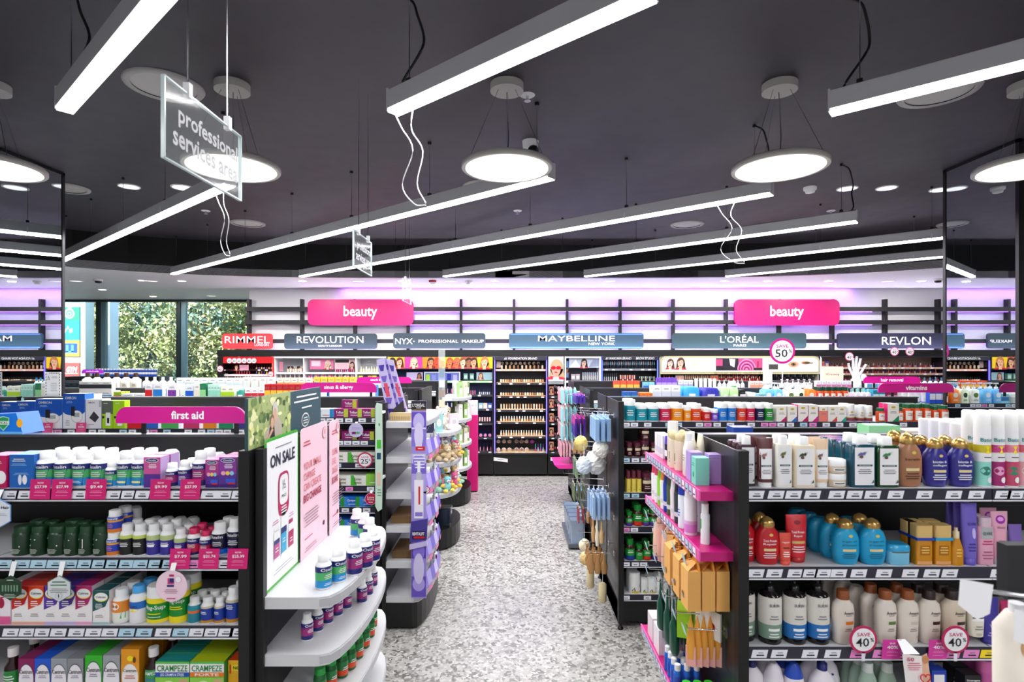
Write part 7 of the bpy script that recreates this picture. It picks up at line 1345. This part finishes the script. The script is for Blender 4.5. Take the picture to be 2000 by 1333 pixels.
# stock on the green end display, magenta panel behind it
pg = 'on the green end display'
for z, w_ in ((1.49, 'top'), (1.19, 'second'), (.85, 'third'), (.52, 'lowest')):
    for k in range(6):
        t = .15 + k*.13; dx = .16 + .2*math.sin(t/ .8*PI)**.8 - .03
        cc = ('#8ab05a', '#e8ece0', '#a8c88a', '#d8d0b8', '#7a9a5a', '#f0eee4')[(k + int(z*10)) % 6]; nm = ('moss green', 'off-white', 'pale green', 'beige', 'olive', 'ivory')[(k + int(z*10)) % 6]
        put(carton('skincare_carton', .06, .06, .2, c(cc), [('r', -.02, .02, .04, .12, c('#f4f4f0')), ('l', 0, .15, .03, 2, c('#5a6a4a'), .012)], kid=False), tx+dx, YG4+t*.92, z, nm + ' skin care carton', 'carton', 'on green display, %s shelf' % w_, rot=R(40))
for k in range(2): put(one('juice_bottle', [(0, .03, .03), (.12, .03, .03), (.16, .012, .012)], c('#e8961a'), [(.16, .014, .014), (.19, .014, .014)], INK, n=12), tx+.28+.07*k, YG4+.1+.08*k, 1.7, 'orange bottle', 'bottle', pg) if 0 else None
e = tag(MB().box(-.03, .13, 0, .14, .02, 1.16, c('#e0147c')).box(-.02, .12, .01, .13, 0, .02, BLACK).build('magenta_bin', loc=(X(916, 8.42), 8.42, 0)), 'tall narrow magenta dump bin beyond the green end display', 'dump bin')
for k in range(3): put(carton('carton', .05, .04, .22, c('#f2f2f4'), [('l', 0, .15, .03, 2, c('#a8a8b0'), .01)], kid=False), X(916, 8.42)+.0+.052*k, 8.49, 1.1605, 'slim white carton standing in the magenta bin', 'carton')
# ================================================================== makeup stands along the back wall
MY = 9.5
def mx(px): return X(px, MY)
def mz(py): return Z(py, MY)
def face_art(m, cx, cz, s, skin, hair, lips='#c8324a', bg=None, su=sf, e0=.002, glasses=None):
    m.poly([(cx-.5*s, cz-.5*s), (cx-.3*s, cz-.34*s), (cx+.3*s, cz-.34*s), (cx+.5*s, cz-.5*s)], c(lips, .6), su, e0-.0004).ell(cx+.03*s, cz+.06*s, .31*s, .4*s, c(hair, .6), su, e0, 18).poly([(cx-.29*s, cz), (cx+.35*s, cz), (cx+.4*s, cz-.42*s), (cx+.16*s, cz-.36*s), (cx-.18*s, cz-.3*s), (cx-.34*s, cz-.4*s)], c(hair, .6), su, e0).rect(cx-.12*s, cx+.12*s, cz-.5*s, cz-.2*s, c(skin, .6), su, e0+.0004).ell(cx, cz, .22*s, .33*s, c(skin, .6), su, e0+.0008, 18)
    m.poly([(cx-.27*s, cz+.1*s), (cx-.2*s, cz+.34*s), (cx+.05*s, cz+.38*s), (cx+.27*s, cz+.3*s), (cx+.05*s, cz+.24*s)], c(hair, .6), su, e0+.0012)
    for q in (-1, 1): m.ell(cx+q*.1*s, cz+.04*s, .045*s, .022*s, INK, su, e0+.0014, 8).rect(cx+q*.1*s-.06*s, cx+q*.1*s+.06*s, cz+.1*s, cz+.12*s, c(hair), su, e0+.0014)
    m.ell(cx, cz-.16*s, .08*s, .035*s, c(lips), su, e0+.0016, 10).poly([(cx-.02*s, cz-.06*s), (cx+.03*s, cz-.06*s), (cx, cz+.02*s)], c('#a87060'), su, e0+.0014)
    if glasses:
        for q in (-1, 1): m.ell(cx+q*.12*s, cz+.05*s, .12*s, .09*s, c(glasses, .2), su, e0+.002, 14)
def stand(px0, px1, lab, shelves, back='#101014', side='#101014', top=697, base=886, header=None, hh=(697, 705), glow=None):
    x0, x1 = mx(px0), mx(px1); W = x1-x0; e = empty('makeup_stand', ((x0+x1)/2, MY, 0), lab, 'makeup stand', 'makeup stands along the back wall')
    zb, zt = mz(base), mz(top); a, b = -W/2+.004, W/2-.004
    MB().box(a, b, .33, .35, zb, zt, c(back, .4)).box(a, a+.02, .02, .33, zb, zt, c(side)).box(b-.02, b, .02, .33, zb, zt, c(side)).box(a, b, .02, .33, zt-.015, zt, c(side)).build('carcass', e)
    MB().box(a, b, .01, .35, .04, zb-.01, c('#0b0b0d', .4)).box(-.002, .002, .005, .01, .06, zb-.02, UP).build('plinth', e)
    MB().box(a, b, -.02, .33, zb-.02, zb, BLK2).build('worktop', e)
    if header:
        h = MB().box(a, b, .0, .02, mz(hh[1]), mz(hh[0]), c(header[0], .4)).build('header_panel', e)
        if header[1]: MB().text(header[1], 0, (mz(hh[1])+mz(hh[0]))/2, W*header[2], .045, WHITE, lambda p, q: -.001, bold=.01, shear=.2).build('lettering', h)
    if glow:
        for x in (a+.006, b-.006): MB().box(x-.008, x+.008, .005, .02, zb, zt, M(glow, .4, emit=2.2)).build('edge_light', e)
    out = []
    for py, col in shelves:
        z = mz(py); s = MB().box(a+.02, b-.02, .06, .33, z-.012, z, c(col, .3)).box(a+.02, b-.02, .045, .06, z-.03, z+.004, c(col, .3)).build('shelf', e); out.append((z, s))
        m = MB(); rnd = random.Random(py); x = a+.06
        while x < b-.08: m.rect(x, x+.05, z-.026, z-.004, TICK, lambda p, q: .044, .0); x += rnd.choice((.12, .2, .3))
        m.build('price_ticket_strip', s)
    return e, x0, x1
MK = {}
def mprod(kind, cols):
    k = (kind,) + cols
    if k in MK: return MK[k]
    a, b = c(cols[0], .3), c(cols[1], .3)
    if kind == 'found': p = one('foundation_bottle', [(0, .016, .012, 3), (.055, .016, .012, 3), (.062, .009, .009)], a, [(.06, .01, .01), (.1, .01, .01)], b, n=10)
    elif kind == 'tube': p = one('makeup_tube', [(.03, .012, .012), (.1, .014, .003, 3)], a, [(0, .012, .012), (.03, .012, .012)], b, n=10)
    elif kind == 'stick': p = one('lipstick', [(0, .01, .01, 3), (.045, .01, .01, 3)], a, [(.045, .0085, .0085), (.078, .0085, .0085)], b, n=10)
    elif kind == 'long': p = one('mascara_tube', [(0, .009, .009), (.07, .009, .009)], a, [(.07, .009, .009), (.13, .008, .008)], b, n=8)
    elif kind == 'polish': p = one('nail_polish', [(0, .013, .013, 3), (.03, .013, .013, 3), (.036, .006, .006)], a, [(.034, .007, .007), (.07, .006, .006)], b, n=10)
    elif kind == 'compact': p = ('powder_compact', MB().loft([(0, .004, .012), (.005, .03, .012), (.03, .036, .012), (.055, .03, .012), (.066, .004, .012)], b, 14).ell(0, .033, .026, .026, a, lambda x, z: -.0125).mesh('powder_compact'), [])
    elif kind == 'box': p = carton('makeup_box', .07, .05, .1, a, [('r', -.025, .025, .02, .07, b)], kid=False)
    MK[k] = p; return p
def fill(px0, px1, py, kind, cols, nm, place, step=None, dy=.09, h=None, dz=0):
    st = step or {'found': 5.2, 'tube': 4.6, 'stick': 3.7, 'long': 3.4, 'polish': 4.8, 'compact': 12, 'box': 12}[kind]
    x = px0 + st/2; i = 0
    while x < px1 - st*.3:
        put(mprod(kind, cols[i % len(cols)] if isinstance(cols[0], tuple) else cols), mx(x), MY+dy, mz(py)+dz, nm, nm.split()[-1], place); x += st; i += 1
SKN = [(a, '#1a1a1c') for a in ('#f0d8bc', '#e4c09a', '#d0a070', '#b07f52', '#8a5a38')]
SKW = [(a, '#f2f0ee') for a in ('#f0d8bc', '#e4c09a', '#d0a070', '#b07f52')]
# canopy strip along all stands
tag(MB().box(mx(424), mx(2010), .0, .30, -.028, 0, BLACK).box(mx(424), mx(2010), -.01, .01, -.022, .085, BLACK).box(mx(424), mx(2010), -.012, -.01, .02, .026, BLK2).build('canopy', loc=(0, MY+.01, Z(693.5, 9.5))), 'long black canopy above the makeup stands', 'canopy')
# red stand
e, x0, x1 = stand(425, 533, 'red lit stand with round sale stickers nearest the windows', [(722, '#2a1215'), (732, '#f0e0e4'), (745, '#e8d4da'), (760, '#c81a22'), (800, '#c81a22'), (840, '#c81a22')], '#7a0f16', '#c8141e', header=('#d01520', '', .1), hh=(698, 710), glow='#ff3a30')
MB().box(-.47, -.38, -.01, .3, mz(886), mz(697), BLACK).build('side_wall', e)
for k, px in enumerate((447, 457, 466, 476, 486, 495)): saver(px+1, 705, 5.3, MY-.01, 'SAVE', '40', 'tiny round sale sticker on the red stand, %s from the windows' % ORD[k], rim=c('#f0a0b0'), name='round_sale_sticker')
saver(430, 721, 6.5, MY-.02, 'SAVE', '40', 'small save 40 percent sign at the windows side of the red stand', rim=c('#e04a6a')); saver(529, 731, 5.5, MY-.02, 'SAVE', '40', 'small save 40 percent sign low on the red stand', rim=c('#e04a6a'))
m = MB(); face_art(m, mx(460)-(x0+x1)/2, mz(718), .11, '#e0b090', '#3a2018'); m.rect(mx(466)-(x0+x1)/2, mx(484)-(x0+x1)/2, mz(724), mz(713), c('#e8a0b8'), sf, .001); m.build('poster', e, (0, .03, 0))
REDS = [('#d81f2a', '#f4d0d8'), ('#e85a3a', '#f4e0d8'), ('#e03a7a', '#f4e4ea')]
fill(455, 488, 732, 'stick', REDS, 'red lipstick', 'on red stand', step=5); fill(452, 488, 745, 'found', [('#f0a090', '#f4e4e4'), ('#f4c8b8', '#f4ece8')], 'peach bottle', 'on red stand', step=5)
fill(494, 530, 722, 'polish', [('#c8a0a8', '#1a1a1c'), ('#8a3a5a', '#1a1a1c'), ('#e8d0a8', '#1a1a1c')], 'nail polish', 'on red stand', step=5); fill(494, 528, 732, 'polish', [('#1a3a8a', '#e8e8e8'), ('#e8d04a', '#e8e8e8'), ('#c83a6a', '#e8e8e8')], 'white capped polish', 'on red stand', step=5); fill(492, 528, 745, 'polish', [('#f0e8ea', '#6a2a6a'), ('#f0d0d8', '#a83a4a')], 'pale polish', 'on red stand', step=5)
fill(427, 440, 745, 'long', [('#f4e4e0', '#d8b8a8')], 'cream tube', 'on red stand')
# white stand
e, x0, x1 = stand(534, 755, 'wide white stand with two bright posters in a white frame', [(728, '#e8e8ee'), (746, '#e0e0e8'), (770, '#e0e0e8'), (800, '#e0e0e8'), (840, '#e0e0e8')], '#c9c9cf', '#f0f0f4', header=('#f4f4f8', '', 1), hh=(697, 700))
xc_ = (x0+x1)/2; rx = lambda p: mx(p)-xc_
MB().box(rx(592), rx(593.5), 0, .3, mz(760), mz(700), WHITE).box(rx(694), rx(695.5), 0, .3, mz(760), mz(700), WHITE).build('divider', e)
m = MB().rect(rx(601), rx(648), mz(722), mz(702), c('#e87aa8'), sf).rect(rx(650), rx(692), mz(722), mz(702), c('#f0c8d0'), sf).rect(rx(604), rx(622), mz(716), mz(705), c('#f8e0ea'), sf, .001).rect(rx(651), rx(678), mz(709), mz(703), INK, sf, .001)
face_art(m, rx(636), mz(713), .17, '#f0c8b0', '#e8d8c0'); face_art(m, rx(684), mz(714), .14, '#e8c0a8', '#4a3020'); m.rect(rx(541), rx(548), mz(726), mz(707), c('#d8889a'), sf, .001); m.build('poster', e, (0, .1, 0))
fill(556, 590, 728-7, 'box', [('#2a2226', '#e8c8b8'), ('#f0e4dc', '#c89a8a')], 'small pressed powder box', 'on white stand', step=8, dy=.2, dz=-.06)
fill(556, 590, 728, 'found', [('#e8c8b0', '#1a1a1c'), ('#f0e0d4', '#c8a89a')], 'beige makeup bottle', 'on white stand', step=5); fill(538, 592, 746, 'long', [('#e8b8b8', '#8a5a5a'), ('#e8d4a8', '#f0f0f0')], 'rose mascara', 'on white stand', step=4.5)
fill(602, 648, 735, 'stick', [('#e84a8a', '#f4c8d8'), ('#3a5ac8', '#e8a0c8'), ('#e8b04a', '#f4d0e0')], 'bright lipstick', 'on white stand', step=4.4, dz=-.02); fill(650, 692, 735, 'long', [('#f4d0dc', '#e8a0b8'), ('#2a2226', '#c83a7a'), ('#f4e4ea', '#d86a9a')], 'pink mascara', 'on white stand', step=4, dz=-.02)
fill(598, 692, 746, 'tube', [('#e878a8', '#f4c8d8'), ('#f0d0d8', '#c83a7a')], 'pink tube', 'on white stand')
fill(700, 750, 728, 'found', [('#f0e8a0', '#f4f4e8'), ('#e0d8c8', '#c8b88a')], 'lemon bottle', 'on white stand', step=5.2); fill(698, 752, 746, 'box', [('#f0e04a', '#f4f4e0'), ('#4a3a2a', '#c8a04a'), ('#e8a06a', '#f4e4d0')], 'yellow makeup box', 'on white stand', step=9)
# faces band stand
e, x0, x1 = stand(756, 964, 'black stand under a bright strip of smiling faces', [(745, '#a8e0a0'), (772, '#3a3a40'), (800, '#3a3a40'), (828, '#3a3a40'), (856, '#3a3a40'), (883, '#3a3a40')], '#0f2a6a', '#101014')
xc_ = (x0+x1)/2; m = MB(); MB().box(rx(757), rx(963), .0, .02, mz(722), mz(697), INK).build('header_panel', e)
for a_, b_, bg in ((757, 790, '#f4c020'), (790, 825, '#e83a9a'), (825, 862, '#f08a20'), (862, 900, '#b8d020'), (900, 932, '#f05a2a'), (932, 962, '#f4c81a')): m.rect(rx(a_), rx(b_), mz(720), mz(698), c(bg), sf, .0)
for k, (px, sk, ha, l) in enumerate(((766, '#8a5638', '#2a1814', '#c8324a'), (780, '#e8b898', '#6a2a1a', '#e03a3a'), (808, '#f0c8b0', '#d8b890', '#c8324a'), (841, '#c88a64', '#3a2018', '#d82a3a'), (853, '#d84a2a', '#c83a1a', '#8a1a1a'), (878, '#e07a4a', '#c84a2a', '#8a2a1a'), (892, '#c86a4a', '#e8603a', '#d82a3a'), (904, '#f0c0a0', '#8a4a2a', '#c8324a'), (915, '#9a6240', '#2a1814', '#c8324a'), (925, '#d8a07a', '#3a2018', '#c8324a'), (946, '#e8b090', '#b8783a', '#c01a2a'))): face_art(m, rx(px), mz(709), .2 if px != 946 else .23, sk, ha, l, e0=.001+.0001*k)
m.build('poster_strip', e, (0, -.001, 0), label='strip of smiling faces on bright colours')
m = MB().box(rx(827), rx(898), 0, .01, mz(747), mz(727), c('#f4f4fa')).rect(rx(829), rx(896), mz(745), mz(729), c('#6a7ac8'), sf, .001).rect(rx(831), rx(838), mz(744), mz(732), c('#a8d02a'), sf, .002).rect(rx(842), rx(850), mz(744), mz(733), c('#8a8ad8'), sf, .002).rect(rx(872), rx(880), mz(744), mz(731), c('#2a2a9a'), sf, .002).rect(rx(884), rx(892), mz(744), mz(733), c('#b8b0e8'), sf, .002); m.build('poster', e, (0, .08, 0), 'framed blue and lilac panel')
m = MB().rect(rx(792), rx(824), mz(743), mz(728), c('#c8b8e4'), sf).rect(rx(930), rx(961), mz(743), mz(728), c('#a8c8d8'), sf); face_art(m, rx(817), mz(735), .12, '#a8704c', '#3a2018'); face_art(m, rx(938), mz(735), .13, '#e8bca0', '#8a5a3a'); m.build('poster', e, (0, .09, 0))
fill(903, 928, 742, 'box', [('#7aa89a', '#c8e0d8')], 'sage green makeup box', 'on faces stand', step=12)
COLS = [[('#e8a0b8', '#2a1a20'), ('#d86a8a', '#1a1a1c')], [('#e8e8ec', '#3a3a44'), ('#a8a8b8', '#1a1a1c')], [('#8ac0e8', '#f0f0f4'), ('#e8c0a8', '#f4f4f4'), ('#3a5ac0', '#e8e8f0')], [('#f0b8b0', '#2a1a1a')], [('#e88ab0', '#2a2a6a')]]
for k, py in enumerate((772, 800, 828, 856, 883)):
    q = 'on faces stand, %s shelf' % ORD[k]
    if k < 4: fill(905, 931, py, ('long', 'long', 'tube', 'box')[k], COLS[k], ('rose gloss', 'silver liner', 'blue tube', 'blush box')[k], q, step=(4, 3.6, 5, 9)[k])
    fill(934, 961, py, ('stick', 'box', 'tube', 'compact', 'long')[k], COLS[(k+1) % 5], ('silver lipstick', 'sky box', 'blush tube', 'powder compact', 'mint mascara')[k], q, step=(4, 9, 5, 9, 7)[k])
    fill(760, 900, py, 'tube', COLS[k], ('rose tube', 'silver tube', 'azure tube', 'coral tube', 'berry tube')[k], q, step=9)
# foundation stand
e, x0, x1 = stand(965, 1069, 'foundation stand with violet lit edges facing the aisle', [(722, '#f0b8a8'), (749, '#34343a'), (775, '#34343a'), (802, '#34343a'), (826, '#34343a'), (854, '#34343a'), (884, '#f0c8a0')], '#0c0c10', '#101018', header=('#2a2838', '#1 FOUNDATION BRAND', .62), hh=(697, 704.5), glow='#6a5cff')
xc_ = (x0+x1)/2
m = MB()
for py in (749, 775, 802, 826, 854): m.box(rx(970), rx(1066), .046, .075, mz(py)+.004, mz(py)+.018, c('#c89a6a' if py % 2 else '#e0b080'))
m.build('shade_strip', e)
face = MB(); face.rect(rx(969), rx(978), mz(719), mz(706), c('#c8b0a8'), lambda a, b: .1); face.build('poster', e)
for k, (py, kd, cl, st) in enumerate(((721, 'found', SKN, 8), (749, 'found', SKN, 4.6), (775, 'found', SKN, 4.8), (802, 'tube', SKW, 5.4), (826, 'found', SKW, 5.2), (854, 'found', [('#e8d0b8', '#f4f4f2'), ('#d8a87a', '#d8c8a0')], 5))):
    fill(976, 1064, py, kd, cl, 'foundation ' + ('tube' if kd == 'tube' else 'bottle'), 'on violet-edged stand, %s shelf' % ORD[k], step=st)
fill(976, 1060, 721, 'compact', [('#e8c8a8', '#0f0f12')], 'black compact', 'on violet-edged stand, top shelf', step=9, dy=.2, dz=.06)
for k, (px, a_) in enumerate(((973, '#e8c8a8'), (984, '#d8b088'), (995, '#c89a70'), (1009, '#a87048'), (1019, '#98623c'), (1029, '#c89a70'), (1040, '#c83ab8'))):
    for z_ in (884, 870):
        if z_ == 870 or k != 6: put(mprod('compact', (a_, '#d8d8dc' if k < 6 else '#c83ab8')), mx(px), MY+(.09 if z_ == 884 else .2), mz(z_), 'round powder compact', 'powder compact', 'on lowest shelf of violet-edged stand')
fill(1044, 1064, 884, 'long', [('#c83ab8', '#2a9a8a'), ('#a8f0e0', '#6a2a9a')], 'magenta mascara', 'on lowest shelf of violet-edged stand', step=5)
# face with red sunglasses stand
e, x0, x1 = stand(1070, 1102, 'narrow stand with a poster of a woman in red sunglasses', [(775, '#34343a'), (800, '#34343a'), (828, '#34343a'), (856, '#34343a'), (884, '#34343a')], '#14141a', '#101014')
xc_ = (x0+x1)/2; m = MB().box(rx(1071), rx(1101), 0, .015, mz(751), mz(697), c('#d8d8dc')).rect(rx(1071), rx(1101), mz(751), mz(745), c('#8a8a90'), sf, .001); face_art(m, rx(1086), mz(721), .36, '#d89c88', '#b89c78', '#c8203a', glasses='#c8182f'); m.rect(rx(1080), rx(1092), mz(745), mz(737), c('#b8c8e0'), sf, .004); m.build('poster', e, label='poster of a woman in red sunglasses')
for k, py in enumerate((775, 800, 828, 856, 884)):
    m = MB(); m.rect(rx(1072), rx(1082), mz(py)+.02, mz(py)+.17, c('#c88a70'), sf); face_art(m, rx(1077), mz(py)+.1, .1, '#d8a080', '#2a1814'); m.build('poster', e, (0, .07, 0))
    fill(1083, 1100, py, 'stick', [('#2a1a1c', '#e8506a'), ('#1a1a1c', '#f4c8d0')], 'dark lipstick', 'on sunglasses stand, %s shelf' % ORD[k], step=4.5)
# framed stand, mascara stand
e, x0, x1 = stand(1103, 1174, 'white framed stand with grey eye makeup posters', [(745, '#e8e8f0'), (775, '#34343a'), (800, '#34343a'), (840, '#34343a')], '#3a3a44', '#e8e8f4', header=('#f0f0f8', '', 1), hh=(697, 700), glow='#f0f0ff')
xc_ = (x0+x1)/2; m = MB().rect(rx(1112), rx(1172), mz(719), mz(700), c('#b8c0d0'), sf).rect(rx(1104), rx(1111), mz(738), mz(706), c('#5a7ab0'), sf).poly([(rx(1114), mz(718)), (rx(1134), mz(718)), (rx(1125), mz(702))], c('#dfe4f0'), sf).poly([(rx(1150), mz(718)), (rx(1171), mz(716)), (rx(1171), mz(702)), (rx(1160), mz(702))], c('#8a94b0'), sf); face_art(m, rx(1141), mz(710), .17, '#d8b098', '#2a2028'); face_art(m, rx(1107.5), mz(724), .1, '#8a5a40', '#1a1210'); m.build('poster', e, (0, .05, 0))
fill(1116, 1134, 743, 'box', [('#a89aa0', '#d8d0d4')], 'grey eyeshadow box', 'on framed stand', step=9); fill(1138, 1172, 743, 'long', [('#f0f0f4', '#b8c0d0')], 'white liner', 'on framed stand', step=4)
fill(1106, 1172, 775, 'tube', COLS[1], 'grey tube', 'on framed stand, lower shelf', step=8)
e, x0, x1 = stand(1175, 1286, 'mascara stand with blue lit edges and dark headers', [(721, '#8a8e98'), (745, '#8a8e98'), (775, '#34343a'), (800, '#34343a')], '#16161c', '#101014', header=('#2c2c3c', '#1 MASCARA BRAND      BROW STUDIO', .86), hh=(697, 704), glow='#4a5cff')
xc_ = (x0+x1)/2
fill(1178, 1283, 721, 'long', [('#1a2a4a', '#8ab8c8'), ('#24242c', '#a8b8c0'), ('#3a3a44', '#d8a8b8'), ('#1a1a1c', '#6a98a8')], 'dark mascara', 'on mascara stand, top shelf', step=3.6)
fill(1178, 1283, 721, 'long', [('#2a4a6a', '#1a1a1c'), ('#c8ccd4', '#3a3a44')], 'slate mascara', 'on mascara stand, behind', step=3.6, dy=.2, dz=.05)
fill(1180, 1208, 745, 'long', [('#c8c8cc', '#3a3a40')], 'silver mascara', 'on mascara stand, second shelf', step=4); fill(1212, 1246, 745, 'tube', [('#e8a8a0', '#8a2a2a'), ('#c8685a', '#f0d0c8')], 'salmon tube', 'on mascara stand, second shelf', step=4.5); fill(1250, 1282, 745, 'stick', [('#1a1a1c', '#8aa0a8'), ('#b8c88a', '#e8e8d8')], 'brow pencil', 'on mascara stand, second shelf', step=4)
# cream lightbox stand
e, x0, x1 = stand(1288, 1601, 'wide cream lit display with three long poster panels', [(745, '#e8d8d8'), (775, '#34343a'), (800, '#34343a')], '#2a2226', '#c8c4a8')
xc_ = (x0+x1)/2; LB = M('#e4e4e0', .4, emit=.35); m = MB()
r_ = .1; A, B, zt_, zb_ = rx(1289), rx(1600), mz(696), mz(731)
m.prism([(A, zb_), (B, zb_), (B, zt_-r_)] + [(B-r_+r_*math.cos(R(a)), zt_-r_+r_*math.sin(R(a))) for a in range(15, 91, 15)] + [(A+r_-r_*math.sin(R(a)), zt_-r_+r_*math.cos(R(a))) for a in range(0, 91, 15)], -.02, .03, c('#c4bd94', .4)).build('arched_frame', e, label='cream rounded frame')
m = MB().prism([(A+.03, zb_+.04), (B-.03, zb_+.04), (B-.03, zt_-r_-.02)] + [(B-r_-.02+(r_-.01)*math.cos(R(a)), zt_-r_-.02+(r_-.01)*math.sin(R(a))) for a in range(15, 91, 15)] + [(A+r_+.02-(r_-.01)*math.sin(R(a)), zt_-r_-.02+(r_-.01)*math.cos(R(a))) for a in range(0, 91, 15)], -.026, -.02, LB).build('light_panel', e)
su = lambda a, b: -.0265
for a_, b_, bg in ((1296, 1386, '#f4eae4'), (1397, 1488, '#c8487a'), (1499, 1590, '#f2e8de')):
    m = MB().rect(rx(a_), rx(b_), mz(724), mz(700), M(bg, .5, emit=.15), su)
    if a_ == 1296:
        face_art(m, rx(1308), mz(711), .19, '#f0d0c0', '#6a4034', su=su, e0=.003); face_art(m, rx(1328), mz(710), .22, '#e8c0a8', '#5a3428', su=su, e0=.0045); m.rect(rx(1350), rx(1361), mz(718), mz(702), c('#f0d8c0'), su, .003)
    elif a_ == 1397:
        m.rect(rx(1397), rx(1441), mz(724), mz(700), c('#2c2834'), su, .0012).rect(rx(1397), rx(1410), mz(715), mz(702), c('#e04a7a'), su, .002).rect(rx(1398), rx(1412), mz(723), mz(718), INK, su, .0022).poly([(rx(1423), mz(701)), (rx(1435), mz(702)), (rx(1433), mz(718)), (rx(1425), mz(714))], c('#e8d0c8'), su, .002)
        for k in range(7): m.ell(rx(1457), mz(723), .16-.022*k, .19-.026*k, c('#f48ac0' if k % 2 == 0 else '#a01d5a'), su, .0024+.0003*k, 22, 0, PI)
        m.rect(rx(1470), rx(1487), mz(723), mz(719), INK, su, .005).rect(rx(1478), rx(1480), mz(718), mz(706), c('#8a1a3a'), su, .005)
    else:
        m.rect(rx(1500), rx(1518), mz(722), mz(712), c('#4a4648'), su, .002).ell(rx(1548), mz(712), .09, .05, c('#e0a888'), su, .002).ell(rx(1548), mz(712), .045, .028, c('#8a6a4a'), su, .003).ell(rx(1548), mz(712), .02, .02, INK, su, .004).ell(rx(1572), mz(709), .08, .03, c('#d89a78'), su, .002).ell(rx(1574), mz(709), .04, .018, c('#5a6a4a'), su, .003).rect(rx(1566), rx(1586), mz(710), mz(708.6), INK, su, .0045)
    m.build('poster', e)
MB().text('BECAUSE  YOU\'RE  WORTH  IT', rx(1440), mz(729), .8, .03, c('#8a7a4a'), lambda a, b: -.0205, bold=0).build('lettering', e)
fill(1292, 1318, 745, 'found', [('#d88a9a', '#2a1a1c'), ('#e8d8d0', '#c8324a')], 'rosy bottle', 'on cream lit display'); fill(1322, 1338, 745, 'box', [('#f0d0c0', '#e8a890')], 'peach makeup box', 'on cream lit display', step=8)
fill(1340, 1388, 745, 'tube', [('#e8c8a8', '#1a1a1c'), ('#d8a880', '#2a1a1c')], 'beige tube', 'on cream lit display', step=4); fill(1390, 1406, 745, 'box', [('#f0a080', '#e86a4a')], 'coral makeup box', 'on cream lit display', step=8)
fill(1408, 1492, 745, 'stick', [('#c8242f', '#e8c8a8'), ('#e0404a', '#f4e4e0'), ('#a8141e', '#d8b070'), ('#f0d8d4', '#d8242f')], 'scarlet lipstick', 'on cream lit display', step=3.9); fill(1408, 1492, 745, 'stick', [('#f4f0ee', '#c8242f'), ('#d82a35', '#c8242f')], 'ivory lipstick', 'on cream lit display, behind', step=3.9, dy=.2, dz=.05)
fill(1496, 1512, 745, 'box', [('#2a2226', '#a8745a')], 'dark makeup box', 'on cream lit display', step=9); fill(1516, 1596, 745, 'long', [('#1a1a1e', '#5a6a78'), ('#2a3a44', '#a8b8c0'), ('#7a4a6a', '#1a1a1c')], 'black eyeliner', 'on cream lit display', step=4)
# nail polish stand beside the mirror column
e, x0, x1 = stand(1603, 1850, 'wide stand of nail polish under small white lights by the mirror column', [(718, '#c8a898'), (730, '#b89888'), (745, '#a88878'), (775, '#34343a'), (800, '#34343a')], '#caa898', '#2a2030', header=('#1a1a24', '', 1), hh=(697, 699), glow='#c8c8ff')
NP = [('#c83a5a', '#1a1a1c'), ('#e87a9a', '#1a1a1c'), ('#8a2a4a', '#1a1a1c'), ('#f0c8c8', '#1a1a1c'), ('#5a3a8a', '#1a1a1c'), ('#e8502a', '#e8e8ea')]
for k, py in enumerate((718, 730, 745)): fill(1630, 1846, py, 'polish', NP[k:] + NP[:k], 'small nail polish', 'on polish stand, %s row' % ORD[k], step=5.2, dy=.2-.05*k)
fill(1606, 1626, 718, 'box', [('#f0a04a', '#e86a8a'), ('#6a5ac8', '#f0d0a0')], 'orange makeup box', 'on polish stand', step=9); fill(1606, 1626, 730, 'tube', NP, 'bright tube', 'on polish stand', step=5)
e, x0, x1 = stand(1852, 2005, 'black stand of makeup hidden behind the mirror column', [(722, '#34343a'), (745, '#34343a'), (800, '#34343a')], '#14141a', '#101014')
# white cards lying on the plinth ledges
for px, py, nm in ((978, 898, 'on the foundation stand ledge'), (1089, 898, 'on the sunglasses stand ledge')):
    tag(MB().add([(-.12, 0, -.02), (.12, 0, -.05), (.12, 0, .01), (-.12, 0, .04)], [(0,1,2,3)], LAB).add([(-.12, .002, -.02), (.12, .002, -.05), (.12, .002, .01), (-.12, .002, .04)], [(3,2,1,0)], LAB).lines(0, 0, .12, 1, INK, sf, .01, .006).build('white_tag', loc=(mx(px), MY-.001, mz(py))), 'white tilted card taped ' + nm, 'card')
finalize()
